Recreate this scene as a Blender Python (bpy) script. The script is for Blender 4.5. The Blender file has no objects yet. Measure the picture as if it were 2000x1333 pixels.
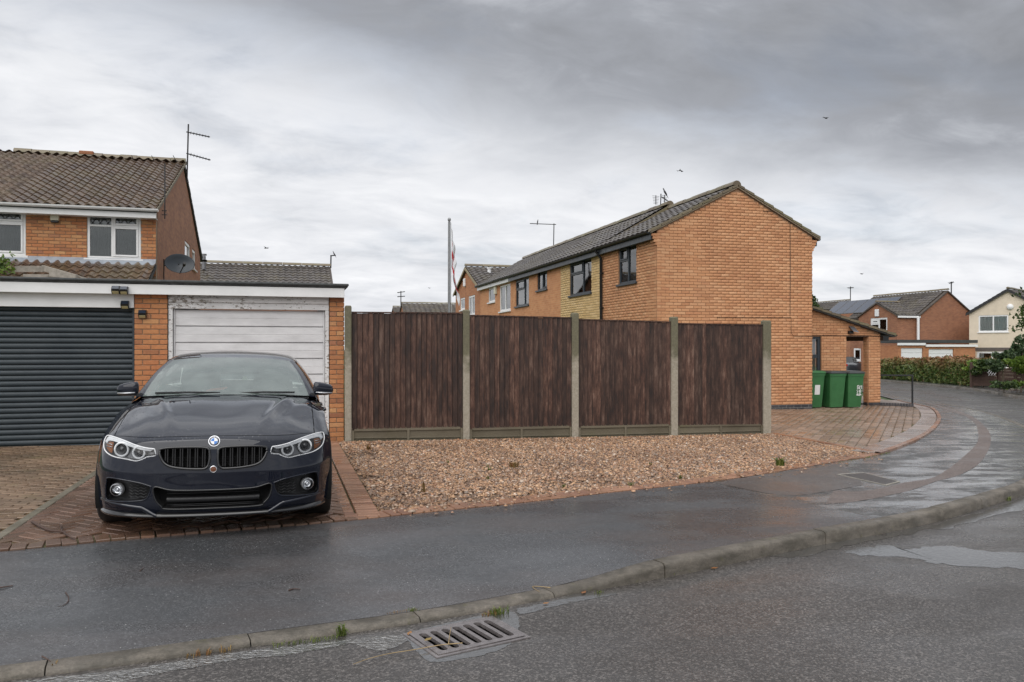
import bpy, bmesh, math, random
import numpy as np
from mathutils import Vector, Matrix
from mathutils.bvhtree import BVHTree

random.seed(7)
rng = np.random.default_rng(11)
R = math.radians
SC = bpy.context.scene
COL = SC.collection

# ------------------------------------------------------------------ camera
F = 1560.0                      # focal length in pixels of the 2000 px wide photograph
TH = R(15.97)                   # the houses are turned this far from the view direction
CS, SN = math.cos(TH), math.sin(TH)
CH = 1.45                       # eye height above the ground by the garage
cam = bpy.data.cameras.new('camera')
cam.sensor_width = 36.0
cam.lens = 36.0 * F / 2000.0
cam.shift_y = 13.5 / 2000.0
cam.clip_start = 0.05
cam.clip_end = 4000
camo = bpy.data.objects.new('camera', cam)
COL.objects.link(camo)
camo.location = (0, 0, CH)
camo.rotation_euler = (R(90), 0, -TH)
SC.camera = camo

# ------------------------------------------------------------------ sky and light
SUN_EL, SUN_AZ = R(52), R(212)      # behind the camera's right shoulder, veiled
world = bpy.data.worlds.new('World')
SC.world = world
world.use_nodes = True
wt = world.node_tree
wt.nodes.clear()
def wn(t, **k):
    n = wt.nodes.new(t)
    for a, b in k.items():
        setattr(n, a, b)
    return n
def wmath(op, a, b=None):
    n = wn('ShaderNodeMath', operation=op)
    for i, x in enumerate((a, b)):
        if x is None: continue
        if isinstance(x, (int, float)): n.inputs[i].default_value = x
        else: wt.links.new(x, n.inputs[i])
    return n.outputs[0]
tc = wn('ShaderNodeTexCoord')
sep = wn('ShaderNodeSeparateXYZ')
wt.links.new(tc.outputs['Generated'], sep.inputs[0])
zc = wmath('ADD', wmath('MAXIMUM', sep.outputs[2], 0.0), 0.17)
cmb = wn('ShaderNodeCombineXYZ')
wt.links.new(wmath('DIVIDE', sep.outputs[0], zc), cmb.inputs[0])
wt.links.new(wmath('DIVIDE', sep.outputs[1], zc), cmb.inputs[1])
def wnoise(scale, detail, rough, off, dist=0.0, sx=1.0, sy=1.0):
    mp = wn('ShaderNodeMapping')
    mp.inputs['Location'].default_value = off
    mp.inputs['Rotation'].default_value = (0, 0, -0.55)
    mp.inputs['Scale'].default_value = (sx, sy, 1)
    wt.links.new(cmb.outputs[0], mp.inputs[0])
    n = wn('ShaderNodeTexNoise')
    n.inputs['Scale'].default_value = scale
    n.inputs['Detail'].default_value = detail
    n.inputs['Roughness'].default_value = rough
    n.inputs['Distortion'].default_value = dist
    wt.links.new(mp.outputs[0], n.inputs['Vector'])
    return n.outputs['Fac']
big = wnoise(0.5, 2.0, 0.5, (3.1, 7.7, 0.0), 0.3)
mid = wnoise(1.25, 6.0, 0.56, (1.3, 4.2, 2.0), 0.35, 1.0, 1.15)
fine = wnoise(3.6, 8.0, 0.6, (8.3, 2.2, 5.0), 0.5, 0.9, 1.3)
# a ragged bank of rain cloud stands over a paler band of sky
dotn = wn('ShaderNodeVectorMath', operation='DOT_PRODUCT')
wt.links.new(tc.outputs['Generated'], dotn.inputs[0])
dotn.inputs[1].default_value = (0.20, 0.0, 1.0)
edge = wmath('ADD', dotn.outputs['Value'], wmath('ADD', wmath('MULTIPLY', wmath('SUBTRACT', mid, 0.5), 0.34), wmath('MULTIPLY', wmath('SUBTRACT', fine, 0.5), 0.10)))
def wrange(v, a, b, c, d):
    n = wn('ShaderNodeMapRange'); n.interpolation_type = 'SMOOTHSTEP'
    wt.links.new(v, n.inputs[0])
    for k, x in enumerate((a, b, c, d)): n.inputs[k + 1].default_value = x
    return n.outputs[0]
bank = wmath('MULTIPLY', wrange(edge, 0.25, 0.41, 0.0, 1.0), wrange(sep.outputs[2], 0.38, 0.58, 1.0, 0.12))
val = wmath('ADD', wmath('ADD', wmath('MULTIPLY', wmath('SUBTRACT', mid, 0.5), 0.85), wmath('MULTIPLY', wmath('SUBTRACT', fine, 0.5), 0.60)),
            wmath('ADD', wmath('MULTIPLY', wmath('SUBTRACT', big, 0.5), 0.35), wmath('SUBTRACT', 0.74, wmath('MULTIPLY', bank, 0.50))))
ramp = wn('ShaderNodeValToRGB')
wt.links.new(val, ramp.inputs[0])
cr = ramp.color_ramp
cr.elements[0].position, cr.elements[0].color = 0.02, (0.235, 0.243, 0.262, 1)
cr.elements[1].position, cr.elements[1].color = 1.0, (0.93, 0.935, 0.955, 1)
for p, c in ((0.30, (0.345, 0.36, 0.395)), (0.50, (0.52, 0.54, 0.58)), (0.72, (0.73, 0.745, 0.78))):
    e = cr.elements.new(p); e.color = (*c, 1)
cloud = wn('ShaderNodeBackground')
wt.links.new(ramp.outputs[0], cloud.inputs[0])
cloud.inputs[1].default_value = 0.66
sky = wn('ShaderNodeTexSky', sky_type='NISHITA', sun_disc=False)
sky.sun_elevation, sky.sun_rotation = SUN_EL, SUN_AZ
clear = wn('ShaderNodeBackground')
wt.links.new(sky.outputs[0], clear.inputs[0])
clear.inputs[1].default_value = 0.09
gap = wn('ShaderNodeMapRange')                     # a few thin places let the blue through
gap.inputs[1].default_value, gap.inputs[2].default_value = 0.30, 0.48
gap.inputs[3].default_value, gap.inputs[4].default_value = 0.86, 1.0
wt.links.new(mid, gap.inputs[0])
ms = wn('ShaderNodeMixShader')
wt.links.new(gap.outputs[0], ms.inputs[0])
wt.links.new(clear.outputs[0], ms.inputs[1])
wt.links.new(cloud.outputs[0], ms.inputs[2])
wo = wn('ShaderNodeOutputWorld')
wt.links.new(ms.outputs[0], wo.inputs[0])

sun = bpy.data.lights.new('sun', 'SUN')
sun.energy = 1.5
sun.angle = R(75)
sun.color = (1.0, 0.98, 0.95)
suno = bpy.data.objects.new('sun', sun)
COL.objects.link(suno)
sd = Vector((math.sin(SUN_AZ) * math.cos(SUN_EL), math.cos(SUN_AZ) * math.cos(SUN_EL), math.sin(SUN_EL)))
suno.rotation_euler = (-sd).to_track_quat('-Z', 'Y').to_euler()

SC.view_settings.view_transform = 'Standard'
SC.view_settings.look = 'None'
SC.view_settings.gamma = 1.0
SC.view_settings.exposure = 0.72
SC.view_settings.use_curve_mapping = False
SC.render.engine = 'CYCLES'
SC.cycles.use_denoising = True
SC.cycles.max_bounces = 6
SC.cycles.diffuse_bounces = 3
SC.cycles.glossy_bounces = 3
SC.cycles.transmission_bounces = 4
SC.cycles.transparent_max_bounces = 8

# ------------------------------------------------------------------ layout: world X runs along the house fronts, Y away from the camera
SLOPE = 0.0135
def g(u):                        # the street falls gently to the right
    return -SLOPE * (u - 1.0)
def PV(px, py, v):               # survey a point on the plane y = v
    a = (px - 1000) / F
    Z = v / (CS - SN * a)
    return (CS * a + SN) * Z, CH + (680 - py) / F * Z
def PU(px, py, u):               # on the plane x = u
    a = (px - 1000) / F
    Z = u / (CS * a + SN)
    return (CS - SN * a) * Z, CH + (680 - py) / F * Z
def PG(px, py, dz=0.0):          # on the ground
    a, b = (px - 1000) / F, (680 - py) / F
    Z = 10.0
    for _ in range(60):
        u = (CS * a + SN) * Z
        Z = (g(u) + dz - CH) / b
    return (CS * a + SN) * Z, (CS - SN * a) * Z

# ------------------------------------------------------------------ mesh helpers
class MB:
    def __init__(s):
        s.v, s.f = [], []
    def add(s, vs, fs):
        n = len(s.v)
        s.v += [tuple(p) for p in vs]
        s.f += [tuple(i + n for i in q) for q in fs]
        return s
    def box(s, x0, x1, y0, y1, z0, z1):
        return s.add([(x0, y0, z0), (x1, y0, z0), (x1, y1, z0), (x0, y1, z0), (x0, y0, z1), (x1, y0, z1), (x1, y1, z1), (x0, y1, z1)],
                     [(0, 3, 2, 1), (4, 5, 6, 7), (0, 1, 5, 4), (1, 2, 6, 5), (2, 3, 7, 6), (3, 0, 4, 7)])
    def cbox(s, x0, x1, y0, y1, z0, z1, c=0.004):      # chamfered box, 44 triangles
        X, Y, Z = (x0, x1), (y0, y1), (z0, z1)
        vs, idx = [], {}
        for i in (0, 1):
            for j in (0, 1):
                for k in (0, 1):
                    p = (X[i], Y[j], Z[k])
                    d = [c if q == 0 else -c for q in (i, j, k)]
                    for ax in range(3):
                        q = [p[t] + (d[t] if t != ax else 0) for t in range(3)]
                        idx[(i, j, k, ax)] = len(vs); vs.append(q)
        fs = []
        for ax in range(3):
            o = [t for t in range(3) if t != ax]
            for e in (0, 1):
                q = []
                for a, b in ((0, 0), (1, 0), (1, 1), (0, 1)):
                    k = [0, 0, 0]; k[ax] = e; k[o[0]] = a; k[o[1]] = b
                    q.append(idx[(*k, ax)])
                fs.append(q)
            for a in (0, 1):
                for b in (0, 1):
                    k0, k1 = [0, 0, 0], [0, 0, 0]
                    for k, e in ((k0, 0), (k1, 1)):
                        k[ax] = e; k[o[0]] = a; k[o[1]] = b
                    fs.append([idx[(*k0, o[0])], idx[(*k1, o[0])], idx[(*k1, o[1])], idx[(*k0, o[1])]])
        for i in (0, 1):
            for j in (0, 1):
                for k in (0, 1):
                    fs.append([idx[(i, j, k, 0)], idx[(i, j, k, 1)], idx[(i, j, k, 2)]])
        return s.add(vs, fs)
    def prism(s, pts, vec):          # polygon pts (3D) pushed along vec
        n = len(pts); vec = Vector(vec)
        vs = [Vector(p) for p in pts] + [Vector(p) + vec for p in pts]
        fs = [tuple(range(n)), tuple(range(2 * n - 1, n - 1, -1))]
        fs += [(i, (i + 1) % n, (i + 1) % n + n, i + n) for i in range(n)]
        return s.add(vs, fs)
    def tube(s, path, r, n=8, cap=True):
        path = [Vector(p) for p in path]
        rr = r if isinstance(r, (list, tuple)) else [r] * len(path)
        vs, fs = [], []
        up = Vector((0.13, 0.27, 0.95))
        for i, p in enumerate(path):
            t = (path[min(i + 1, len(path) - 1)] - path[max(i - 1, 0)]).normalized()
            a = t.cross(up)
            if a.length < 1e-3: a = t.cross(Vector((1, 0, 0)))
            a.normalize(); b = t.cross(a)
            for k in range(n):
                q = 2 * math.pi * k / n
                vs.append(p + (a * math.cos(q) + b * math.sin(q)) * rr[i])
        for i in range(len(path) - 1):
            for k in range(n):
                fs.append((i * n + k, i * n + (k + 1) % n, (i + 1) * n + (k + 1) % n, (i + 1) * n + k))
        if cap:
            fs.append(tuple(range(n))); fs.append(tuple(range(len(path) * n - 1, (len(path) - 1) * n - 1, -1)))
        return s.add(vs, fs)
    def lathe(s, prof, M=Matrix.Identity(4), n=24):    # profile of (radius, height) about local z
        vs, fs = [], []
        for r, z in prof:
            for k in range(n):
                q = 2 * math.pi * k / n
                vs.append(M @ Vector((r * math.cos(q), r * math.sin(q), z)))
        for i in range(len(prof) - 1):
            for k in range(n):
                fs.append((i * n + k, i * n + (k + 1) % n, (i + 1) * n + (k + 1) % n, (i + 1) * n + k))
        return s.add(vs, fs)
    def grid(s, P, closed=False):      # P[i][j] points
        ni, nj = len(P), len(P[0])
        vs = [p for row in P for p in row]
        fs = [(i * nj + j, i * nj + j + 1, (i + 1) * nj + j + 1, (i + 1) * nj + j) for i in range(ni - 1) for j in range(nj - 1)]
        return s.add(vs, fs)
    def mesh(s, name, smooth=False):
        me = bpy.data.meshes.new(name)
        me.from_pydata(s.v, [], s.f)
        bm = bmesh.new(); bm.from_mesh(me)
        bmesh.ops.recalc_face_normals(bm, faces=bm.faces)
        bm.to_mesh(me); bm.free()
        if smooth:
            me.polygons.foreach_set('use_smooth', [True] * len(me.polygons))
        return me
    def build(s, name, mat, parent=None, smooth=False, local=False, angle=None):
        me = s.mesh(name, smooth)
        if angle is not None:
            me.polygons.foreach_set('use_smooth', [True] * len(me.polygons))
            try: me.set_sharp_from_angle(angle=R(angle))
            except Exception: pass
        return obj(name, me, mat, parent, local)

def attach(o, parent, local=False):
    if parent is not None:
        o.parent = parent
        if not local:                          # mesh in world coordinates, root moved to the thing's base
            off = Vector(parent.get('_loc', (0, 0, 0)))
            o.matrix_parent_inverse = Matrix.Translation(-off)
    return o
def obj(name, me, mat, parent=None, local=False, kind=None):
    o = bpy.data.objects.new(name, me)
    COL.objects.link(o)
    if mat is not None:
        if not me.materials: me.materials.append(mat)
    attach(o, parent, local)
    if kind: o['kind'] = kind
    return o
def tag(o, label, cat, group=None):
    o['label'] = label; o['category'] = cat
    if group: o['group'] = group
    return o
def thing(name, label, cat, loc=(0, 0, 0), group=None):
    o = bpy.data.objects.new(name, None)
    COL.objects.link(o)
    o.empty_display_size = 0.2
    o.location = loc
    o['_loc'] = list(loc)
    return tag(o, label, cat, group)
def struct(name, loc=(0, 0, 0)):
    o = bpy.data.objects.new(name, None)
    COL.objects.link(o)
    o.location = loc; o['_loc'] = list(loc); o['kind'] = 'structure'
    return o

CAMP = np.array((0.0, 0.0, CH))
def emit(parent, name, proto, mats, mat, limit=300, rest='brickwork', key=None, smooth=False):
    """alike pieces: the ones that show largest are objects that share one mesh, the others join into one part"""
    if not mats: return
    me = proto.mesh(name, smooth)
    me.materials.append(mat)
    order = sorted(range(len(mats)), key=key if key else (lambda i: (Vector(mats[i].translation) - Vector(CAMP)).length))
    pin = None
    for i in order[:limit]:
        o = bpy.data.objects.new(name, me)
        COL.objects.link(o)
        if parent is not None:
            attach(o, parent)
        o.matrix_basis = mats[i]
    if len(order) > limit:
        n0 = len(me.vertices)
        co = np.array([v.co[:] for v in me.vertices]); co = np.c_[co, np.ones(n0)]
        MM = np.array([mats[i] for i in order[limit:]])
        V = np.einsum('kij,nj->kni', MM, co)[:, :, :3].reshape(-1, 3)
        fs = [tuple(p.vertices) for p in me.polygons]
        base = np.arange(len(MM)) * n0
        loops = np.array([x for f in fs for x in f]); lt = np.array([len(f) for f in fs])
        L = (base[:, None] + loops[None, :]).reshape(-1)
        T = np.tile(lt, len(MM))
        o = obj(rest, fastmesh(rest, V, L, T, smooth), mat, parent)
        o['kind'] = 'stuff'
def fastmesh(name, V, L, T, smooth=False):
    me = bpy.data.meshes.new(name)
    me.vertices.add(len(V)); me.vertices.foreach_set('co', np.asarray(V, np.float32).reshape(-1))
    me.loops.add(len(L)); me.loops.foreach_set('vertex_index', np.asarray(L, np.int32))
    me.polygons.add(len(T))
    st = np.concatenate(([0], np.cumsum(T)[:-1])).astype(np.int32)
    me.polygons.foreach_set('loop_start', st)
    me.update(calc_edges=True)
    if smooth: me.polygons.foreach_set('use_smooth', np.ones(len(T), bool))
    return me
def inside(p, poly):
    x, y = p; c = False; n = len(poly)
    for i in range(n):
        x0, y0 = poly[i]; x1, y1 = poly[i - 1]
        if (y0 > y) != (y1 > y) and x < (x1 - x0) * (y - y0) / (y1 - y0) + x0: c = not c
    return c
def spline(pts, n):              # Catmull-Rom through the points
    P = [Vector(p) for p in pts]
    P = [P[0] * 2 - P[1]] + P + [P[-1] * 2 - P[-2]]
    out = []
    m = len(P) - 3
    for k in range(n):
        t = k / (n - 1) * m
        i = min(int(t), m - 1); t -= i
        a, b, c, d = P[i:i + 4]
        out.append(0.5 * ((2 * b) + (c - a) * t + (2 * a - 5 * b + 4 * c - d) * t * t + (3 * b - a - 3 * c + d) * t ** 3))
    return out
def resample(pts, step):
    P = [Vector(p) for p in pts]
    out, acc = [P[0]], 0.0
    for a, b in zip(P, P[1:]):
        L = (b - a).length
        if L < 1e-9: continue
        d = step - acc
        while d <= L:
            out.append(a + (b - a) * (d / L)); d += step
        acc = L - (d - step)
    return out
def plate(outer, holes, z0, z1):       # flat plate with holes, in local XY
    cu = bpy.data.curves.new('plate_outline', 'CURVE')
    cu.dimensions = '2D'; cu.fill_mode = 'BOTH'
    for lp in [outer] + list(holes):
        sp = cu.splines.new('POLY'); sp.points.add(len(lp) - 1)
        for q, p in zip(sp.points, lp): q.co = (p[0], p[1], 0, 1)
        sp.use_cyclic_u = True
    cu.extrude = (z1 - z0) / 2
    o = bpy.data.objects.new('plate_outline', cu)
    COL.objects.link(o)
    me = bpy.data.meshes.new_from_object(o)
    bpy.data.objects.remove(o); bpy.data.curves.remove(cu)
    me.transform(Matrix.Translation((0, 0, (z0 + z1) / 2)))
    return me

# ------------------------------------------------------------------ materials
class NT:
    def __init__(s, name):
        s.m = bpy.data.materials.new(name)
        s.m.use_nodes = True
        s.t = s.m.node_tree
        s.b = s.t.nodes['Principled BSDF']
        s.out = s.t.nodes['Material Output']
        s._pos = None
    def n(s, t, **k):
        x = s.t.nodes.new(t)
        for a, b in k.items(): setattr(x, a, b)
        return x
    def l(s, a, b): s.t.links.new(a, b)
    def set(s, inp, v):
        i = s.b.inputs[inp]
        if hasattr(v, 'is_linked') or hasattr(v, 'node'): s.l(v, i)
        else: i.default_value = (*v, 1) if isinstance(v, (tuple, list)) and len(v) == 3 else v
    def pos(s):
        if s._pos is None: s._pos = s.n('ShaderNodeNewGeometry').outputs['Position']
        return s._pos
    def math(s, op, a, b=None, clamp=False):
        n = s.n('ShaderNodeMath', operation=op); n.use_clamp = clamp
        for i, x in enumerate((a, b)):
            if x is None: continue
            if isinstance(x, (int, float)): n.inputs[i].default_value = x
            else: s.l(x, n.inputs[i])
        return n.outputs[0]
    def noise(s, scale, detail=4, rough=0.55, stretch=None, off=None, dist=0.0, vec=None):
        v = vec or s.pos()
        if stretch or off is not None:
            mp = s.n('ShaderNodeMapping')
            if stretch: mp.inputs['Scale'].default_value = stretch
            s.l(v, mp.inputs[0])
            if off is not None:
                if isinstance(off, (tuple, list)): mp.inputs['Location'].default_value = off
                else: s.l(off, mp.inputs['Location'])
            v = mp.outputs[0]
        n = s.n('ShaderNodeTexNoise')
        n.inputs['Scale'].default_value = scale; n.inputs['Detail'].default_value = detail
        n.inputs['Roughness'].default_value = rough; n.inputs['Distortion'].default_value = dist
        s.l(v, n.inputs['Vector'])
        return n.outputs['Fac']
    def vor(s, scale, feature='F1', out='Distance', vec=None, rnd=1.0):
        n = s.n('ShaderNodeTexVoronoi', feature=feature)
        n.inputs['Scale'].default_value = scale
        n.inputs['Randomness'].default_value = rnd
        s.l(vec or s.pos(), n.inputs['Vector'])
        return n.outputs[out]
    def ramp(s, fac, stops, const=False):
        n = s.n('ShaderNodeValToRGB')
        cr = n.color_ramp
        if const: cr.interpolation = 'CONSTANT'
        while len(cr.elements) < len(stops): cr.elements.new(0.5)
        for e, (p, c) in zip(cr.elements, stops):
            e.position = p; e.color = (*c, 1) if isinstance(c, (tuple, list)) else (c, c, c, 1)
        s.l(fac, n.inputs[0])
        return n.outputs[0]
    def rng(s, v, a, b, c, d, smooth=False):
        n = s.n('ShaderNodeMapRange')
        if smooth: n.interpolation_type = 'SMOOTHSTEP'
        s.l(v, n.inputs[0])
        for i, x in enumerate((a, b, c, d)): n.inputs[i + 1].default_value = x
        return n.outputs[0]
    def mix(s, fac, a, b, blend='MIX'):
        n = s.n('ShaderNodeMix', data_type='RGBA', blend_type=blend)
        for i, x in ((0, fac), (6, a), (7, b)):
            if isinstance(x, (int, float)) : n.inputs[i].default_value = x
            elif isinstance(x, tuple): n.inputs[i].default_value = (*x, 1)
            else: s.l(x, n.inputs[i])
        return n.outputs[2]
    def piece(s):                     # one random number for each piece, object or island
        a = s.n('ShaderNodeObjectInfo').outputs['Random']
        b = s.n('ShaderNodeNewGeometry').outputs['Random Per Island']
        return s.math('FRACT', s.math('ADD', a, s.math('MULTIPLY', b, 7.31)))
    def bump(s, h, strength=0.3, dist=0.01, normal=None):
        n = s.n('ShaderNodeBump')
        n.inputs['Strength'].default_value = strength; n.inputs['Distance'].default_value = dist
        s.l(h, n.inputs['Height'])
        if normal: s.l(normal, n.inputs['Normal'])
        s.l(n.outputs[0], s.b.inputs['Normal'])
        return n.outputs[0]

def simple(name, col, rough=0.5, var=0.12, scale=9.0, bump=0.0, bscale=60.0, metal=0.0, coat=0.0, spec=0.5, dirt=0.0):
    t = NT(name)
    d = tuple(max(0, c * (1 - var)) for c in col); l = tuple(min(1, c * (1 + var)) for c in col)
    c = t.ramp(t.noise(scale, 5), [(0.3, d), (0.7, l)])
    if dirt:
        c = t.mix(t.rng(t.noise(2.3, 6, 0.65), 0.45, 0.75, 0, dirt), c, (0.06, 0.055, 0.04))
    t.set('Base Color', c)
    t.set('Roughness', t.rng(t.noise(scale * 2.2, 3), 0.3, 0.7, rough * 0.85, min(1, rough * 1.12)))
    t.set('Metallic', metal); t.set('Coat Weight', coat); t.set('Specular IOR Level', spec)
    if bump: t.bump(t.noise(bscale, 5), bump, 0.004)
    return t.m

def brick_mat(name, stops, mottled=0.35, stain=0.25, rough=0.82):
    t = NT(name)
    p = t.piece()
    c = t.ramp(p, stops)
    c = t.mix(mottled, c, t.ramp(t.noise(34, 6, 0.7), [(0.28, (0.28, 0.12, 0.07)), (0.5, (0.5, 0.45, 0.42)), (0.75, (0.92, 0.8, 0.62))]), 'OVERLAY')
    c = t.mix(t.rng(t.noise(0.9, 5, 0.6), 0.48, 0.8, 0, stain), c, (0.16, 0.085, 0.05))
    t.set('Base Color', c)
    t.set('Roughness', rough)
    t.bump(t.noise(190, 5, 0.7), 0.35, 0.003)
    return t.m
M = {}
M['brick_red'] = brick_mat('brick_red', [(0.0, (0.29, 0.125, 0.065)), (0.25, (0.43, 0.19, 0.08)), (0.5, (0.49, 0.225, 0.095)), (0.72, (0.45, 0.18, 0.075)), (0.88, (0.55, 0.30, 0.135)), (1.0, (0.35, 0.155, 0.085))], 0.35, 0.2)
M['brick_orange'] = brick_mat('brick_orange', [(0.0, (0.50, 0.24, 0.118)), (0.3, (0.57, 0.285, 0.14)), (0.6, (0.60, 0.31, 0.158)), (0.85, (0.64, 0.355, 0.19)), (1.0, (0.53, 0.25, 0.125))], 0.15, 0.22)
M['brick_cream'] = brick_mat('brick_cream', [(0.0, (0.60, 0.42, 0.19)), (0.5, (0.68, 0.49, 0.24)), (1.0, (0.74, 0.55, 0.29))], 0.2, 0.12)
M['brick_blue'] = brick_mat('brick_blue', [(0.0, (0.03, 0.032, 0.038)), (0.5, (0.045, 0.047, 0.055)), (1.0, (0.07, 0.068, 0.072))], 0.2, 0.1, 0.45)
M['mortar'] = simple('mortar', (0.30, 0.22, 0.155), 0.95, 0.2, 25, 0.3, 200)
M['mortar_dark'] = simple('mortar_dark', (0.37, 0.215, 0.125), 0.95, 0.2, 25, 0.3, 200)
M['mortar_grey'] = simple('mortar_grey', (0.33, 0.32, 0.30), 0.95, 0.2, 25)

def far_brick(name, c1, c2, mort, bw=0.225, bh=0.075, flip=1.0):
    t = NT(name)
    sp = t.n('ShaderNodeSeparateXYZ'); t.l(t.pos(), sp.inputs[0])
    cb = t.n('ShaderNodeCombineXYZ')
    t.l(t.math('ADD', sp.outputs[0], t.math('MULTIPLY', sp.outputs[1], flip)), cb.inputs[0]); t.l(sp.outputs[2], cb.inputs[1])
    b = t.n('ShaderNodeTexBrick')
    t.l(cb.outputs[0], b.inputs['Vector'])
    b.inputs['Color1'].default_value = (*c1, 1); b.inputs['Color2'].default_value = (*c2, 1); b.inputs['Mortar'].default_value = (*mort, 1)
    b.inputs['Scale'].default_value = 1.0
    b.inputs['Mortar Size'].default_value = 0.006
    b.inputs['Brick Width'].default_value = bw; b.inputs['Row Height'].default_value = bh
    c = t.mix(0.3, b.outputs['Color'], t.ramp(t.noise(1.7, 6, 0.65), [(0.3, (0.3, 0.28, 0.27)), (0.7, (0.72, 0.68, 0.62))]), 'OVERLAY')
    t.set('Base Color', c); t.set('Roughness', 0.85)
    t.bump(b.outputs['Fac'], -0.4, 0.01)
    return t.m
M['far_brick'] = far_brick('far_brick', (0.36, 0.155, 0.08), (0.27, 0.11, 0.06), (0.27, 0.2, 0.15))
M['far_brick_pale'] = far_brick('far_brick_pale', (0.50, 0.22, 0.10), (0.40, 0.155, 0.07), (0.33, 0.22, 0.14))
M['side_brick'] = far_brick('side_brick', (0.42, 0.205, 0.12), (0.31, 0.145, 0.095), (0.30, 0.20, 0.14))

def tile_mat(name, a, b, moss):
    t = NT(name)
    c = t.ramp(t.piece(), [(0, a), (0.5, tuple((x + y) / 2 for x, y in zip(a, b))), (1, b)])
    c = t.mix(t.rng(t.noise(1.1, 7, 0.7), 0.46, 0.72, 0, 0.75), c, moss)
    c = t.mix(t.rng(t.noise(28, 4, 0.7), 0.58, 0.75, 0, 0.5), c, (0.22, 0.21, 0.17))
    t.set('Base Color', c)
    t.set('Roughness', t.rng(t.noise(5, 4), 0.3, 0.7, 0.20, 0.5))
    t.bump(t.noise(120, 4), 0.35, 0.004)
    return t.m
M['tile_brown'] = tile_mat('tile_brown', (0.072, 0.046, 0.033), (0.14, 0.093, 0.063), (0.13, 0.105, 0.05))
M['tile_grey'] = tile_mat('tile_grey', (0.055, 0.046, 0.042), (0.10, 0.085, 0.075), (0.12, 0.10, 0.055))
M['tile_mossy'] = tile_mat('tile_mossy', (0.13, 0.10, 0.065), (0.20, 0.16, 0.10), (0.17, 0.165, 0.06))
M['white'] = simple('white_upvc', (0.80, 0.80, 0.79), 0.35, 0.03, 4, dirt=0.10)
M['white_far'] = simple('white_far', (0.80, 0.80, 0.80), 0.4, 0.02, 4)
M['anthracite'] = simple('anthracite', (0.032, 0.041, 0.05), 0.38, 0.12, 5)
M['black'] = simple('black_plastic', (0.012, 0.012, 0.013), 0.4, 0.2, 20)
M['felt'] = simple('roof_felt', (0.055, 0.058, 0.058), 0.7, 0.3, 14, 0.5, 90)
M['lead'] = simple('lead_flashing', (0.30, 0.33, 0.37), 0.45, 0.2, 6, 0.2, 30)
M['metal'] = simple('grey_metal', (0.22, 0.22, 0.23), 0.45, 0.15, 12, metal=0.6)
M['dark_metal'] = simple('dark_metal', (0.04, 0.04, 0.042), 0.5, 0.2, 12, metal=0.4)
M['pole'] = simple('pole_metal', (0.26, 0.265, 0.27), 0.4, 0.1, 5, metal=0.5)
M['concrete'] = simple('concrete', (0.30, 0.28, 0.245), 0.88, 0.22, 8, 0.5, 120)
M['cream_render'] = simple('cream_render', (0.72, 0.62, 0.49), 0.9, 0.05, 3, 0.25, 150, dirt=0.08)
M['cream_box'] = simple('cream_box', (0.66, 0.64, 0.50), 0.5, 0.04, 6)
M['curtain'] = simple('curtain', (0.72, 0.74, 0.74), 0.9, 0.1, 20)
M['blind'] = simple('blind', (0.05, 0.062, 0.052), 0.7, 0.1, 20)
M['rail'] = simple('rail_black', (0.015, 0.016, 0.018), 0.42, 0.2, 20)

def glass_mat(name, tint=(0.42, 0.45, 0.45), refl=0.04, alpha=0.55):
    t = NT(name)
    gl = t.n('ShaderNodeBsdfGlossy'); gl.inputs['Roughness'].default_value = 0.02
    tr = t.n('ShaderNodeBsdfTransparent'); tr.inputs[0].default_value = (*[0.45 + x for x in tint], 1)
    fr = t.n('ShaderNodeFresnel'); fr.inputs[0].default_value = 1.5
    f = t.math('ADD', t.math('MULTIPLY', fr.outputs[0], 1.7), refl - 0.03, True)
    mx = t.n('ShaderNodeMixShader'); t.l(f, mx.inputs[0]); t.l(tr.outputs[0], mx.inputs[1]); t.l(gl.outputs[0], mx.inputs[2])
    bm = t.n('ShaderNodeBump'); bm.inputs['Strength'].default_value = 0.05; bm.inputs['Distance'].default_value = 0.02
    t.l(t.noise(1.3, 2), bm.inputs['Height']); t.l(bm.outputs[0], gl.inputs['Normal'])
    t.l(mx.outputs[0], t.out.inputs[0])
    return t.m
M['glass'] = glass_mat('window_glass')
M['room'] = simple('dark_room', (0.035, 0.035, 0.035), 0.9, 0.2, 3)

# proto pieces
BRICK = MB().cbox(-0.1075, 0.1075, -0.006, 0.008, -0.0325, 0.0325, 0.004)      # face towards -y
def tile_proto(w=0.23, gauge=0.32, amp=0.020, seg=8):
    m = MB(); up, lo, lip = [], [], []
    for k in range(seg + 1):
        x = w * k / seg
        z = amp * math.sin(2 * math.pi * k / seg + 0.6)
        up.append((x, gauge + 0.03, z + 0.004)); lo.append((x, 0, z + 0.030)); lip.append((x, 0.002, z + 0.002))
    m.grid([lip, lo, up])
    return m
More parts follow.
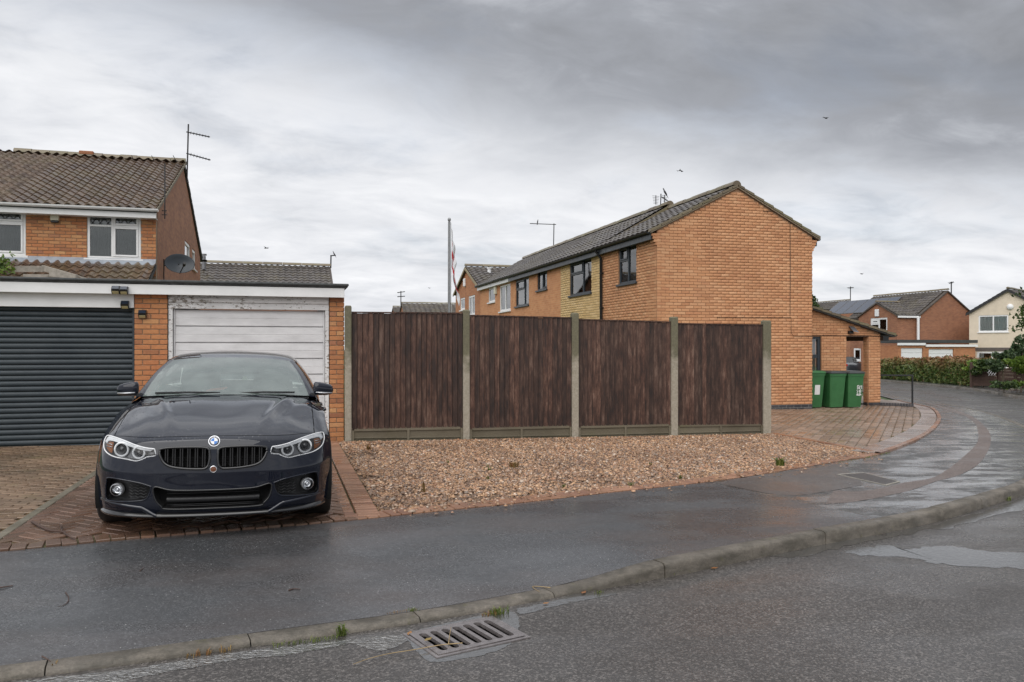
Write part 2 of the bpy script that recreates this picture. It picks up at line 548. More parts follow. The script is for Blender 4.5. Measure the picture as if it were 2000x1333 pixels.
# ================================================================== ground materials
def asphalt(name, c0, c1, grain, wet_lo, wet_hi, wscale, bump=0.5, flecks=0.0, brown=0.0, wthr=(0.42, 0.6), film=0.0, fthr=(0.44, 0.56), con=0.55):
    t = NT(name)
    agg = t.vor(grain, 'F1', 'Color')
    sep_ = t.n('ShaderNodeSeparateColor'); t.l(agg, sep_.inputs[0])
    c = t.ramp(sep_.outputs[0], [(0.0, tuple(x * con for x in c0)), (0.45, c0), (0.8, c1), (1.0, tuple(min(1, x * (2.45 - con)) for x in c1))])
    c = t.mix(t.rng(t.noise(0.8, 5, 0.6), 0.35, 0.7, 0.0, 0.45), c, tuple(x * 0.6 for x in c0))
    if brown: c = t.mix(t.rng(t.noise(0.55, 4, 0.6, (1, 1.6, 1), (4, 1, 0)), 0.45, 0.7, 0, brown), c, (0.10, 0.062, 0.045))
    if flecks:
        f = t.vor(grain * 0.16, 'F1', 'Distance')
        c = t.mix(t.math('MULTIPLY', t.math('LESS_THAN', f, 0.07), flecks * 0.75), c, (0.62, 0.62, 0.60))
    t.set('Base Color', c)
    w = t.noise(wscale, 6, 0.62, (1.0, 1.7, 1))
    t.set('Roughness', t.rng(w, wthr[0], wthr[1], wet_lo, wet_hi, True))
    h = t.math('ADD', t.math('MULTIPLY', sep_.outputs[1], 0.7), t.math('MULTIPLY', t.noise(grain * 1.7, 3), 0.6))
    h = t.math('MULTIPLY', h, t.rng(w, wthr[0], wthr[1], 0.12 if wet_lo < 0.1 else 0.55, 1.0, True))
    t.bump(h, bump, 0.006)
    t.set('Specular IOR Level', 0.5)
    if film:                                        # standing water film on top of the stones
        fw_ = t.noise(wscale * 1.1, 7, 0.68, (0.6, 1.6, 1), (2.7, 5.1, 0))
        t.set('Coat Weight', t.rng(fw_, fthr[0], fthr[1], film, 0.0, True)); t.set('Coat Roughness', 0.2); t.set('Coat IOR', 1.5)
    return t.m
M['road'] = asphalt('road_asphalt', (0.062, 0.056, 0.052), (0.112, 0.102, 0.095), 100, 0.26, 0.48, 0.7, 0.6, film=0.35, fthr=(0.34, 0.54), con=0.7)
M['pavement'] = asphalt('pavement_asphalt', (0.058, 0.060, 0.063), (0.090, 0.092, 0.096), 140, 0.22, 0.44, 0.8, 0.3, 0.9, 0.3, film=0.45, fthr=(0.36, 0.58), con=0.8)
M['pavement_old'] = asphalt('worn_asphalt', (0.058, 0.057, 0.056), (0.105, 0.102, 0.098), 100, 0.16, 0.46, 1.9, 0.35, 0.0, 0.15, (0.42, 0.58), 1.0, (0.45, 0.53))
M['trench'] = asphalt('trench_asphalt', (0.125, 0.098, 0.088), (0.185, 0.15, 0.134), 130, 0.45, 0.65, 1.2, 0.3, con=0.8)
M['patch'] = asphalt('patch_asphalt', (0.080, 0.070, 0.066), (0.12, 0.105, 0.098), 140, 0.3, 0.5, 0.9, 0.25, con=0.85)
M['earth'] = simple('earth', (0.10, 0.085, 0.05), 0.95, 0.4, 2.0, 0.6, 20)
M['lawn'] = simple('lawn', (0.055, 0.085, 0.028), 0.95, 0.4, 6.0, 0.6, 60)
def wetstone(name, stops, moss=0.35, rough=(0.16, 0.55), wsc=1.3, dark=0.4):
    t = NT(name)
    c = t.ramp(t.piece(), stops)
    c = t.mix(0.3, c, t.ramp(t.noise(60, 5, 0.7), [(0.3, (0.3, 0.28, 0.26)), (0.7, (0.75, 0.72, 0.68))]), 'OVERLAY')
    c = t.mix(t.rng(t.noise(1.0, 6, 0.65, None, (3, 3, 3)), 0.42, 0.72, 0, dark), c, (0.05, 0.038, 0.022))
    c = t.mix(t.rng(t.noise(2.7, 6, 0.7, None, (9, 1, 4)), 0.55, 0.75, 0, moss), c, (0.12, 0.12, 0.035))
    t.set('Base Color', c)
    t.set('Roughness', t.rng(t.noise(wsc, 5, 0.6), 0.40, 0.62, rough[0], rough[1], True))
    t.bump(t.noise(120, 4), 0.25, 0.004)
    return t.m
M['paver_red'] = wetstone('paver_red', [(0, (0.12, 0.072, 0.052)), (0.4, (0.165, 0.098, 0.07)), (0.7, (0.155, 0.10, 0.075)), (1, (0.21, 0.122, 0.084))], 0.15, (0.10, 0.40), 0.9)
M['paver_tan'] = wetstone('paver_tan', [(0, (0.165, 0.105, 0.066)), (0.5, (0.195, 0.128, 0.08)), (1, (0.225, 0.15, 0.096))], 0.45, (0.2, 0.55), 0.8, 0.8)
M['paver_brown'] = wetstone('paver_brown', [(0, (0.19, 0.125, 0.085)), (0.5, (0.25, 0.17, 0.12)), (1, (0.31, 0.22, 0.165))], 0.30, (0.14, 0.5), 0.7, 0.55)
M['edging'] = wetstone('edging_brick', [(0, (0.22, 0.11, 0.07)), (0.5, (0.29, 0.15, 0.09)), (1, (0.35, 0.19, 0.12))], 0.30, (0.22, 0.55), 1.2)
M['border'] = wetstone('border_stone', [(0, (0.24, 0.19, 0.17)), (0.5, (0.29, 0.235, 0.21)), (1, (0.34, 0.28, 0.25))], 0.10, (0.16, 0.5), 1.0, 0.25)
M['strip'] = wetstone('strip_stone', [(0, (0.14, 0.125, 0.092)), (1, (0.18, 0.162, 0.12))], 0.6, (0.3, 0.6), 2.0, 0.4)
t = NT('kerb_rough')
c = t.ramp(t.piece(), [(0, (0.138, 0.122, 0.103)), (0.5, (0.163, 0.145, 0.122)), (1, (0.19, 0.168, 0.143))])
c = t.mix(0.55, c, t.ramp(t.noise(70, 6, 0.75), [(0.3, (0.22, 0.21, 0.2)), (0.7, (0.8, 0.78, 0.74))]), 'OVERLAY')
c = t.mix(t.rng(t.noise(4.5, 7, 0.75, (1, 1, 2.2)), 0.40, 0.62, 0, 0.8), c, (0.052, 0.046, 0.034))
c = t.mix(t.rng(t.noise(9, 5, 0.7, None, (3, 1, 2)), 0.60, 0.72, 0, 0.5), c, (0.12, 0.115, 0.04))
t.set('Base Color', c); t.set('Roughness', t.rng(t.noise(3, 5), 0.35, 0.65, 0.4, 0.8)); t.bump(t.noise(85, 6, 0.7), 0.7, 0.006)
M['kerb'] = t.m
M['joint'] = simple('joint_sand', (0.085, 0.075, 0.035), 0.95, 0.4, 12, 0.4, 90)
def water_mat(name, ripple):
    t = NT(name)
    t.set('Base Color', (0.075, 0.072, 0.068)); t.set('Roughness', 0.03); t.set('Specular IOR Level', 0.5); t.set('IOR', 3.0)
    if ripple: t.bump(t.noise(24, 3, 0.5, (1, 1.5, 1), None, 1.2), ripple, 0.03)
    return t.m
M['water'] = water_mat('puddle_water', 0.06)
M['water_ripple'] = water_mat('running_water', 0.9)

# ================================================================== kerb line, property line
def ktop(u):                                       # kerb top above the road: dropped in front of the drives
    t = min(1, max(0, (u - 1.66) / 0.92)); t = t * t * (3 - 2 * t)
    return 0.034 + 0.070 * t
ROADZ = -0.115
kb_px = [(0, 1300), (102, 1289), (222, 1273), (330, 1258), (450, 1241), (600, 1220), (815, 1193), (1000, 1159), (1082, 1144), (1175, 1120), (1282, 1091), (1375, 1072), (1500, 1050), (1560, 1037), (1740, 1007), (1830, 987), (1920, 962), (2000, 933)]
kb = [(-9.0, 3.35), (-5.0, 3.75), (-2.8, 4.05)]
for p in kb_px:
    q = PG(*p, -0.06)
    q = PG(*p, ROADZ + ktop(q[0]))
    kb.append(q)
kb += [(11.6, 9.75), (14.65, 12.9), (17.4, 16.37), (18.97, 19.0), (20.66, 22.6), (23.2, 28.5), (27.5, 39.5), (33, 52)]
KB = [Vector((p[0], p[1], 0)) for p in resample([Vector((*p, 0)) for p in spline([Vector((*p, 0)) for p in kb], 600)], 0.15)]
for _ in range(6):
    KB = [KB[0]] + [(a + b * 2 + c) / 4 for a, b, c in zip(KB, KB[1:], KB[2:])] + [KB[-1]]
pl_px = [(0, 1078), (190, 1060), (400, 1042), (640, 1022), (850, 1000), (1000, 985), (1200, 962), (1400, 940), (1550, 917), (1650, 900), (1720, 888), (1790, 862), (1825, 840), (1838, 818), (1825, 800), (1800, 793)]
pl = [(-9, 5.4), (-5.0, 5.9), (-3.2, 6.12)] + [PG(*p) for p in pl_px] + [(18.6, 20.6), (21.3, 25.3), (25.2, 33.5), (31, 47)]
PL = resample(spline([Vector((*p, 0)) for p in pl], 600), 0.15)
def nrm(C, i):
    t = (C[min(i + 1, len(C) - 1)] - C[max(i - 1, 0)]).normalized()
    return Vector((t.y, -t.x, 0))
def offset(C, d):
    return [p + nrm(C, i) * d for i, p in enumerate(C)]

# ---- ground to the horizon, road
gb = MB()
gb.add([(-600, -600, g(-600) - 0.6), (1500, -600, g(1500) - 0.6), (1500, 1500, g(1500) - 0.6), (-600, 1500, g(-600) - 0.6)], [(0, 1, 2, 3)])
o = gb.build('ground', M['earth']); o['kind'] = 'structure'
GC, GA = Vector((0.955, 4.235, 0)), R(17.0)        # gully: centre and turn
gx, gy = Vector((math.cos(GA), math.sin(GA), 0)), Vector((-math.sin(GA), math.cos(GA), 0))
GW, GD = 0.285, 0.20
rb = MB()
xs, ys = [-60, -GW, GW, 130], [-60, -GD, GD, 130]
vs = []
for y in ys:
    for x in xs:
        p = GC + gx * x + gy * y
        vs.append((p.x, p.y, g(p.x) + ROADZ))
rb.add(vs, [(j * 4 + i, j * 4 + i + 1, j * 4 + i + 5, j * 4 + i + 4) for j in range(3) for i in range(3) if not (i == 1 and j == 1)])
o = rb.build('road', M['road']); o['kind'] = 'structure'

# ---- pavement
def nearest_strip(C, D, i0, i1, m, zfun, mat, name):
    pass
tb = []
kd = [(p.x, p.y) for p in PL]
PLn = np.array(kd)
pave_rows = []
for i, p in enumerate(KB):                          # pair each kerb point with the property line square across
    if i % 2: continue
    n = -nrm(KB, i)
    d = PLn - np.array((p.x, p.y))
    al = d @ np.array((n.x, n.y)); off = np.abs(d @ np.array((n.y, -n.x)))
    ok = np.where((al > 0.2) & (al < 6) & (off < 0.4))[0]
    if len(ok) == 0: continue
    j = ok[np.argmin(off[ok])]
    pave_rows.append((p, PL[j]))
P = []
for a, b in pave_rows:
    row = []
    for k in range(9):
        t = k / 8
        q = a.lerp(b, t)
        z0 = g(a.x) + ROADZ + ktop(a.x) - 0.004; z1 = g(b.x)
        row.append((q.x, q.y, z0 + (z1 - z0) * min(1, t * 1.15)))
    P.append(row)
def pave_z(x, y):
    best = None
    for a, b in pave_rows:
        ab = b - a; t = max(0, min(1, ((x - a.x) * ab.x + (y - a.y) * ab.y) / ab.length_squared))
        q = a + ab * t; d = (q.x - x) ** 2 + (q.y - y) ** 2
        if best is None or d < best[0]: best = (d, t, a, b)
    _, t, a, b = best
    z0 = g(a.x) + ROADZ + ktop(a.x) - 0.004; z1 = g(b.x)
    return z0 + (z1 - z0) * min(1, t * 1.15)
iold = min(range(len(P)), key=lambda i: abs(P[i][0][0] - 5.05))
o = MB().grid(P[:iold + 1]).build('pavement', M['pavement'], smooth=True); o['kind'] = 'structure'
o = MB().grid(P[iold:]).build('pavement_worn', M['pavement_old'], smooth=True); o['kind'] = 'structure'
def sheet(name, px, dz, mat, pts=None, jit=0.0, zf=None, kind='structure', n=None):
    q = [Vector((*PG(*p, dz), 0)) for p in px] if pts is None else [Vector((*p, 0)) for p in pts]
    if n:
        q = spline(q + [q[0]], n)[:-1]
        q = [p + Vector((random.gauss(0, jit), random.gauss(0, jit), 0)) for p in q]
    vs = [(p.x, p.y, (zf(p.x, p.y) if zf else g(p.x) + dz)) for p in q]
    o = MB().add(vs, [tuple(range(len(vs)))]).build(name, mat)
    o['kind'] = kind
    return o
z6 = lambda pts: [(1560 + x / 4.443, 780 + y / 4.443) for x, y in pts]
# reinstated trench: a curved strip in the pavement, and the brownish patch at its near end
t_in = z6([(300, 790), (520, 795), (700, 770), (900, 722), (1150, 680), (1300, 600), (1450, 480), (1540, 390), (1560, 320), (1555, 280), (1530, 210), (1450, 150), (1380, 125), (1200, 62), (1040, 15)])
t_out = z6([(230, 905), (500, 880), (700, 845), (980, 780), (1200, 705), (1400, 650), (1560, 560), (1640, 450), (1665, 380), (1660, 300), (1620, 240), (1540, 170), (1460, 128), (1330, 88), (1130, 30)])
A_ = spline([Vector((*PG(*p), 0)) for p in t_in], 60); B_ = spline([Vector((*PG(*p), 0)) for p in t_out], 60)
rows = [[(q.x, q.y, pave_z(q.x, q.y) + 0.002) for q in (a.lerp(b, k / 4) for k in range(5))] for a, b in zip(A_, B_)]
o = MB().grid(rows).build('trench_strip', M['trench']); o['kind'] = 'structure'
pa = spline([Vector((*PG(*p), 0)) for p in [(1395, 944), (1470, 929), (1560, 919), (1640, 905)]], 24)
pb = spline([Vector((*PG(*p), 0)) for p in [(1500, 964), (1560, 968), (1610, 962), (1690, 948)]], 24)
rows = [[(q.x, q.y, pave_z(q.x, q.y) + 0.0015) for q in (a.lerp(b, 0.03 + 0.94 * k / 6) for k in range(7))] for a, b in zip(pa, pb)]
o = MB().grid(rows).build('pavement_patch', M['patch']); o['kind'] = 'structure'

# ---- kerb stones
kerb = struct('kerb')
KS = resample(KB, 0.01)
u0 = min(range(len(KS)), key=lambda i: abs(KS[i].x - 0.72))
STEP = 92
idx = list(range(u0 % STEP, len(KS) - STEP, STEP))
for n_, i in enumerate(idx):
    if KS[i].x < -3.5 or KS[i].x > 24: continue
    m = MB(); rows = []
    jz, jn = random.uniform(-0.004, 0.004), random.uniform(-0.004, 0.004)
    for k in (0.35, 18, 36, 54, 72, STEP - 0.35):
        p = KS[i + int(k)].lerp(KS[i + int(k) + 1], k - int(k))
        nn = nrm(KS, min(len(KS) - 2, i + int(k)))
        zt = g(p.x) + ROADZ + ktop(p.x) + jz
        prof = [(0.0, -0.2), (0.0, -0.006), (0.006, 0.0), (0.094, -0.002), (0.110, -0.007), (0.121, -0.019), (0.125, -0.036), (0.132, -0.25)]
        rows.append([tuple(p + nn * (a + jn) + Vector((0, 0, zt + b))) for a, b in prof])
    m.grid(rows)
    m.f.append(tuple(range(8))); m.f.append(tuple(range(40, 48)))
    m.build('kerb_stone', M['kerb'], kerb, angle=50)

# ---- the plots behind the pavement
plot = [(p.x, p.y) for p in PL[::6]] + [(31, 60), (-40, 60), (-40, 5.0)]
o = MB().add([(x, y, g(x) - 0.03) for x, y in plot], [tuple(range(len(plot)))]).build('garden_ground', M['lawn']); o['kind'] = 'structure'
farc = [(7, -9), (16, 4), (21.5, 14), (26.31, 23.17), (30.87, 30.29), (34.8, 40.5), (40, 54), (46, 75)]
FK = resample(spline([Vector((*p, 0)) for p in farc], 200), 0.25)
FK2, FK3 = offset(FK, 0.13), offset(FK, 2.1)
fk = struct('far_kerb')
for i in range(0, len(FK) - 4, 4):
    rows = []
    for k in (0.06, 1, 2, 3, 3.94):
        a = FK[i + int(k)].lerp(FK[i + int(k) + 1], k - int(k)); nn = nrm(FK, i + int(k))
        z = g(a.x)
        rows.append([(*(a.xy), z - 0.3), (*(a.xy), z - 0.03), (*((a + nn * 0.015).xy), z - 0.012), (*((a + nn * 0.13).xy), z - 0.012)])
    MB().grid(rows).build('kerb_stone', M['kerb'], fk, angle=50)
o = MB().grid([[(*a.xy, g(a.x) - 0.016), (*b.xy, g(b.x) - 0.016)] for a, b in zip(FK2, FK3)]).build('far_pavement', M['pavement_old']); o['kind'] = 'structure'
fl = [(p.x, p.y) for p in FK3] + [(46, 200), (300, 200), (300, -60), (20, -60)]
o = MB().add([(x, y, g(x) - 0.02) for x, y in fl], [tuple(range(len(fl)))]).build('far_garden_ground', M['lawn']); o['kind'] = 'structure'
o = MB().add([(x, y, g(x) - 0.02) for x, y in [(-60, 60), (46, 62), (46, 200), (-60, 200)]], [(0, 1, 2, 3)]).build('back_garden_ground', M['lawn']); o['kind'] = 'structure'

# ---- puddles
def puddle(name, px, mat, jit=0.015, n=90):
    return sheet(name, px, ROADZ + 0.0015, mat, jit=jit, n=n)
puddle('gutter_water', [(-60, 1345), (120, 1322), (260, 1306), (430, 1279), (600, 1258), (700, 1247), (790, 1238), (800, 1250), (740, 1272), (690, 1258), (640, 1266), (560, 1280), (480, 1287), (380, 1303), (280, 1322), (180, 1345), (60, 1370), (-60, 1380)], M['water_ripple'], 0.006, 130)
PUD = puddle('puddle', [(785, 1240), (830, 1228), (960, 1198), (1000, 1195), (1014, 1215), (1008, 1243), (990, 1262), (940, 1280), (870, 1292), (835, 1290), (812, 1270)], M['water'], 0.004)
puddle('puddle', [(1010, 1190), (1070, 1176), (1130, 1160), (1200, 1157), (1195, 1163), (1140, 1173), (1085, 1184), (1020, 1200)], M['water'], 0.006)
puddle('puddle', [(1636, 1079), (1690, 1069), (1735, 1066), (1765, 1074), (1800, 1070), (1860, 1067), (1930, 1078), (2060, 1084), (2090, 1118), (1960, 1108), (1850, 1104), (1780, 1090), (1700, 1086)], M['water'], 0.02)
puddle('puddle', [(1500, 1087), (1640, 1058), (1760, 1037), (1860, 1016), (1960, 985), (2040, 955), (2060, 980), (1960, 1003), (1870, 1026), (1760, 1045), (1660, 1066), (1560, 1088)], M['water'], 0.02)

# the puddle lies round the grate, not over it
pv = [tuple(v.co.xy) for v in PUD.data.vertices]
hole = [tuple((GC + gx * a + gy * b).xy) for a, b in ((-GW, -GD), (GW, -GD), (GW, GD), (-GW, GD))]
cu_me = plate(pv, [hole], -0.0002, 0.0002)
for v in cu_me.vertices: v.co.z = g(v.co.x) + ROADZ + 0.0015 + v.co.z
PUD.data = cu_me; cu_me.materials.append(M['water'])
# ================================================================== gully
gr = thing('gully_grate', 'slotted iron drain grate in the gutter beside the kerb', 'drain', (GC.x, GC.y, g(GC.x) + ROADZ))
def gl(p, z): q = GC + gx * p[0] + gy * p[1]; return (q.x, q.y, g(q.x) + ROADZ + z)
M['iron'] = simple('cast_iron', (0.22, 0.198, 0.195), 0.2, 0.25, 30, 0.25, 160, metal=0.35)
slots = []
for k in range(7):
    cx = -0.204 + k * 0.068
    s_ = []
    for a in range(9):
        q = math.pi * a / 8
        s_.append((cx + 0.021 * math.cos(q), 0.118 + 0.021 * math.sin(q)))
    for a in range(9):
        q = math.pi + math.pi * a / 8
        s_.append((cx + 0.021 * math.cos(q), -0.120 + 0.021 * math.sin(q)))
    slots.append(s_)
me = plate([(-0.262, -0.176), (0.262, -0.176), (0.262, 0.172), (-0.262, 0.172)], slots, -0.008, 0.010)
for v in me.vertices:
    v.co = gl((v.co.x, v.co.y), v.co.z)
obj('grating', me, M['iron'], gr)
m = MB()
for x0, x1, y0, y1 in ((-0.285, 0.285, -0.20, -0.180), (-0.285, 0.285, 0.177, 0.20), (-0.285, -0.266, -0.180, 0.177), (0.266, 0.285, -0.180, 0.177)):
    pts = [gl(p, 0.006) for p in ((x0, y0), (x1, y0), (x1, y1), (x0, y1))]
    m.prism(pts, (0, 0, -0.06))
m.build('frame', M['iron'], gr)
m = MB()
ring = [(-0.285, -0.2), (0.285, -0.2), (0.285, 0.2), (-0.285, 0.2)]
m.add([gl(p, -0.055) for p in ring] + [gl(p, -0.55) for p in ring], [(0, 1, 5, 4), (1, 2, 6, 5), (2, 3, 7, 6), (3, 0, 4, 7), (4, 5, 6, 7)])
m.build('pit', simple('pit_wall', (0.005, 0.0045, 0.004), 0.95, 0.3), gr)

# inspection cover in the worn pavement
mc = [PG(*p) for p in z6([(330, 655), (560, 640), (880, 715), (760, 745)])]
cz = [pave_z(*p) for p in mc]
ic = thing('inspection_cover', 'dark rectangular inspection cover in the worn pavement', 'cover', (*mc[0], cz[0]))
c_ = [Vector((*p, z)) for p, z in zip(mc, cz)]
ce = sum(c_, Vector()) / 4
M['cover'] = simple('cover_iron', (0.06, 0.05, 0.045), 0.4, 0.25, 30, 0.4, 90, metal=0.3)
MB().prism([p.lerp(ce, 0.10) + Vector((0, 0, -0.03)) for p in c_], (0, 0, 0.036)).build('lid', M['cover'], ic)
m = MB()
for i in range(4):
    a, b = c_[i], c_[(i + 1) % 4]
    m.prism([a, b, b.lerp(ce, 0.07), a.lerp(ce, 0.07)], (0, 0, 0.008))
m.build('frame', M['concrete'], ic)

# ================================================================== paved and gravelled surfaces
def paver(L=0.2, W=0.1, c=0.006):
    return MB().cbox(-L / 2 + 0.0025, L / 2 - 0.0025, -W / 2 + 0.0025, W / 2 - 0.0025, -0.05, 0.0, c)
def pmat(x, y, ang, dz=0.0, sx=1.0):
    z = g(x) + 0.012 + dz + random.uniform(-0.0025, 0.0025)
    return Matrix.Translation((x, y, z)) @ Matrix.Rotation(ang + random.gauss(0, 0.008), 4, 'Z') @ Matrix.Rotation(SLOPE + random.gauss(0, 0.006), 4, 'Y') @ Matrix.Rotation(random.gauss(0, 0.006), 4, 'X') @ Matrix.Diagonal((sx, 1, 1, 1))
def pl_v(u):                                    # property line
    i = int(np.argmin(np.abs(PLn[:, 0] - u))); return PLn[i, 1]
VF = 12.55                                      # front of fence and garage
def base_sheet(name, poly, mat, dz=0.0):
    o = MB().add([(x, y, g(x) + dz) for x, y in poly], [tuple(range(len(poly)))]).build(name, mat); o['kind'] = 'structure'
    return o
# left drive: tan blocks, kerb strip, red herringbone, double row beside the gravel
us = [-4.9, -4.0, -3.0, -2.0, -1.0, 0.0, 0.82]
dpoly = [(u, pl_v(u)) for u in us] + [(0.82, 12.9), (-4.9, 12.9)]
drive = base_sheet('driveway', dpoly, M['joint'], -0.006)
tan = []
for r_ in range(70):
    for c in range(-1, 16):
        x = -4.9 + c * 0.2 + (0.1 if r_ % 2 else 0); y = 5.9 + r_ * 0.1
        if -4.85 < x - 0.1 and x < -2.04 and pl_v(x) + 0.24 < y < 12.62: tan.append(pmat(x, y, 0))
emit(drive, 'paver', paver(), tan, M['paver_tan'], 230, 'far_pavers')
for k in range(14):
    x0 = 6.4 + k * 0.46
    MB().cbox(-2.06, -1.985, x0 + 0.004, x0 + 0.452, g(-2) - 0.05, g(-2) + 0.0175, 0.004).build('strip_stone', M['strip'], drive)
her = []
S45 = R(45)
for a in range(-90, 90):
    for b in range(-50, 50):
        for (cx, cy, an) in ((1.0, 0.5, 0), (-0.5, 1.0, R(90))):
            X, Y = (cx + a + 2 * b) * 0.1, (cy + a - 2 * b) * 0.1
            x = X * math.cos(S45) - Y * math.sin(S45); y = 9.5 + X * math.sin(S45) + Y * math.cos(S45)
            if -2.0 < x < 0.50 and pl_v(x) + 0.25 < y < 12.55: her.append(pmat(x, y, an + S45))
emit(drive, 'paver', paver(), her, M['paver_red'], 290, 'far_pavers')
edge_l = []
x = -4.8
for x in np.arange(-4.85, 0.58, 0.1015):
    y = pl_v(x); dy = (pl_v(x + 0.2) - pl_v(x - 0.2)) / 0.4
    edge_l.append(pmat(x, y + 0.115, R(90) + math.atan(dy)))
emit(drive, 'edging_brick', paver(0.21, 0.1, 0.004), edge_l, M['paver_red'], 300)
dbl = []
for y in np.arange(6.95, 12.55, 0.1025):
    dbl.append(pmat(0.705, y, 0, 0.004)); 
for y in np.arange(6.95, 12.5, 0.205):
    dbl.append(pmat(0.545, y + 0.05, R(90), 0.002))
emit(drive, 'edging_brick', paver(), dbl, M['edging'], 300)

# gravel bed
DG0, DG1 = Vector((*PG(1514, 850), 0)), Vector((*PG(1706, 886), 0))
gpoly = [(0.82, pl_v(0.82) + 0.2)] + [(u, pl_v(u) + 0.2) for u in np.arange(1.4, 8.0, 0.5)] + [(DG1.x, DG1.y), (DG0.x, DG0.y), (DG0.x, VF), (0.82, VF)]
gravel = base_sheet('gravel_bed', gpoly, simple('gravel_base', (0.15, 0.095, 0.06), 0.95, 0.35, 40, 0.6, 200), -0.012)
N = 62000
gp = np.array(gpoly)
xy = np.c_[rng.uniform(gp[:, 0].min(), gp[:, 0].max(), N * 2), rng.uniform(gp[:, 1].min(), gp[:, 1].max(), N * 2)]
xj, yj = gp[:, 0], gp[:, 1]
ins = np.zeros(len(xy), bool)
for i in range(len(gp)):
    x0, y0, x1, y1 = gp[i, 0], gp[i, 1], gp[i - 1, 0], gp[i - 1, 1]
    if y0 == y1: continue
    cond = ((y0 > xy[:, 1]) != (y1 > xy[:, 1])) & (xy[:, 0] < (x1 - x0) * (xy[:, 1] - y0) / (y1 - y0) + x0)
    ins ^= cond
xy = xy[ins]
nv = np.sin(xy[:, 0] * 2.1 + 1.3 * np.sin(xy[:, 1] * 1.7)) * np.sin(xy[:, 1] * 2.9 + xy[:, 0] * 0.8) + 0.6 * np.sin(xy[:, 0] * 6.3 + xy[:, 1] * 4.1) * np.sin(xy[:, 1] * 7.7 - xy[:, 0] * 2.0)
thin = np.clip((nv - 0.35) * 1.4, 0, 0.8) * np.clip((5.0 - xy[:, 0]) / 4.0, 0.15, 1)   # thin places where the soil shows, mostly near the car
xy = xy[rng.uniform(0, 1, len(xy)) > thin][:N]
sp_u = rng.uniform(0.9, 8.2, 420); sp_d = rng.exponential(0.12, 420)                      # a few stones kicked over the edging
sp_v = np.array([pl_v(q) for q in sp_u]) + 0.2 - sp_d
keep_s = sp_d < 0.55
dist = np.hypot(xy[:, 0], xy[:, 1])
oct_ = np.array([(1, 0, 0), (-1, 0, 0), (0, 1, 0), (0, -1, 0), (0, 0, 1), (0, 0, -1), (0.6, 0.6, 0.55), (-0.6, -0.6, 0.55), (-0.62, 0.6, 0.5), (0.6, -0.6, 0.55)], float)
of = [(4, 6, 8), (4, 8, 7), (4, 7, 9), (4, 9, 6), (6, 0, 2), (6, 2, 8), (8, 2, 1), (8, 1, 7), (7, 1, 3), (7, 3, 9), (9, 3, 0), (9, 0, 6)]
n = len(xy)
s_ = rng.gamma(6, 1 / 6, (n, 1)) * 0.0105 + 0.004
sc3 = s_ * rng.uniform(0.65, 1.25, (n, 3)) * np.array((1, 1, 0.72))
an = rng.uniform(0, 2 * np.pi, n)
V = oct_[None] * sc3[:, None] + rng.normal(0, 0.16, (n, 10, 3)) * s_[:, None]
x = V[..., 0] * np.cos(an)[:, None] - V[..., 1] * np.sin(an)[:, None]
y = V[..., 0] * np.sin(an)[:, None] + V[..., 1] * np.cos(an)[:, None]
V = np.stack((x + xy[:, :1], y + xy[:, 1:], V[..., 2] + (-SLOPE * (xy[:, :1] - 1)) - 0.006 + rng.uniform(0, 0.012, (n, 1))), -1).reshape(-1, 3)
L = (np.arange(n)[:, None] * 10 + np.array([i for f in of for i in f])[None]).reshape(-1)
t = NT('gravel_stone')
c = t.ramp(t.piece(), [(0, (0.23, 0.14, 0.085)), (0.15, (0.42, 0.25, 0.135)), (0.3, (0.53, 0.35, 0.21)), (0.45, (0.60, 0.41, 0.265)), (0.58, (0.41, 0.215, 0.125)), (0.7, (0.47, 0.35, 0.26)), (0.82, (0.24, 0.17, 0.135)), (0.93, (0.58, 0.47, 0.37)), (1, (0.68, 0.61, 0.53))])
c = t.mix(t.rng(t.noise(0.75, 5, 0.6), 0.46, 0.72, 0, 0.55), c, (0.15, 0.085, 0.05))
c = t.mix(1.0, c, t.ramp(t.math('FRACT', t.math('MULTIPLY', t.piece(), 17.3)), [(0.0, (0.32, 0.29, 0.28)), (0.35, (0.62, 0.56, 0.52)), (0.7, (0.88, 0.79, 0.73)), (1.0, (1.12, 1.08, 1.04))]), 'MULTIPLY')
t.set('Base Color', c); t.set('Roughness', 0.4)
M['gravel'] = t.m
o = obj('gravel', fastmesh('gravel', V, L, np.full(n * len(of), 3)), M['gravel']); o['kind'] = 'stuff'
tag(o, 'wet tan and pink gravel spread in front of the fence', 'gravel')
ns_ = int(keep_s.sum())
sel_s = rng.choice(n, ns_, replace=False)
Vs = V.reshape(n, 10, 3)[sel_s].copy()
cen_s = Vs.mean(1, keepdims=True)
tgt = np.array([(a, b, max(g(a) + 0.017, pave_z(a, b) + 0.006) if b < pl_v(a) + 0.2 else g(a) + 0.01) for a, b in zip(sp_u[keep_s], sp_v[keep_s])])
Vs = Vs - cen_s + tgt[:, None]
o = obj('spilled_gravel', fastmesh('spilled_gravel', Vs.reshape(-1, 3), (np.arange(ns_)[:, None] * 10 + np.array([i for f in of for i in f])[None]).reshape(-1), np.full(ns_ * len(of), 3)), M['gravel']); o['kind'] = 'stuff'
tag(o, 'loose stones scattered over the brick edging and pavement', 'gravel')
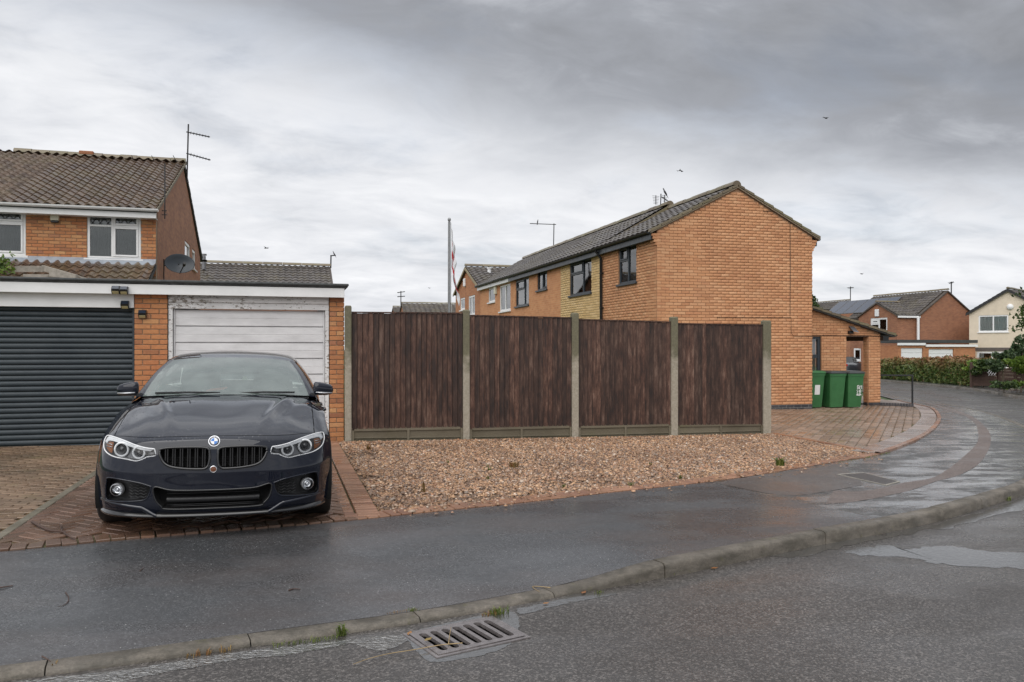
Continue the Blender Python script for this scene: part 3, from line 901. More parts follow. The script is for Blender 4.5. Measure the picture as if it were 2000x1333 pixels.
# brick edging: along the pavement and on the diagonal against the block drive
be = []
s_ = 0.0
Cp = [p for p in PL if 0.62 < p.x < 8.6]
Cr = resample(Cp, 0.104)
for i, p in enumerate(Cr):
    nn = nrm(Cr, i)
    q = p - nn * 0.105
    be.append(pmat(q.x, q.y, math.atan2(nn.y, nn.x), 0.002))
edg = base_sheet('gravel_edging', [tuple(p.xy) for p in Cp[::3]] + [tuple((p - nrm(Cp, i) * 0.22).xy) for i, p in list(enumerate(Cp))[::-3]], M['joint'], -0.004)
emit(edg, 'edging_brick', paver(0.21, 0.1), be, M['edging'], 300)
dg = []
d = (DG1 - DG0); ln = d.length; d.normalize()
for k in np.arange(0.0, ln, 0.215):
    q = DG0 + d * k + Vector((d.y, -d.x, 0)) * -0.06
    dg.append(pmat(q.x, q.y, math.atan2(d.y, d.x), 0.012))
for u in np.arange(0.9, DG0.x, 0.215):
    dg.append(pmat(u, VF - 0.07, 0, -0.004))
emit(edg, 'edging_brick', paver(0.215, 0.1), dg, M['edging'], 300)

# right drive: brown blocks on the slant, stone border round the bend
Ci = offset(PL, -0.42)
sel = [i for i, p in enumerate(PL) if 8.3 < p.x < 19.2]
rpoly = [tuple(DG1.xy)] + [tuple(Ci[i].xy) for i in sel[::4]] + [(18.0, 20.1), (15.2, 19.1), (15.2, 23.5), (8.3, 23.5), (8.3, VF + 0.2), tuple(DG0.xy)]
rd = base_sheet('block_paved_drive', rpoly, M['joint'], -0.006)
blk = []
A45 = R(47)
e1, e2 = Vector((math.cos(A45), math.sin(A45), 0)), Vector((-math.sin(A45), math.cos(A45), 0))
for r_ in range(-160, 120):
    for c in range(-10, 120):
        q = Vector((8.3, 9, 0)) + e1 * (c * 0.204 + (0.102 if r_ % 2 else 0)) + e2 * (r_ * 0.152)
        if q.x > 8.2 and q.y < 23.4 and inside((q.x, q.y), rpoly) and not (9.0 < q.x < 13.4 and q.y > 18.15): blk.append(pmat(q.x, q.y, A45))
emit(rd, 'paver', paver(0.204, 0.152, 0.009), blk, M['paver_brown'], 300, 'far_pavers')
bo = struct('drive_border')
B1, B2 = offset(PL, -0.42), offset(PL, -0.09)
i = sel[0]
while i < sel[-1] - 4:
    rows = []
    for k in (0.05, 1, 2, 2.95):
        a = B1[i + int(k)].lerp(B1[i + int(k) + 1], k - int(k)); b = B2[i + int(k)].lerp(B2[i + int(k) + 1], k - int(k))
        rows.append([(*a.xy, g(a.x) - 0.05), (*a.xy, g(a.x) + 0.018), (*b.xy, g(b.x) + 0.018), (*b.xy, g(b.x) - 0.05)])
    MB().grid(rows).build('border_stone', M['border'], bo)
    i += 3
i = sel[0]
while i < sel[-1] - 4:
    rows = []
    for k in (0.05, 1, 2, 2.95):
        a = B2[i + int(k)].lerp(B2[i + int(k) + 1], k - int(k)); b = PL[i + int(k)].lerp(PL[i + int(k) + 1], k - int(k))
        a = a.lerp(b, 0.15)
        rows.append([(*a.xy, g(a.x) - 0.05), (*a.xy, g(a.x) + 0.035), (*b.xy, g(b.x) + 0.03), (*b.xy, g(b.x) - 0.08)])
    MB().grid(rows).build('kerb_edging', M['edging'], bo)
    i += 3
# ================================================================== garage
VG = 12.7
RX90 = Matrix.Rotation(R(90), 4, 'Z')
def bricks_on(axis, at, a0, a1, z0, z1, holes=(), top=None, face=-1, L=0.225, H=0.075):
    """brick matrices for a wall: axis 'u' faces -y (or +y), axis 'v' faces -x or +x"""
    out = []
    nz = int(round((z1 - z0) / H))
    for i in range(nz):
        z = z0 + (i + 0.5) * H
        x = a0 - (L / 2 if i % 2 else 0)
        while x < a1:
            s, e = max(x, a0), min(x + L, a1)
            segs = [(s, e)]
            for h0, h1, hz0, hz1 in holes:
                if hz0 < z + 0.02 and z - 0.02 < hz1:
                    ns = []
                    for p, q in segs:
                        if q <= h0 or p >= h1: ns.append((p, q)); continue
                        if p < h0: ns.append((p, h0))
                        if q > h1: ns.append((h1, q))
                    segs = ns
            for p, q in segs:
                if top is not None:
                    while q - p > 0.04 and top(q) < z + 0.03 and top(p) >= z + 0.03: q -= 0.02
                    while q - p > 0.04 and top(p) < z + 0.03 and top(q) >= z + 0.03: p += 0.02
                    if top(p) < z + 0.03 or top(q) < z + 0.03: continue
                if q - p < 0.04: continue
                c, w = (p + q) / 2, q - p - 0.010
                S = Matrix.Diagonal((w / 0.215, 1, 1, 1))
                dj = random.uniform(-0.0015, 0.002)
                if axis == 'u':
                    Mx = Matrix.Translation((c, at + dj, z)) @ (Matrix.Rotation(R(180), 4, 'Z') if face > 0 else Matrix.Identity(4)) @ S
                else:
                    Mx = Matrix.Translation((at + dj, c, z)) @ Matrix.Rotation(R(-90) if face < 0 else R(90), 4, 'Z') @ S
                out.append(Mx)
            x += L
    return out
def wall_body(mb, axis, f0, f1, a0, a1, z0, z1, holes=(), top=None, cuts=()):
    """solid wall between faces f0 and f1 with openings; top(a) gives a gable profile"""
    A = sorted({a0, a1, *[h[0] for h in holes], *[h[1] for h in holes], *cuts})
    A = [a for a in A if a0 - 1e-6 <= a <= a1 + 1e-6]
    def quad(p, q, zp0, zq0, zp1, zq1):
        if axis == 'u': mb.prism([(p, f0, zp0), (q, f0, zq0), (q, f0, zq1), (p, f0, zp1)], (0, f1 - f0, 0))
        else: mb.prism([(f0, p, zp0), (f0, q, zq0), (f0, q, zq1), (f0, p, zp1)], (f1 - f0, 0, 0))
    for p, q in zip(A, A[1:]):
        hs = sorted((h[2], h[3]) for h in holes if h[0] <= p + 1e-6 and h[1] >= q - 1e-6)
        z = z0
        for h0, h1 in hs:
            if h0 > z + 1e-4: quad(p, q, z, z, h0, h0)
            z = max(z, h1)
        tp, tq = (top(p), top(q)) if top else (z1, z1)
        if max(tp, tq) > z + 1e-4: quad(p, q, z, z, tp, tq)

def window(th, axis, at, a0, a1, z0, z1, lay, frame, depth=0.07, face=-1, sill=None, fw=0.06, curtain=None, lattice=False, name='window', pane=None):
    """lay: list of (fraction width, [fractions of height from the top, opener flag]); at = outer wall plane"""
    s = face
    def B(mb, x0, x1, d0, d1, y0, y1, c=0.006):
        p, q = at - s * d0, at - s * d1
        lo, hi = min(p, q), max(p, q)
        c = min(c, (x1 - x0) / 3, (y1 - y0) / 3)
        if axis == 'u': mb.cbox(x0, x1, lo, hi, y0, y1, c)
        else: mb.cbox(lo, hi, x0, x1, y0, y1, c)
    f = MB()
    B(f, a0, a1, depth - 0.03, depth + 0.035, z0, z0 + fw); B(f, a0, a1, depth - 0.03, depth + 0.035, z1 - fw, z1)
    B(f, a0, a0 + fw, depth - 0.031, depth + 0.034, z0 + fw, z1 - fw); B(f, a1 - fw, a1, depth - 0.031, depth + 0.034, z0 + fw, z1 - fw)
    W = a1 - a0 - 2 * fw
    x = a0 + fw; panes = []
    for i, (wf, rows) in enumerate(lay):
        x1 = x + W * wf
        if i < len(lay) - 1:
            B(f, x1 - fw * 0.45, x1 + fw * 0.45, depth - 0.032, depth + 0.033, z0 + fw, z1 - fw)
        zt = z1 - fw
        Hh = z1 - z0 - 2 * fw
        for j, (hf, op) in enumerate(rows):
            zb = zt - Hh * hf
            if j < len(rows) - 1: B(f, x, x1, depth - 0.033, depth + 0.032, zb - fw * 0.4, zb + fw * 0.4)
            px0, px1 = x + (fw * 0.45 if i else 0), x1 - (fw * 0.45 if i < len(lay) - 1 else 0)
            pz0, pz1 = zb + (fw * 0.4 if j < len(rows) - 1 else 0), zt - (fw * 0.4 if j else 0)
            if op:                                     # opening light has a frame of its own, standing proud
                e = fw * 0.75
                B(f, px0, px1, depth - 0.05, depth + 0.02, pz0, pz0 + e); B(f, px0, px1, depth - 0.05, depth + 0.02, pz1 - e, pz1)
                B(f, px0, px0 + e, depth - 0.051, depth + 0.02, pz0 + e, pz1 - e); B(f, px1 - e, px1, depth - 0.051, depth + 0.02, pz0 + e, pz1 - e)
                px0 += e; px1 -= e; pz0 += e; pz1 -= e
            panes.append((px0, px1, pz0, pz1, j == 0 and len(rows) > 1))
            zt = zb
        x = x1
    fo = f.build(name, frame, th)
    for px0, px1, pz0, pz1, upper in panes:
        pm = MB(); B(pm, px0 - 0.004, px1 + 0.004, depth + 0.002, depth + 0.010, pz0 - 0.004, pz1 + 0.004, 0.001)
        pm.build('pane', pane or M['glass'], fo)
        if lattice and upper:
            lm = MB(); st = 0.16; hgt = pz1 - pz0
            k = px0 - hgt
            while k < px1:
                for sg in (1, -1):
                    a, b = (k, pz0), (k + hgt * 0.75, pz1)
                    if sg < 0: a, b = (k, pz1), (k + hgt * 0.75, pz0)
                    def clip(p, q):
                        t0, t1 = 0.0, 1.0
                        dx = q[0] - p[0]
                        t0 = max(0, (px0 - p[0]) / dx); t1 = min(1, (px1 - p[0]) / dx)
                        if t1 <= t0: return None
                        return (p[0] + dx * t0, p[1] + (q[1] - p[1]) * t0), (p[0] + dx * t1, p[1] + (q[1] - p[1]) * t1)
                    cc = clip(a, b)
                    if cc:
                        yy = at - s * (depth - 0.004 - 0.002 * sg)
                        if axis == 'u': lm.tube([(cc[0][0], yy, cc[0][1]), (cc[1][0], yy, cc[1][1])], 0.010, 4)
                        else: lm.tube([(yy, cc[0][0], cc[0][1]), (yy, cc[1][0], cc[1][1])], 0.007, 4)
                k += st
            if lm.v: lm.build('lead_lattice', M['dark_metal'], fo)
    if sill is not None:
        sm = MB(); B(sm, a0 - 0.06, a1 + 0.06, -0.06, depth, z0 - 0.06, z0 - 0.003); sm.build('sill', sill, fo)
    if curtain is not None:
        mt, cover = curtain
        cm = MB(); n = 40; rows = []
        for zz in (z0 + 0.02, z1 - 0.02):
            r_ = []
            for k in range(n + 1):
                a = a0 + (a1 - a0) * k / n
                d = depth + 0.035 + 0.012 * math.sin(k * 1.9) + 0.006 * math.sin(k * 0.7 + 1)
                r_.append((a, at - s * d, zz) if axis == 'u' else (at - s * d, a, zz))
            rows.append(r_)
        if cover == 'sides':
            for lo, hi in ((0, 9), (31, 40)): cm.grid([rows[0][lo:hi + 1], rows[1][lo:hi + 1]])
        elif cover == 'right': cm.grid([rows[0][20:], rows[1][20:]])
        else: cm.grid(rows)
        cm.build('curtain', mt, fo)
    return fo

GU0, GU1 = -4.85, PV(672, 700, VG)[0]
uP0, uP1 = PV(262, 700, VG)[0], PV(328, 700, VG)[0]
uP2 = PV(643, 700, VG)[0]
zr = PV(676, 557, VG)[1]
garage = thing('garage', 'flat roofed brick garage with a grey roller door and a peeling white door', 'garage', (-1.9, 15.5, 0))
gb0 = g(-2)
m = MB()
m.box(uP0 + 0.008, uP1 - 0.008, VG + 0.008, VG + 0.23, gb0 - 0.1, zr - 0.2)
m.box(uP2 + 0.008, GU1 - 0.008, VG + 0.008, 18.2, g(1) - 0.1, zr - 0.2)
m.box(GU0 - 0.4, GU0, VG + 0.008, 18.2, gb0 - 0.1, zr - 0.2)
m.box(GU0, uP2, 17.98, 18.2, gb0 - 0.1, zr - 0.2)
m.box(uP1 - 0.2, uP1 - 0.03, VG + 0.23, 17.98, gb0 - 0.1, zr - 0.2)
m.build('wall', M['mortar'], garage)
bz0 = PV(262, 878, VG)[1] - 0.05
bl = bricks_on('u', VG, uP0, uP1, bz0, zr - 0.2) + bricks_on('u', VG, uP2, GU1, bz0 - 0.01, zr - 0.2)
bl += bricks_on('v', GU1, VG + 0.03, 18.2, bz0 - 0.01, zr - 0.2, face=1)
bl += bricks_on('u', VG, GU0 - 0.4, GU0, bz0, zr - 0.2) + bricks_on('v', GU0 - 0.4, VG + 0.03, 18.2, bz0, zr - 0.2, face=-1)
emit(garage, 'brick', BRICK, bl, M['brick_red'], 260, 'brickwork', key=None)
# roof and fascia
zf0, zf1 = PV(676, 583, VG)[1], PV(676, 565, VG)[1]
uR = PV(679, 560, VG - 0.12)[0]
m = MB(); m.cbox(GU0 - 0.6, uR, VG - 0.16, 18.4, zf1 + 0.004, zr, 0.012)
m.build('roof', M['felt'], garage)
m = MB(); m.tube([(GU0 - 0.6, VG - 0.165, zr - 0.015), (uR, VG - 0.165, zr - 0.015)], 0.022, 8); m.tube([(uR - 0.005, VG - 0.165, zr - 0.015), (uR - 0.005, 18.4, zr - 0.015)], 0.022, 8)
m.build('felt_drip', M['felt'], garage)
m = MB(); m.cbox(GU0 - 0.55, uR - 0.05, VG - 0.14, VG - 0.12, zf0, zf1, 0.003); m.cbox(uR - 0.07, uR - 0.05, VG - 0.119, 18.3, zf0, zf1, 0.003)
m.build('fascia', M['white'], garage)
m = MB(); m.box(GU0 - 0.5, uR - 0.07, VG - 0.12, VG + 0.01, zf0 + 0.02, zf0 + 0.03)
m.build('soffit', M['white'], garage)
# roller door
zh = PV(262, 602, VG)[1]
m = MB(); m.cbox(GU0, uP0 - 0.002, VG - 0.01, VG + 0.05, zh, zf0 + 0.022, 0.004)
m.build('header_board', M['white'], garage)
rl = MB(); rl.cbox(GU0, GU0 + 0.07, VG + 0.06, VG + 0.13, gb0 - 0.02, zh, 0.004); rl.cbox(uP0 - 0.035, uP0 - 0.004, VG + 0.06, VG + 0.13, gb0 - 0.02, zh, 0.004)
roll = rl.build('roller_door', M['anthracite'], garage)
z = zh + 0.02; zbot = PV(0, 881, VG)[1] - 0.02
sh = 0.0765; ns = int((z - zbot) / sh) + 1
sm = MB(); rows = []
prof = [(0.0, 0.004), (-0.008, 0.010), (-0.014, 0.022), (-0.015, 0.042), (-0.011, 0.060), (-0.003, 0.070), (0.004, 0.0755)]
for uu in (GU0 + 0.06, uP0 - 0.02): rows.append([(uu, VG + 0.10 + a, b) for a, b in prof])
sm.grid(rows)
me = sm.mesh('slat', True)
t = NT('shutter_paint')
t.set('Base Color', t.ramp(t.noise(3, 5), [(0.3, (0.020, 0.030, 0.038)), (0.7, (0.034, 0.045, 0.053))]))
t.set('Roughness', t.rng(t.noise(40, 4, 0.7), 0.3, 0.7, 0.42, 0.6)); t.set('Metallic', 0.0)
me.materials.append(t.m)
for k in range(ns):
    o = bpy.data.objects.new('slat', me); COL.objects.link(o); attach(o, roll); o.location = (0, 0, z - (k + 1) * sh)
# white up-and-over door: peeling frame and boards
t = NT('peeling_paint')
pn = t.noise(14, 7, 0.72, (1, 1, 2.4))
peel = t.math('GREATER_THAN', t.math('ADD', pn, t.math('MULTIPLY', t.noise(1.6, 3), 0.35)), 0.765)
c = t.ramp(t.noise(5, 5), [(0.3, (0.62, 0.61, 0.60)), (0.7, (0.78, 0.775, 0.77))])
t.set('Base Color', t.mix(peel, c, t.ramp(t.noise(30, 4), [(0.3, (0.13, 0.11, 0.09)), (0.7, (0.33, 0.29, 0.25))])))
t.set('Roughness', 0.55); t.bump(t.math('SUBTRACT', 1.0, peel), 0.5, 0.004)
M['peel'] = t.m
t = NT('old_white_paint')
pn = t.noise(9, 7, 0.75, (0.5, 1, 3.5))
peel = t.rng(t.math('ADD', pn, t.math('MULTIPLY', t.noise(1.1, 3), 0.3)), 0.80, 0.84, 0, 0.75)
c = t.ramp(t.noise(2.5, 5, 0.6, (1, 1, 3)), [(0.3, (0.56, 0.55, 0.55)), (0.7, (0.72, 0.71, 0.71))])
t.set('Base Color', t.mix(peel, c, (0.27, 0.25, 0.23)))
t.set('Roughness', 0.5); t.bump(t.noise(60, 4, 0.6, (0.2, 1, 1)), 0.2, 0.004)
M['old_white'] = t.m
uD0, uD1 = PV(338, 700, VG + 0.06)[0], PV(635, 700, VG + 0.06)[0]
zd = PV(480, 605, VG + 0.06)[1]
m = MB()
m.cbox(uP1 + 0.003, uP2 - 0.003, VG + 0.02, VG + 0.14, zd, zf0 + 0.02, 0.004)
m.cbox(uP1 + 0.003, uD0, VG + 0.021, VG + 0.139, gb0 - 0.03, zd - 0.001, 0.004)
m.cbox(uD1, uP2 - 0.003, VG + 0.021, VG + 0.139, gb0 - 0.03, zd - 0.001, 0.004)
m.build('door_frame', M['peel'], garage)
m = MB(); m.cbox(uP1 + 0.01, uP2 - 0.01, VG - 0.005, VG + 0.018, PV(480, 592, VG)[1], PV(480, 584, VG)[1], 0.004)
m.build('drip_board', M['peel'], garage)
m = MB(); m.box(uD0 + 0.01, uD1 - 0.01, VG + 0.11, VG + 0.13, gb0 + 0.01, zd - 0.01)
m.cbox(uD0 + 0.006, uD0 + 0.03, VG + 0.075, VG + 0.109, gb0 + 0.01, zd - 0.008, 0.003); m.cbox(uD1 - 0.03, uD1 - 0.006, VG + 0.075, VG + 0.109, gb0 + 0.01, zd - 0.008, 0.003)
wd = m.build('up_and_over_door', M['old_white'], garage)
nb = 8; hb = (zd - 0.015 - gb0 - 0.02) / nb
for k in range(nb):
    z0 = gb0 + 0.02 + k * hb
    b = MB()
    b.prism([(uD0 + 0.032, VG + 0.108, z0 + 0.012), (uD0 + 0.032, VG + 0.078, z0 + 0.012), (uD0 + 0.032, VG + 0.082, z0 + hb * 0.48), (uD0 + 0.032, VG + 0.086, z0 + hb * 0.50), (uD0 + 0.032, VG + 0.082, z0 + hb * 0.52), (uD0 + 0.032, VG + 0.092, z0 + hb - 0.004), (uD0 + 0.032, VG + 0.108, z0 + hb - 0.004)], (uD1 - uD0 - 0.064, 0, 0))
    b.build('door_board', M['old_white'], wd)
# solar lights
M['led'] = simple('lamp_lens', (0.62, 0.55, 0.30), 0.3, 0.1, 30)
M['solar'] = simple('solar_cell', (0.02, 0.03, 0.05), 0.15, 0.1, 30)
def solar(px, py, v, lab):
    u, z = PV(px, py, v)
    th = thing('solar_light', lab, 'lamp', (u, v, z), 'solar lights on the garage')
    w, h = 0.052, 0.058
    m = MB(); m.prism([(u - w, v, z - h), (u - w, v, z + h), (u - w, v - 0.035, z + h), (u - w, v - 0.085, z + h * 0.1), (u - w, v - 0.075, z - h * 0.3), (u - w, v - 0.03, z - h)], (2 * w, 0, 0)); m.build('housing', M['black'], th)
    m = MB(); m.prism([(u - w * 0.8, v - 0.033, z - h * 0.95), (u + w * 0.8, v - 0.033, z - h * 0.95), (u + w * 0.8, v - 0.075, z - h * 0.36), (u - w * 0.8, v - 0.075, z - h * 0.36)], (0, -0.004, -0.002)); m.build('lens', M['led'], th)
    m = MB(); m.prism([(u - w * 0.85, v - 0.042, z + h * 0.94), (u + w * 0.85, v - 0.042, z + h * 0.94), (u + w * 0.85, v - 0.083, z + h * 0.18), (u - w * 0.85, v - 0.083, z + h * 0.18)], (0, -0.004, 0.003)); m.build('solar_panel', M['solar'], th)
solar(227, 567, VG - 0.141, 'black solar light on the white fascia, left of the pair')
solar(243, 568, VG - 0.141, 'black solar light on the white fascia, right of the pair')
solar(245, 596, VG - 0.011, 'black solar light on the header board above the roller door')
solar(279, 614, VG - 0.007, 'black solar light on the brick pillar between the garage doors')

# ================================================================== fence
t = NT('fence_wood')
sp = t.n('ShaderNodeCombineXYZ'); pr = t.piece(); t.l(t.math('MULTIPLY', pr, 37.0), sp.inputs[2]); t.l(t.math('MULTIPLY', pr, 11.0), sp.inputs[0])
grain = t.noise(34, 5, 0.6, (1, 1, 0.045), sp.outputs[0])
worn = t.noise(8, 8, 0.76, (1.7, 1, 0.42), sp.outputs[0])
wide = t.noise(0.9, 4, 0.6, (1, 1, 0.7))
c = t.ramp(t.math('ADD', t.math('MULTIPLY', worn, 0.75), t.math('ADD', t.math('MULTIPLY', grain, 0.3), t.math('MULTIPLY', wide, 0.22))),
           [(0.53, (0.018, 0.0080, 0.0052)), (0.61, (0.044, 0.0195, 0.0120)), (0.68, (0.078, 0.040, 0.027)), (0.78, (0.155, 0.10, 0.076))])
c = t.mix(1.0, c, t.ramp(pr, [(0, (0.55, 0.52, 0.5)), (0.5, (1.0, 0.97, 0.95)), (1, (1.5, 1.42, 1.38))]), 'MULTIPLY')
kn = t.vor(3.2, 'F1', 'Distance')
c = t.mix(t.math('LESS_THAN', kn, 0.06), c, (0.015, 0.008, 0.006))
t.set('Base Color', c); t.set('Roughness', t.rng(worn, 0.3, 0.7, 0.5, 0.75)); t.bump(grain, 0.35, 0.004)
M['fence'] = t.m
t = NT('mossy_concrete')
sepz = t.n('ShaderNodeSeparateXYZ'); t.l(t.pos(), sepz.inputs[0])
up = t.rng(t.math('ADD', sepz.outputs[2], t.math('MULTIPLY', t.noise(6, 5), 1.0)), 1.6, 1.9, 0, 0.8)
c = t.mix(up, t.ramp(t.noise(30, 5, 0.7), [(0.3, (0.27, 0.235, 0.18)), (0.7, (0.42, 0.375, 0.30))]), t.ramp(t.noise(40, 5, 0.7), [(0.3, (0.06, 0.058, 0.032)), (0.7, (0.15, 0.14, 0.075))]))
t.set('Base Color', c); t.set('Roughness', 0.9); t.bump(t.noise(140, 5), 0.6, 0.004)
M['post'] = t.m
M['gboard'] = wetstone('gravel_board', [(0, (0.13, 0.11, 0.075)), (1, (0.18, 0.155, 0.11))], 0.5, (0.6, 0.85), 2, 0.5)
VFc = 12.66
M['gap_shade'] = simple('gap_shade_black', (0.008, 0.006, 0.005), 0.95)
fence = thing('fence', 'dark brown closeboard timber fence with concrete posts and gravel boards', 'fence', (4.6, VFc, g(4.6)))
posts = [((674, 685), 597, 862), ((905, 918), 605, 860), ((1118, 1131), 611, 856), ((1312, 1325), 619, 851), ((1492, 1507), 626, 845)]
pu = []
for (x0, x1), yt, yb in posts:
    a, zt = PV(x0, yt, VFc - 0.05); b, _ = PV(x1, yt, VFc - 0.05); _, zb = PV((x0 + x1) / 2, yb, VFc - 0.05)
    if not pu: b = max(b, a + 0.1)
    pu.append((a, b, zt, zb))
    m = MB()
    pts = [(a, VFc - 0.05), (b, VFc - 0.05), (b, VFc + 0.05), (a, VFc + 0.05)]
    e = 0.012
    lo = [(a, VFc - 0.05 + e), (a + e, VFc - 0.05), (b - e, VFc - 0.05), (b, VFc - 0.05 + e), (b, VFc + 0.05), (a, VFc + 0.05)]
    rows = [[(*p, zb - 0.15) for p in lo], [(*p, zt - 0.02) for p in lo]]
    cx = (a + b) / 2
    top = [((p[0] - cx) * 0.75 + cx, (p[1] - VFc) * 0.75 + VFc, zt) for p in lo]
    n = 6
    m.add(rows[0] + rows[1] + top, [(i, (i + 1) % n, (i + 1) % n + n, i + n) for i in range(n)] + [(i + n, (i + 1) % n + n, (i + 1) % n + 2 * n, i + 2 * n) for i in range(n)] + [tuple(range(2 * n, 3 * n))])
    m.build('post', M['post'], fence)
tops = [((686, 611), (905, 613)), ((918, 617), (1118, 622)), ((1131, 625), (1312, 630)), ((1325, 633), (1492, 636))]
bots = [((686, 838), (905, 833)), ((918, 836), (1118, 831)), ((1131, 832), (1312, 828)), ((1325, 830), (1492, 828))]
for k in range(4):
    a, b = pu[k][1] + 0.004, pu[k + 1][0] - 0.004
    zta, ztb = PV(*tops[k][0], VFc)[1], PV(*tops[k][1], VFc)[1]
    zba, zbb = PV(*bots[k][0], VFc)[1], PV(*bots[k][1], VFc)[1]
    m = MB()
    for fz in (0.1, 0.5, 0.9):
        z0, z1 = zba + (zta - zba) * fz, zbb + (ztb - zbb) * fz
        m.prism([(a, VFc + 0.012, z0 - 0.035), (b, VFc + 0.012, z1 - 0.035), (b, VFc + 0.012, z1 + 0.035), (a, VFc + 0.012, z0 + 0.035)], (0, 0.035, 0))
    pan = m.build('panel', M['fence'], fence)
    bk = MB(); bk.prism([(a, VFc + 0.0115, zba), (b, VFc + 0.0115, zbb), (b, VFc + 0.0115, ztb - 0.01), (a, VFc + 0.0115, zta - 0.01)], (0, -0.002, 0)); bk.build('gap_shade_sheet', M['gap_shade'], pan)  # dark sheet added behind the boards so their gaps read as shadow
    w_ = b - a; nb = 21; bw = w_ / nb
    for i in range(nb):
        x0, x1 = a + i * bw + 0.0025, min(b, a + (i + 1) * bw - 0.0025)
        f0, f1 = (x0 - a) / w_, (x1 - a) / w_
        jt = random.gauss(0, 0.006)
        zt0, zt1 = zta + (ztb - zta) * f0 + jt, zta + (ztb - zta) * f1 + jt
        zb0 = zba + (zbb - zba) * f0 - 0.02 + random.gauss(0, 0.003)
        bb = MB()
        y0, y1 = VFc - 0.003, VFc - 0.016 - random.uniform(0, 0.004)       # feather edge: thin at left, thick at right
        bb.prism([(x0, VFc + 0.008, zb0), (x0, y0, zb0), (x1 - 0.003, y1, zb0), (x1, y1 + 0.003, zb0), (x1, VFc + 0.008, zb0)], (0, 0, 1))
        for q in range(5, 10):
            p = bb.v[q]; bb.v[q] = (p[0], p[1], zt0 + (zt1 - zt0) * (p[0] - x0) / (x1 - x0))
        bb.build('board', M['fence'], pan)
    cp = MB(); cp.prism([(a, VFc - 0.024, zta - 0.004), (b, VFc - 0.024, ztb - 0.004), (b, VFc - 0.024, ztb + 0.016), (a, VFc - 0.024, zta + 0.016)], (0, 0.06, 0))
    cp.build('capping', M['fence'], pan)
    zg0 = pu[k][3] - 0.03; zg1 = pu[k + 1][3] - 0.03
    gm = MB()
    gm.prism([(a, VFc - 0.005, zg0 - 0.1), (b, VFc - 0.005, zg1 - 0.1), (b, VFc - 0.005, zbb + 0.01), (a, VFc - 0.005, zba + 0.01)], (0, 0.03, 0))
    for q0, q1 in ((0.0, 0.02), (0.49, 0.51), (0.98, 1.0)):
        xa, xb = a + w_ * q0, a + w_ * q1
        gm.box(xa, xb, VFc - 0.026, VFc - 0.006, min(zg0, zg1) - 0.1, min(zba, zbb) - 0.022)
    for f0, f1 in ((0.82, 1.0), (0.30, 0.40)):
        za0, za1 = zg0 + (zba - zg0) * f0, zg0 + (zba - zg0) * f1
        zc0, zc1 = zg1 + (zbb - zg1) * f0, zg1 + (zbb - zg1) * f1
        gm.prism([(a + 0.04, VFc - 0.024, za0), (b - 0.04, VFc - 0.024, zc0), (b - 0.04, VFc - 0.024, zc1 - 0.006), (a + 0.04, VFc - 0.024, za1 - 0.006)], (0, 0.018, 0))
    gm.build('gravel_board', M['gboard'], fence)
# ================================================================== roofs
def roof_mats(origin, t, s, length, run, w, gauge, skip=None):
    t, s = Vector(t), Vector(s); n = t.cross(s)
    Rm = Matrix((t, s, n)).transposed().to_4x4()
    out = []
    nc, nr = int(length / w), int(run / gauge) + 1
    for r_ in range(nr):
        for c in range(nc):
            p = Vector(origin) + t * (c * w) + s * min(r_ * gauge, run - gauge * 1.13) + n * 0.012
            out.append(Matrix.Translation(p) @ Rm @ Matrix.Rotation(random.gauss(0, 0.006), 4, 'Z') @ Matrix.Rotation(random.gauss(0, 0.006), 4, 'X'))
    return out
def half_round(mb, p, q, r, n=7):
    p, q = Vector(p), Vector(q)
    d = (q - p).normalized(); a = d.cross(Vector((0, 0, 1))).normalized()
    rows = []
    for e in (p, q):
        rows.append([e + a * (r * math.cos(math.pi * k / n)) + Vector((0, 0, r * math.sin(math.pi * k / n))) for k in range(n + 1)])
    mb.grid(rows)
    mb.f.append(tuple(len(mb.v) - 2 * (n + 1) + i for i in range(n + 1))); mb.f.append(tuple(len(mb.v) - (n + 1) + i for i in range(n + 1)))
def ridge_tiles(th, p, q, r, mat, step=0.45, name='ridge_tile'):
    p, q = Vector(p), Vector(q); L = (q - p).length; d = (q - p) / L
    k = 0.0
    while k < L - 0.05:
        m = MB(); lift = Vector((0, 0, 0.035 + random.gauss(0, 0.004))); half_round(m, p + d * k + lift, p + d * min(L, k + step - 0.012) + lift, r * random.uniform(1.0, 1.06)); m.build(name, mat, th, angle=40)
        k += step
def gutter(mb, p, q, r=0.055):
    p, q = Vector(p), Vector(q)
    d = (q - p).normalized(); a = d.cross(Vector((0, 0, 1))).normalized(); n = 6
    rows = []
    for e in (p, q):
        rows.append([e + a * (r * math.cos(math.pi * k / n)) - Vector((0, 0, r * math.sin(math.pi * k / n))) for k in range(n + 1)] + [e + a * (-(r - 0.006) * math.cos(math.pi * k / n)) - Vector((0, 0, (r - 0.006) * math.sin(math.pi * k / n))) for k in range(n + 1)])
    mb.grid(rows)
    N = 2 * n + 2
    mb.f.append(tuple(len(mb.v) - 2 * N + i for i in range(N))); mb.f.append(tuple(len(mb.v) - N + i for i in range(N)))

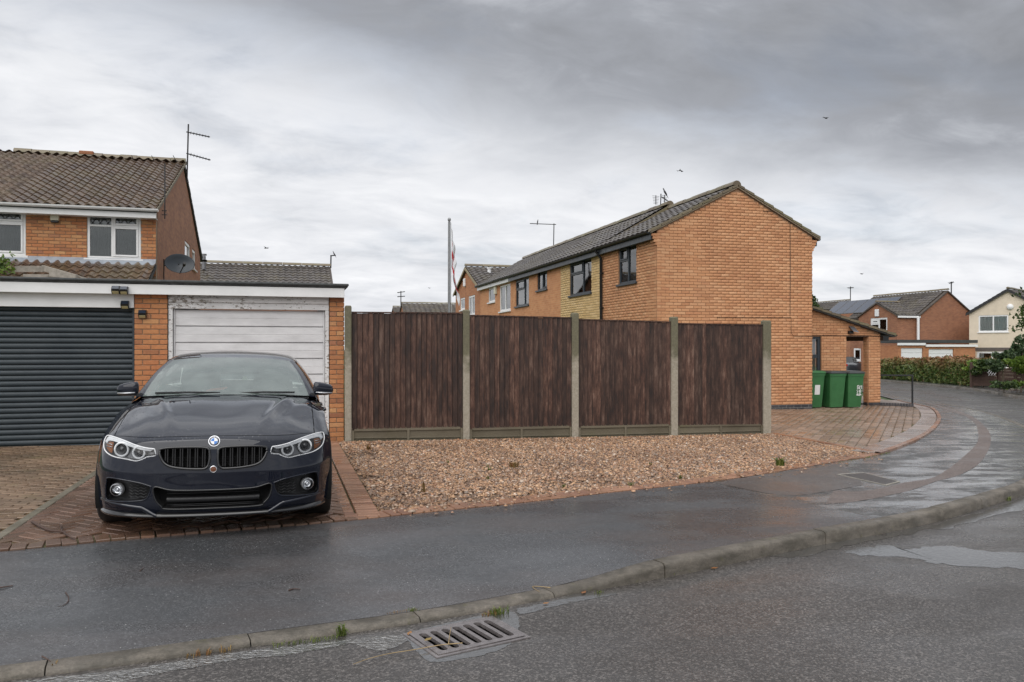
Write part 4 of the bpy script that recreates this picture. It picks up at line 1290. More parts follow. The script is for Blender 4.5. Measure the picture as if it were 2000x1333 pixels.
# ================================================================== the terrace on the right
V0 = 18.1
UL, UR = PV(1283, 600, V0)[0], PV(1587, 600, V0)[0]
UC = (UL + UR) / 2
ZE = PV(1272, 447, V0)[1]                       # roof plane at the wall face
ZA = PV(1440, 366, V0)[1]
V1, V2, V3, V4 = 21.8, PU(1095, 600, UL)[0], PU(1000, 600, UL)[0], PU(938, 600, UL)[0]
def gable(u, dz=0.0):
    return ZA + dz - (ZA + dz - ZE) * abs(u - UC) / (UC - UL)
def terrace_roof(th, va, vb, dz, mat, limit, verge_a=False):
    ov = 0.18
    rise = (ZA + dz - ZE) / (UC - UL)
    pit = math.atan(rise)
    run = (UC - UL + ov) / math.cos(pit)
    ze = ZE - rise * ov + 0.03
    deck = MB()
    deck.prism([(UL - ov, va, ze - 0.02), (UC, va, ZA + dz + 0.02), (UR + ov, va, ze - 0.02), (UR + ov, va, ze - 0.06), (UC, va, ZA + dz - 0.03), (UL - ov, va, ze - 0.06)], (0, vb - va, 0))
    ro = deck.build('roof', M['felt'], th)
    tp = tile_proto(0.30, 0.32, 0.013)
    c, s_ = math.cos(pit), math.sin(pit)
    mats = roof_mats((UL - ov - 0.03, vb, ze), (0, -1, 0), (c, 0, s_), vb - va, run, 0.30, 0.32)
    emit(ro, 'roof_tile', tp, mats, mat, limit, 'roof_tiles', smooth=False)
    mats = roof_mats((UR + ov + 0.03, va, ze), (0, 1, 0), (-c, 0, s_), vb - va, run, 0.30, 0.32)
    emit(ro, 'roof_tile', tp, mats, mat, 30, 'roof_tiles')
    ridge_tiles(ro, (UC, va, ZA + dz + 0.015), (UC, vb, ZA + dz + 0.015), 0.12, M['tile_mossy'])
    if verge_a:                                  # stepped verge tiles over a mortar strip along the gable
        for side in (-1, 1):
            n = int(run / 0.32)
            for k in range(n + 1):
                f0 = k * 0.32; f1 = min(run, f0 + 0.335)
                u0 = UL - ov - 0.02 + f0 * c if side < 0 else UR + ov + 0.02 - f0 * c
                u1 = UL - ov - 0.02 + f1 * c if side < 0 else UR + ov + 0.02 - f1 * c
                m = MB(); z0, z1 = ze + f0 * s_, ze + f1 * s_
                m.prism([(u0, va - 0.07, z0 - 0.015), (u1, va - 0.07, z1 - 0.03), (u1, va - 0.07, z1 + 0.022), (u0, va - 0.07, z0 + 0.052)], (0, 0.16, 0))
                m.build('verge_tile', M['tile_mossy'], ro)
        m = MB()
        m.prism([(UL - ov, va - 0.055, ze - 0.045), (UC, va - 0.055, ZA + dz - 0.025), (UR + ov, va - 0.055, ze - 0.045), (UR + ov, va - 0.055, ze - 0.016), (UC, va - 0.055, ZA + dz + 0.005), (UL - ov, va - 0.055, ze - 0.016)], (0, 0.08, 0))
        m.build('undercloak', simple('verge_mortar', (0.25, 0.20, 0.14), 0.9, 0.25, 20), ro)
    return ze
def eaves(th, va, vb, ze, fas, gut):
    m = MB(); m.cbox(UL - 0.16, UL - 0.135, va, vb, ze - 0.20, ze - 0.03, 0.003); m.build('fascia', fas, th)
    m = MB(); m.box(UL - 0.135, UL + 0.02, va, vb, ze - 0.19, ze - 0.18); m.build('soffit', fas, th)
    m = MB(); gutter(m, (UL - 0.225, va, ze - 0.005), (UL - 0.225, vb, ze - 0.005)); m.build('gutter', gut, th)
    m = MB(); m.cbox(UR + 0.135, UR + 0.16, va, vb, ze - 0.20, ze - 0.03, 0.003); m.build('fascia', fas, th)
    m = MB(); gutter(m, (UR + 0.225, va, ze - 0.005), (UR + 0.225, vb, ze - 0.005)); m.build('gutter', gut, th)
def fw(x0, x1, ytop, ybot):                     # window opening on the long front, measured at its near jamb x1
    va, zt = PU(x1, ytop, UL); _, zb = PU(x1, ybot, UL); vb, _ = PU(x0, ytop, UL)
    return (va, vb, zb, zt)
gz = g(11)
# ---- end house
h1 = thing('terraced_house', 'end of terrace house with a tall plain orange brick gable', 'house', (UC, 20, gz), 'terraced houses')
w1 = fw(1208, 1243, 474, 550)
m = MB()
wall_body(m, 'u', V0 + 0.008, V0 + 0.25, UL + 0.008, UR - 0.008, gz - 0.3, ZE, (), lambda u: gable(u) - 0.03, (UC,))
wall_body(m, 'v', UL + 0.008, UL + 0.25, V0 + 0.25, V1, gz - 0.3, ZE - 0.05, [w1])
wall_body(m, 'v', UR - 0.25, UR - 0.008, V0 + 0.25, V1, gz - 0.3, ZE - 0.05)
m.build('wall', M['mortar_dark'], h1)
pz = PV(1587, 801, V0)[1]
gb_ = bricks_on('u', V0, UL, UR, pz + 0.15, ZA + 0.05, (), lambda u: gable(u) - 0.035)
def bigger(mats):
    def k(i):
        p = mats[i].translation
        hid = p.x < 11.9 and p.z < CH + (PV(1400, 640, 12.7)[1] - CH) * 1.45
        return (1000 if hid else 0) + (p - Vector((0, 0, CH))).length
    return k
emit(h1, 'brick', BRICK, gb_, M['brick_orange'], 220, 'brickwork', bigger(gb_))
fb = bricks_on('v', UL, V0 + 0.03, V1, pz + 0.15, ZE - 0.1, [w1], None, -1)
emit(h1, 'brick', BRICK, fb, M['brick_orange'], 70, 'brickwork', bigger(fb))
emit(h1, 'plinth_brick', BRICK, bricks_on('u', V0 - 0.004, UL, UR, pz, pz + 0.15), M['brick_blue'], 60, 'plinth')
m = MB(); m.box(UL + 0.02, UR - 0.02, V0 - 0.001, V0 + 0.01, pz - 0.02, pz + 0.148); m.build('plinth_mortar', M['mortar_grey'], h1)
for k in range(4):                               # corbelled kneelers under the eaves
    m = MB(); d = 0.035 * (k + 1)
    m.cbox(UL - d, UL + 0.06, V0 - 0.004, V0 + 0.24, ZE - 0.40 + k * 0.075, ZE - 0.335 + k * 0.075, 0.004); m.build('corbel_brick', M['brick_orange'], h1)
    m = MB(); m.cbox(UR - 0.06, UR + d, V0 - 0.004, V0 + 0.24, ZE - 0.40 + k * 0.075, ZE - 0.335 + k * 0.075, 0.004); m.build('corbel_brick', M['brick_orange'], h1)
ze = terrace_roof(h1, V0, V1, 0.0, M['tile_grey'], 120, True)
eaves(h1, V0 + 0.03, V1, ze, M['anthracite'], M['black'])
window(h1, 'v', UL, *w1, [(0.5, [(1.0, False)]), (0.5, [(0.63, False), (0.37, True)][::-1])], M['anthracite'], 0.06, -1, M['anthracite'], 0.055, (M['curtain'], 'full'))
# downpipe between the houses
m = MB(); vd = PU(1178, 550, UL)[0]
m.tube([(UL - 0.225, vd, ze - 0.03), (UL - 0.225, vd, ze - 0.10), (UL - 0.07, vd, ze - 0.30), (UL - 0.06, vd, gz)], 0.04, 10)
for z_ in (1.4, 2.6, 3.6): m.box(UL - 0.10, UL + 0.0, vd - 0.06, vd + 0.06, z_, z_ + 0.03)
m.build('downpipe', M['black'], h1, angle=50)
# cable across the gable
cz = [PV(*p, V0 - 0.012) for p in ((1490, 413), (1522, 413), (1543, 430), (1543.5, 520), (1543, 616))]
m = MB(); m.tube([(u, V0 - 0.016, z) for u, z in cz], 0.006, 5)
cz = [PV(*p, V0 - 0.012) for p in ((1400, 620.5), (1545, 620.5), (1545, 650), (1550, 657), (1587, 657.5))]
m.tube([(u, V0 - 0.016, z) for u, z in cz], 0.005, 5)
m.build('cable', M['black'], h1)
# ---- lean-to porch on the far side of the gable
VP = V0 + 0.9
ud1, uo0 = PV(1604, 700, VP)[0], PV(1653, 700, VP)[0]
up0, up1 = PV(1696, 700, VP)[0], PV(1720, 700, VP)[0]
vpb = PU(1686, 700, up0)[0]
zl = PV(1670, 658, VP)[1]
zt0, zt1 = PV(1587, 597, VP)[1], PV(1720, 652, VP)[1]
ua0 = PV(1587, 600, VP)[0]
ptop = lambda u: zt0 + (zt1 - zt0) * (u - ua0) / (up1 - ua0)
pg_ = g(15) - 0.2
hl = [(UR + 0.02, ud1, pg_, zl), (uo0, up0, pg_, zl)]
m = MB()
wall_body(m, 'u', VP + 0.008, VP + 0.11, UR, up1 - 0.008, pg_, zl, hl, lambda u: ptop(u))
m.box(up0 + 0.008, up1 - 0.008, VP + 0.11, vpb, pg_, zl - 0.002)
po = m.build('porch_wall', M['mortar_dark'], h1)
z0p = PV(1700, 797, VP)[1]
pb_ = bricks_on('u', VP, UR, up1, z0p + 0.15, zt0, hl, lambda u: ptop(u) - 0.02)
pb_ += bricks_on('v', up0, VP + 0.02, vpb, z0p + 0.15, zl, (), None, -1)
pb_ += bricks_on('v', up1, VP + 0.02, vpb, z0p + 0.15, zl, (), None, 1)
emit(po, 'brick', BRICK, pb_, M['brick_orange'], 290, 'brickwork')
pp = bricks_on('u', VP - 0.004, uo0 - 0.8, up1, z0p, z0p + 0.15, [(uo0, up0, pg_, zl)]) + bricks_on('v', up0 - 0.004, VP + 0.02, vpb, z0p, z0p + 0.15, (), None, -1)
emit(po, 'plinth_brick', BRICK, pp, M['brick_blue'], 60)
m = MB(); m.box(uo0 - 0.02, up0 + 0.02, VP + 0.0, VP + 0.11, zl - 0.002, zl + 0.02); m.build('lintel', M['black'], po)
ur1 = PV(1741, 655, VP)[0]
zr0, zr1 = PV(1587, 590, VP)[1], PV(1741, 655, VP)[1]
m = MB(); m.prism([(UR + 0.01, VP - 0.14, zr0 + 0.02), (ur1, VP - 0.14, zr1), (ur1, VP - 0.14, zr1 - 0.06), (UR + 0.01, VP - 0.14, zr0 - 0.06)], (0, 3.2, 0))
pr_ = m.build('porch_roof', M['felt'], po)
pit = math.atan2(zr0 - zr1, ur1 - UR); c, s_ = math.cos(pit), math.sin(pit)
mt = roof_mats((ur1 + 0.03, VP - 0.15, zr1), (0, 1, 0), (-c, 0, s_), 3.2, (ur1 - UR) / c, 0.30, 0.32)
emit(po, 'roof_tile', tile_proto(0.30, 0.32, 0.02), mt, M['tile_mossy'], 100, 'roof_tiles')
m = MB()
for k in range(int((ur1 - UR) / c / 0.32) + 1):
    f0, f1 = k * 0.32, min((ur1 - UR) / c, k * 0.32 + 0.33)
    m.prism([(ur1 + 0.02 - f0 * c, VP - 0.17, zr1 + f0 * s_ - 0.02), (ur1 + 0.02 - f1 * c, VP - 0.17, zr1 + f1 * s_ - 0.035), (ur1 + 0.02 - f1 * c, VP - 0.17, zr1 + f1 * s_ + 0.02), (ur1 + 0.02 - f0 * c, VP - 0.17, zr1 + f0 * s_ + 0.05)], (0, 0.12, 0))
m.build('verge', M['tile_mossy'], po)
m = MB(); m.cbox(up1 - 0.02, up1 + 0.17, VP - 0.13, VP + 3.0, zr1 - 0.16, zr1 - 0.03, 0.004); gutter(m, (ur1 + 0.03, VP - 0.15, zr1 + 0.01), (ur1 + 0.03, VP + 3.0, zr1 + 0.01)); m.build('gutter', M['black'], po)
dr = MB(); du0 = UR + 0.02
dr.cbox(ud1 - 0.09, ud1, VP + 0.04, VP + 0.10, z0p, zl - 0.002, 0.004); dr.cbox(du0, ud1 - 0.09, VP + 0.04, VP + 0.10, zl - 0.07, zl - 0.002, 0.004); dr.cbox(du0, ud1 - 0.09, VP + 0.045, VP + 0.098, zl - 0.60, zl - 0.50, 0.004); dr.cbox(du0, du0 + 0.06, VP + 0.04, VP + 0.10, z0p, zl - 0.07, 0.004); dr.cbox(du0 + 0.06, ud1 - 0.09, VP + 0.045, VP + 0.1, z0p, z0p + 0.35, 0.004)
do = dr.build('porch_door', M['anthracite'], po)
m = MB(); m.box(du0 + 0.06, ud1 - 0.09, VP + 0.07, VP + 0.076, z0p + 0.35, zl - 0.07); m.build('pane', M['glass'], do)
m = MB(); m.box(du0 - 0.1, ud1 + 0.1, VP + 0.4, VP + 0.42, z0p, zl); m.build('hall', M['curtain'], do)
m = MB(); zc = PV(1650, 657, VP)[1]
m.tube([(UR + 0.02, VP - 0.012, zc + 0.02), (PV(1640, 658, VP)[0], VP - 0.012, zc + 0.015), (PV(1690, 659, VP)[0], VP - 0.012, zc + 0.02), (up1, VP - 0.012, zc - 0.01)], 0.008, 5); m.build('cable', M['black'], po)
u_, z_ = PV(1661, 648, VP)
sl = thing('flood_light', 'small grey solar flood light above the porch opening', 'lamp', (u_, VP, z_))
m = MB(); m.cbox(u_ - 0.10, u_ + 0.03, VP - 0.10, VP - 0.003, z_ - 0.06, z_ + 0.02, 0.01); m.build('housing', M['black'], sl)
m = MB(); m.prism([(u_ - 0.06, VP - 0.20, z_ + 0.00), (u_ + 0.12, VP - 0.20, z_ - 0.03), (u_ + 0.10, VP - 0.04, z_ + 0.12), (u_ - 0.08, VP - 0.04, z_ + 0.14)], (0, 0.01, 0.02)); m.build('solar_panel', M['metal'], sl)
# ---- second house: a cream bay of brick and a weathered one
h2 = thing('terraced_house', 'middle terraced house with a cream brick bay and dark grey windows', 'house', (UC, 26, gz), 'terraced houses')
w2, w3, w4 = fw(1113, 1155, 502, 571), fw(1049, 1068.5, 527, 564), fw(1007, 1033, 541, 595)
m = MB(); wall_body(m, 'v', UL + 0.008, UL + 0.25, V1, V2, gz - 0.3, ZE - 0.05, [w2]); m.build('wall', M['mortar'], h2)
cb_ = bricks_on('v', UL, V1, V2, pz + 0.15, ZE - 0.1, [w2], None, -1)
emit(h2, 'brick', BRICK, cb_, M['brick_cream'], 150, 'brickwork', bigger(cb_))
M['weather_brick'] = far_brick('weathered_brick', (0.62, 0.30, 0.145), (0.52, 0.225, 0.10), (0.58, 0.36, 0.20))
m = MB(); wall_body(m, 'v', UL, UL + 0.25, V2, V3, gz - 0.3, ZE - 0.05, [w3, w4]); m.build('side_wall', M['weather_brick'], h2)
m = MB(); wall_body(m, 'v', UR - 0.25, UR, V1, V3, gz - 0.3, ZE - 0.05); m.build('rear_wall', M['weather_brick'], h2)
m = MB(); wall_body(m, 'u', V1 - 0.1, V1 + 0.1, UL + 0.26, UR - 0.26, ZE - 0.6, ZE, (), lambda u: gable(u, 0.13) - 0.04, (UC,)); m.build('party_wall', M['far_brick'], h2)
ze = terrace_roof(h2, V1 - 0.02, V3, 0.13, M['tile_grey'], 150)
m = MB(); m.prism([(UL - 0.16, V1 - 0.055, ze - 0.03), (UC, V1 - 0.055, ZA + 0.02), (UC, V1 - 0.055, ZA + 0.185), (UL - 0.16, V1 - 0.055, ze + 0.04)], (0, 0.03, 0)); m.build('step_verge', M['tile_mossy'], h2)
eaves(h2, V1, V3, ze, M['anthracite'], M['black'])
window(h2, 'v', UL, *w2, [(0.40, [(1.0, False)]), (0.60, [(0.36, True), (0.64, False)])], M['anthracite'], 0.06, -1, M['anthracite'], 0.055)
window(h2, 'v', UL, *w3, [(0.5, [(1.0, True)]), (0.5, [(1.0, False)])], M['anthracite'], 0.06, -1, M['anthracite'], 0.05, (M['curtain'], 'full'))
window(h2, 'v', UL, *w4, [(0.35, [(1.0, False)]), (0.65, [(0.36, True), (0.64, False)])], M['anthracite'], 0.06, -1, M['anthracite'], 0.055, (M['curtain'], 'right'))
# ---- third house, white eaves
h3 = thing('terraced_house', 'terraced house with white fascia and white window frames', 'house', (UC, 34, gz), 'terraced houses')
w5, w6 = fw(954, 967, 560, 589), fw(976, 997, 553, 606)
m = MB(); wall_body(m, 'v', UL, UL + 0.25, V3, V4, gz - 0.3, ZE - 0.05, [w5, w6]); m.build('wall', M['weather_brick'], h3)
m = MB(); wall_body(m, 'v', UR - 0.25, UR, V3, V4, gz - 0.3, ZE - 0.05); m.build('rear_wall', M['weather_brick'], h3)
ze = terrace_roof(h3, V3, V4 + 0.3, 0.13, M['tile_grey'], 60)
eaves(h3, V3 + 0.02, V4, ze, M['white'], M['black'])
window(h3, 'v', UL, *w5, [(1.0, [(1.0, False)])], M['white'], 0.05, -1, M['white'], 0.08, (M['curtain'], 'full'))
window(h3, 'v', UL, *w6, [(0.5, [(1.0, False)]), (0.5, [(1.0, False)])], M['white'], 0.05, -1, M['white'], 0.08, (M['curtain'], 'right'))
bx_ = thing('alarm_box', 'cream alarm box beside the small white window of the terrace', 'box', (UL, PU(969.5, 566, UL)[0], PU(969.5, 566, UL)[1]))
va, za = PU(969.5, 566, UL)
m = MB(); m.cbox(UL - 0.09, UL - 0.001, va - 0.13, va + 0.13, za - 0.2, za + 0.17, 0.01); m.build('casing', M['cream_box'], bx_)

# ---- simple houses farther off
def tile_far(name, a, b, w=0.3, gauge=0.33):
    t = NT(name)
    sp = t.n('ShaderNodeSeparateXYZ'); t.l(t.pos(), sp.inputs[0])
    c = t.ramp(t.noise(2.2, 6, 0.7), [(0.3, a), (0.7, b)])
    t.set('Base Color', c); t.set('Roughness', 0.5)
    return t.m
M['tile_far'] = tile_far('tile_far', (0.055, 0.045, 0.038), (0.11, 0.088, 0.07))
def simple_house(name, label, u0, u1, v0, v1, ze, zr, axis, wall, tilem, tiles=True, holes_u=(), holes_l=(), ov=0.2, limit=80, w=0.30, loc=None):
    th = thing(name, label, 'house', loc or ((u0 + u1) / 2, (v0 + v1) / 2, g(u0)))
    z0 = g(u0) - 0.5
    m = MB()
    uc, vc = (u0 + u1) / 2, (v0 + v1) / 2
    if axis == 'v':
        tp = lambda u: zr - 0.05 - (zr - ze) * abs(u - uc) / (uc - u0)
        wall_body(m, 'u', v0, v0 + 0.25, u0, u1, z0, ze, holes_u, tp, (uc,)); wall_body(m, 'u', v1 - 0.25, v1, u0, u1, z0, ze, (), tp, (uc,))
        wall_body(m, 'v', u0, u0 + 0.25, v0 + 0.25, v1 - 0.25, z0, ze - 0.03, holes_l); wall_body(m, 'v', u1 - 0.25, u1, v0 + 0.25, v1 - 0.25, z0, ze - 0.03)
    else:
        tp = lambda v: zr - 0.05 - (zr - ze) * abs(v - vc) / (vc - v0)
        wall_body(m, 'v', u0, u0 + 0.25, v0, v1, z0, ze, holes_l, tp, (vc,)); wall_body(m, 'v', u1 - 0.25, u1, v0, v1, z0, ze, (), tp, (vc,))
        wall_body(m, 'u', v0, v0 + 0.25, u0 + 0.25, u1 - 0.25, z0, ze - 0.03, holes_u); wall_body(m, 'u', v1 - 0.25, v1, u0 + 0.25, u1 - 0.25, z0, ze - 0.03)
    m.build('wall', wall, th)
    d = MB()
    if axis == 'v':
        r_ = (zr - ze) / (uc - u0); e = ze - r_ * ov
        d.prism([(u0 - ov, v0 - 0.12, e), (uc, v0 - 0.12, zr), (u1 + ov, v0 - 0.12, e), (u1 + ov, v0 - 0.12, e - 0.1), (uc, v0 - 0.12, zr - 0.1), (u0 - ov, v0 - 0.12, e - 0.1)], (0, v1 - v0 + 0.24, 0))
    else:
        r_ = (zr - ze) / (vc - v0); e = ze - r_ * ov
        d.prism([(u0 - 0.12, v0 - ov, e), (u0 - 0.12, vc, zr), (u0 - 0.12, v1 + ov, e), (u0 - 0.12, v1 + ov, e - 0.1), (u0 - 0.12, vc, zr - 0.1), (u0 - 0.12, v0 - ov, e - 0.1)], (u1 - u0 + 0.24, 0, 0))
    ro = d.build('roof', M['tile_far'], th)
    pit = math.atan(r_); c, s_ = math.cos(pit), math.sin(pit)
    if tiles:
        tpz = tile_proto(w, 0.33, 0.022, 6)
        if axis == 'v': mt = roof_mats((u0 - ov - 0.02, v1 + 0.12, e), (0, -1, 0), (c, 0, s_), v1 - v0 + 0.24, (uc - u0 + ov) / c, w, 0.33)
        else: mt = roof_mats((u0 - 0.12, v0 - ov - 0.02, e), (1, 0, 0), (0, c, s_), u1 - u0 + 0.24, (vc - v0 + ov) / c, w, 0.33)
        emit(ro, 'roof_tile', tpz, mt, tilem, limit, 'roof_tiles')
    if axis == 'v': ridge_tiles(ro, (uc, v0 - 0.12, zr + 0.01), (uc, v1 + 0.12, zr + 0.01), 0.11, M['tile_mossy'], 0.9)
    else: ridge_tiles(ro, (u0 - 0.12, vc, zr + 0.01), (u1 + 0.12, vc, zr + 0.01), 0.11, M['tile_mossy'], 0.9)
    return th, e

# house that closes the terrace, ridge across
v5 = PU(890, 580, UL)[0]
va_, zA4 = PU(909, 523, UL)
zE4 = PU(931, 559, UL)[1]
def fw4(x0, x1, yt, yb):
    a, zt = PU(x1, yt, UL); _, zb = PU(x1, yb, UL); b, _ = PU(x0, yt, UL)
    return (a, b, zb, zt)
w7, w8 = fw4(899, 908, 581, 605), fw4(915, 927.5, 576, 615)
h4, e4 = simple_house('gabled_house', 'brick house with a mossy verge at the far end of the terrace', UL, UL + 9, V4 + 0.02, v5, zE4, zA4, 'u', M['far_brick_pale'], M['tile_grey'], True, (), [w7, w8], 0.12, 120)
window(h4, 'v', UL, *w7, [(1.0, [(1.0, False)])], M['white'], 0.05, -1, M['white'], 0.09, (M['curtain'], 'full'))
window(h4, 'v', UL, *w8, [(0.5, [(1.0, False)]), (0.5, [(1.0, False)])], M['white'], 0.05, -1, M['white'], 0.09, (M['curtain'], 'full'))
m = MB(); m.prism([(UL - 0.14, V4 - 0.12, zE4 - 0.1), (UL - 0.14, (V4 + v5) / 2, zA4 - 0.02), (UL - 0.14, v5 + 0.12, zE4 - 0.1), (UL - 0.14, v5 + 0.12, zE4 - 0.22), (UL - 0.14, (V4 + v5) / 2, zA4 - 0.15), (UL - 0.14, V4 - 0.12, zE4 - 0.22)], (0.03, 0, 0)); m.build('bargeboard', simple('barge', (0.33, 0.28, 0.18), 0.8), h4)
a_, z_ = PU(909, 552, UL)
ab = thing('alarm_box', 'small white alarm box on the far gable of the terrace', 'box', (UL, a_, z_))
m = MB(); m.cbox(UL - 0.10, UL - 0.001, a_ - 0.14, a_ + 0.14, z_ - 0.22, z_ + 0.2, 0.03); m.build('casing', M['white_far'], ab)
u_, z_ = PV(955.5, 545, 38.5)
vpipe = MB(); vpipe.tube([(u_, 38.5, z_ - 1.2), (u_, 38.5, z_ + 0.5)], 0.09, 10); vpipe.tube([(u_, 38.5, z_ + 0.5), (u_, 38.5, z_ + 0.56)], 0.12, 10)
vpipe.build('flue_pipe', M['white_far'], h4)

# ================================================================== house on the left
VL = 20.0
uLc = PV(305, 500, VL)[0]
uL0 = -9.2
zeL = PV(305, 409, VL)[1] + 0.02
vLb = PU(391, 500, uLc)[0]
vLr, zrL = PU(358, 322, uLc)
lh = thing('house', 'brick house with white lattice topped windows behind the garage', 'house', (-5, 25, 0))
wl1 = (*[PV(x, 450, VL)[0] for x in (170, 275)], PV(222, 506, VL)[1], PV(222, 409, VL)[1])
wl2 = (PV(-78, 450, VL)[0], PV(50, 450, VL)[0], PV(25, 499, VL)[1], PV(25, 401, VL)[1])
m = MB()
wall_body(m, 'u', VL + 0.008, VL + 0.25, uL0, uLc - 0.008, -0.3, zeL, [wl1, wl2])
m.build('wall', M['mortar'], lh)
topL = lambda v: zrL - 0.1 - (zrL - 0.1 - zeL) * abs(v - vLr) / (vLr - VL)
sw1 = (PU(361, 500, uLc)[0], PU(371.5, 500, uLc)[0], PU(366, 513, uLc)[1], PU(366, 474, uLc)[1])
sw2 = (PU(375.5, 500, uLc)[0], PU(382, 500, uLc)[0], PU(379, 527, uLc)[1], PU(379, 489, uLc)[1])
m = MB(); wall_body(m, 'v', uLc - 0.25, uLc, VL + 0.25, vLb, -0.3, zeL, [sw1, sw2], topL, (vLr,)); wall_body(m, 'u', vLb - 0.25, vLb, uL0, uLc - 0.25, -0.3, zeL); m.build('side_wall', M['side_brick'], lh)
lb = bricks_on('u', VL, uL0, uLc, PV(150, 520, VL)[1] - 0.2, zeL, [wl1, wl2])
emit(lh, 'brick', BRICK, lb, M['brick_red'], 300, 'brickwork', lambda i: abs(lb[i].translation.x + 4.4))
for wv, lay in ((wl1, [(0.46, [(0.32, False), (0.68, False)]), (0.54, [(0.32, True), (0.68, True)])]), (wl2, [(0.4, [(0.32, False), (0.68, False)]), (0.6, [(0.32, True), (0.68, True)])])):
    window(lh, 'u', VL, *wv, lay, M['white'], 0.05, -1, M['white'], 0.055, (M['blind'], 'full'), True)
window(lh, 'v', uLc, *sw1, [(1.0, [(1.0, False)])], M['white'], 0.05, 1, M['white'], 0.09)
window(lh, 'v', uLc, *sw2, [(1.0, [(1.0, False)])], M['white'], 0.05, 1, M['white'], 0.09)
ovL = 0.30
riseL = (zrL - zeL) / (vLr - VL); pit = math.atan(riseL); c, s_ = math.cos(pit), math.sin(pit)
eL = zeL - riseL * ovL + 0.05
d = MB()
d.prism([(uL0, VL - ovL, eL - 0.02), (uL0, vLr, zrL + 0.02), (uL0, vLb + 0.3, eL - 0.02), (uL0, vLb + 0.3, eL - 0.08), (uL0, vLr, zrL - 0.05), (uL0, VL - ovL, eL - 0.08)], (uLc + 0.05 - uL0, 0, 0))
rl_ = d.build('roof', M['felt'], lh)
mt = roof_mats((uLc + 0.06 - 0.205 * 32, VL - ovL - 0.03, eL), (1, 0, 0), (0, c, s_), 0.205 * 32 + 0.01, (vLr - VL + ovL) / c, 0.205, 0.31)
emit(rl_, 'roof_tile', tile_proto(0.205, 0.31, 0.027), mt, M['tile_brown'], 300, 'roof_tiles', lambda i: -mt[i].translation.x)
mt2 = roof_mats((uLc + 0.06, vLb + 0.3, eL), (-1, 0, 0), (0, -c, s_), 6.5, (vLr - VL + ovL) / c, 0.235, 0.34)
emit(rl_, 'roof_tile', tile_proto(0.235, 0.34, 0.034), mt2, M['tile_brown'], 20, 'roof_tiles')
ridge_tiles(rl_, (uL0 + 2, vLr, zrL + 0.02), (uLc + 0.07, vLr, zrL + 0.02), 0.12, M['tile_mossy'])
m = MB(); n = int((vLr - VL + ovL) / c / 0.34)
for k in range(n + 1):
    f0, f1 = k * 0.34, k * 0.34 + 0.35
    v0_, v1_ = VL - ovL + f0 * c, VL - ovL + f1 * c
    m.prism([(uLc + 0.055, v0_, eL + f0 * s_ - 0.05), (uLc + 0.055, v1_, eL + f1 * s_ - 0.05), (uLc + 0.055, v1_, eL + f1 * s_ + 0.015), (uLc + 0.055, v0_, eL + f0 * s_ + 0.045)], (0.03, 0, 0))
m.build('verge', simple('verge_old', (0.24, 0.21, 0.16), 0.9, 0.25, 15), rl_)
ridge_b = thing('vent_tile', 'brown ridge vent on the roof of the left house', 'vent', (PV(170, 308, vLr)[0], vLr, zrL + 0.1))
uv_, zv_ = PV(170, 308, vLr)
m = MB(); m.cbox(uv_ - 0.19, uv_ + 0.19, vLr - 0.12, vLr + 0.12, zrL + 0.10, zrL + 0.21, 0.02); m.build('vent', M['brick_red'], ridge_b)
m = MB(); m.cbox(uL0, uLc + 0.04, VL - ovL + 0.02, VL - ovL + 0.045, eL - 0.20, eL - 0.03, 0.004); m.build('fascia', M['white'], lh)
m = MB(); m.box(uL0, uLc + 0.03, VL - ovL + 0.045, VL + 0.01, eL - 0.195, eL - 0.185); m.build('soffit', M['white'], lh)
m = MB(); gutter(m, (uL0, VL - ovL - 0.045, eL + 0.0), (uLc + 0.09, VL - ovL - 0.045, eL + 0.0), 0.062); m.build('gutter', M['white'], lh)
m = MB(); gutter(m, (uL0, vLb + 0.35, eL), (uLc + 0.2, vLb + 0.35, eL), 0.07); m.build('gutter', M['black'], lh)
for k in range(3):
    m = MB(); m.cbox(uLc - 0.18, uLc + 0.0, VL - 0.05 * (k + 1), VL + 0.05, zeL - 0.32 + k * 0.075, zeL - 0.255 + k * 0.075, 0.004); m.build('corbel_brick', M['brick_red'], lh)
# flashing and the canopy roof below the windows
zfl = PV(150, 508, VL)[1]
m = MB(); m.prism([(uL0, VL - 0.012, zfl + 0.05), (uLc, VL - 0.012, zfl + 0.05), (uLc, VL - 0.16, zfl - 0.10), (uL0, VL - 0.16, zfl - 0.10)], (0, -0.004, 0.008)); m.build('flashing', M['lead'], lh)
lc = 2.0; pc = R(24); c, s_ = math.cos(pc), math.sin(pc)
zb_ = zfl - 0.03 - lc * s_
ucr = PV(299, 530, VL - 0.5)[0]
m = MB(); m.prism([(uL0, VL + 0.0, zfl - 0.06), (uL0, VL - lc * c, zb_ - 0.03), (uL0, VL - lc * c, zb_ - 0.12), (uL0, VL + 0.0, zfl - 0.15)], (ucr - uL0, 0, 0)); cr_ = m.build('canopy_roof', M['felt'], lh)
mt3 = roof_mats((ucr - 0.205 * 28, VL - lc * c, zb_), (1, 0, 0), (0, c, s_), 0.205 * 28 + 0.01, lc, 0.205, 0.31)
emit(cr_, 'roof_tile', tile_proto(0.205, 0.31, 0.025), mt3, M['tile_brown'], 100, 'roof_tiles', lambda i: -mt3[i].translation.x)
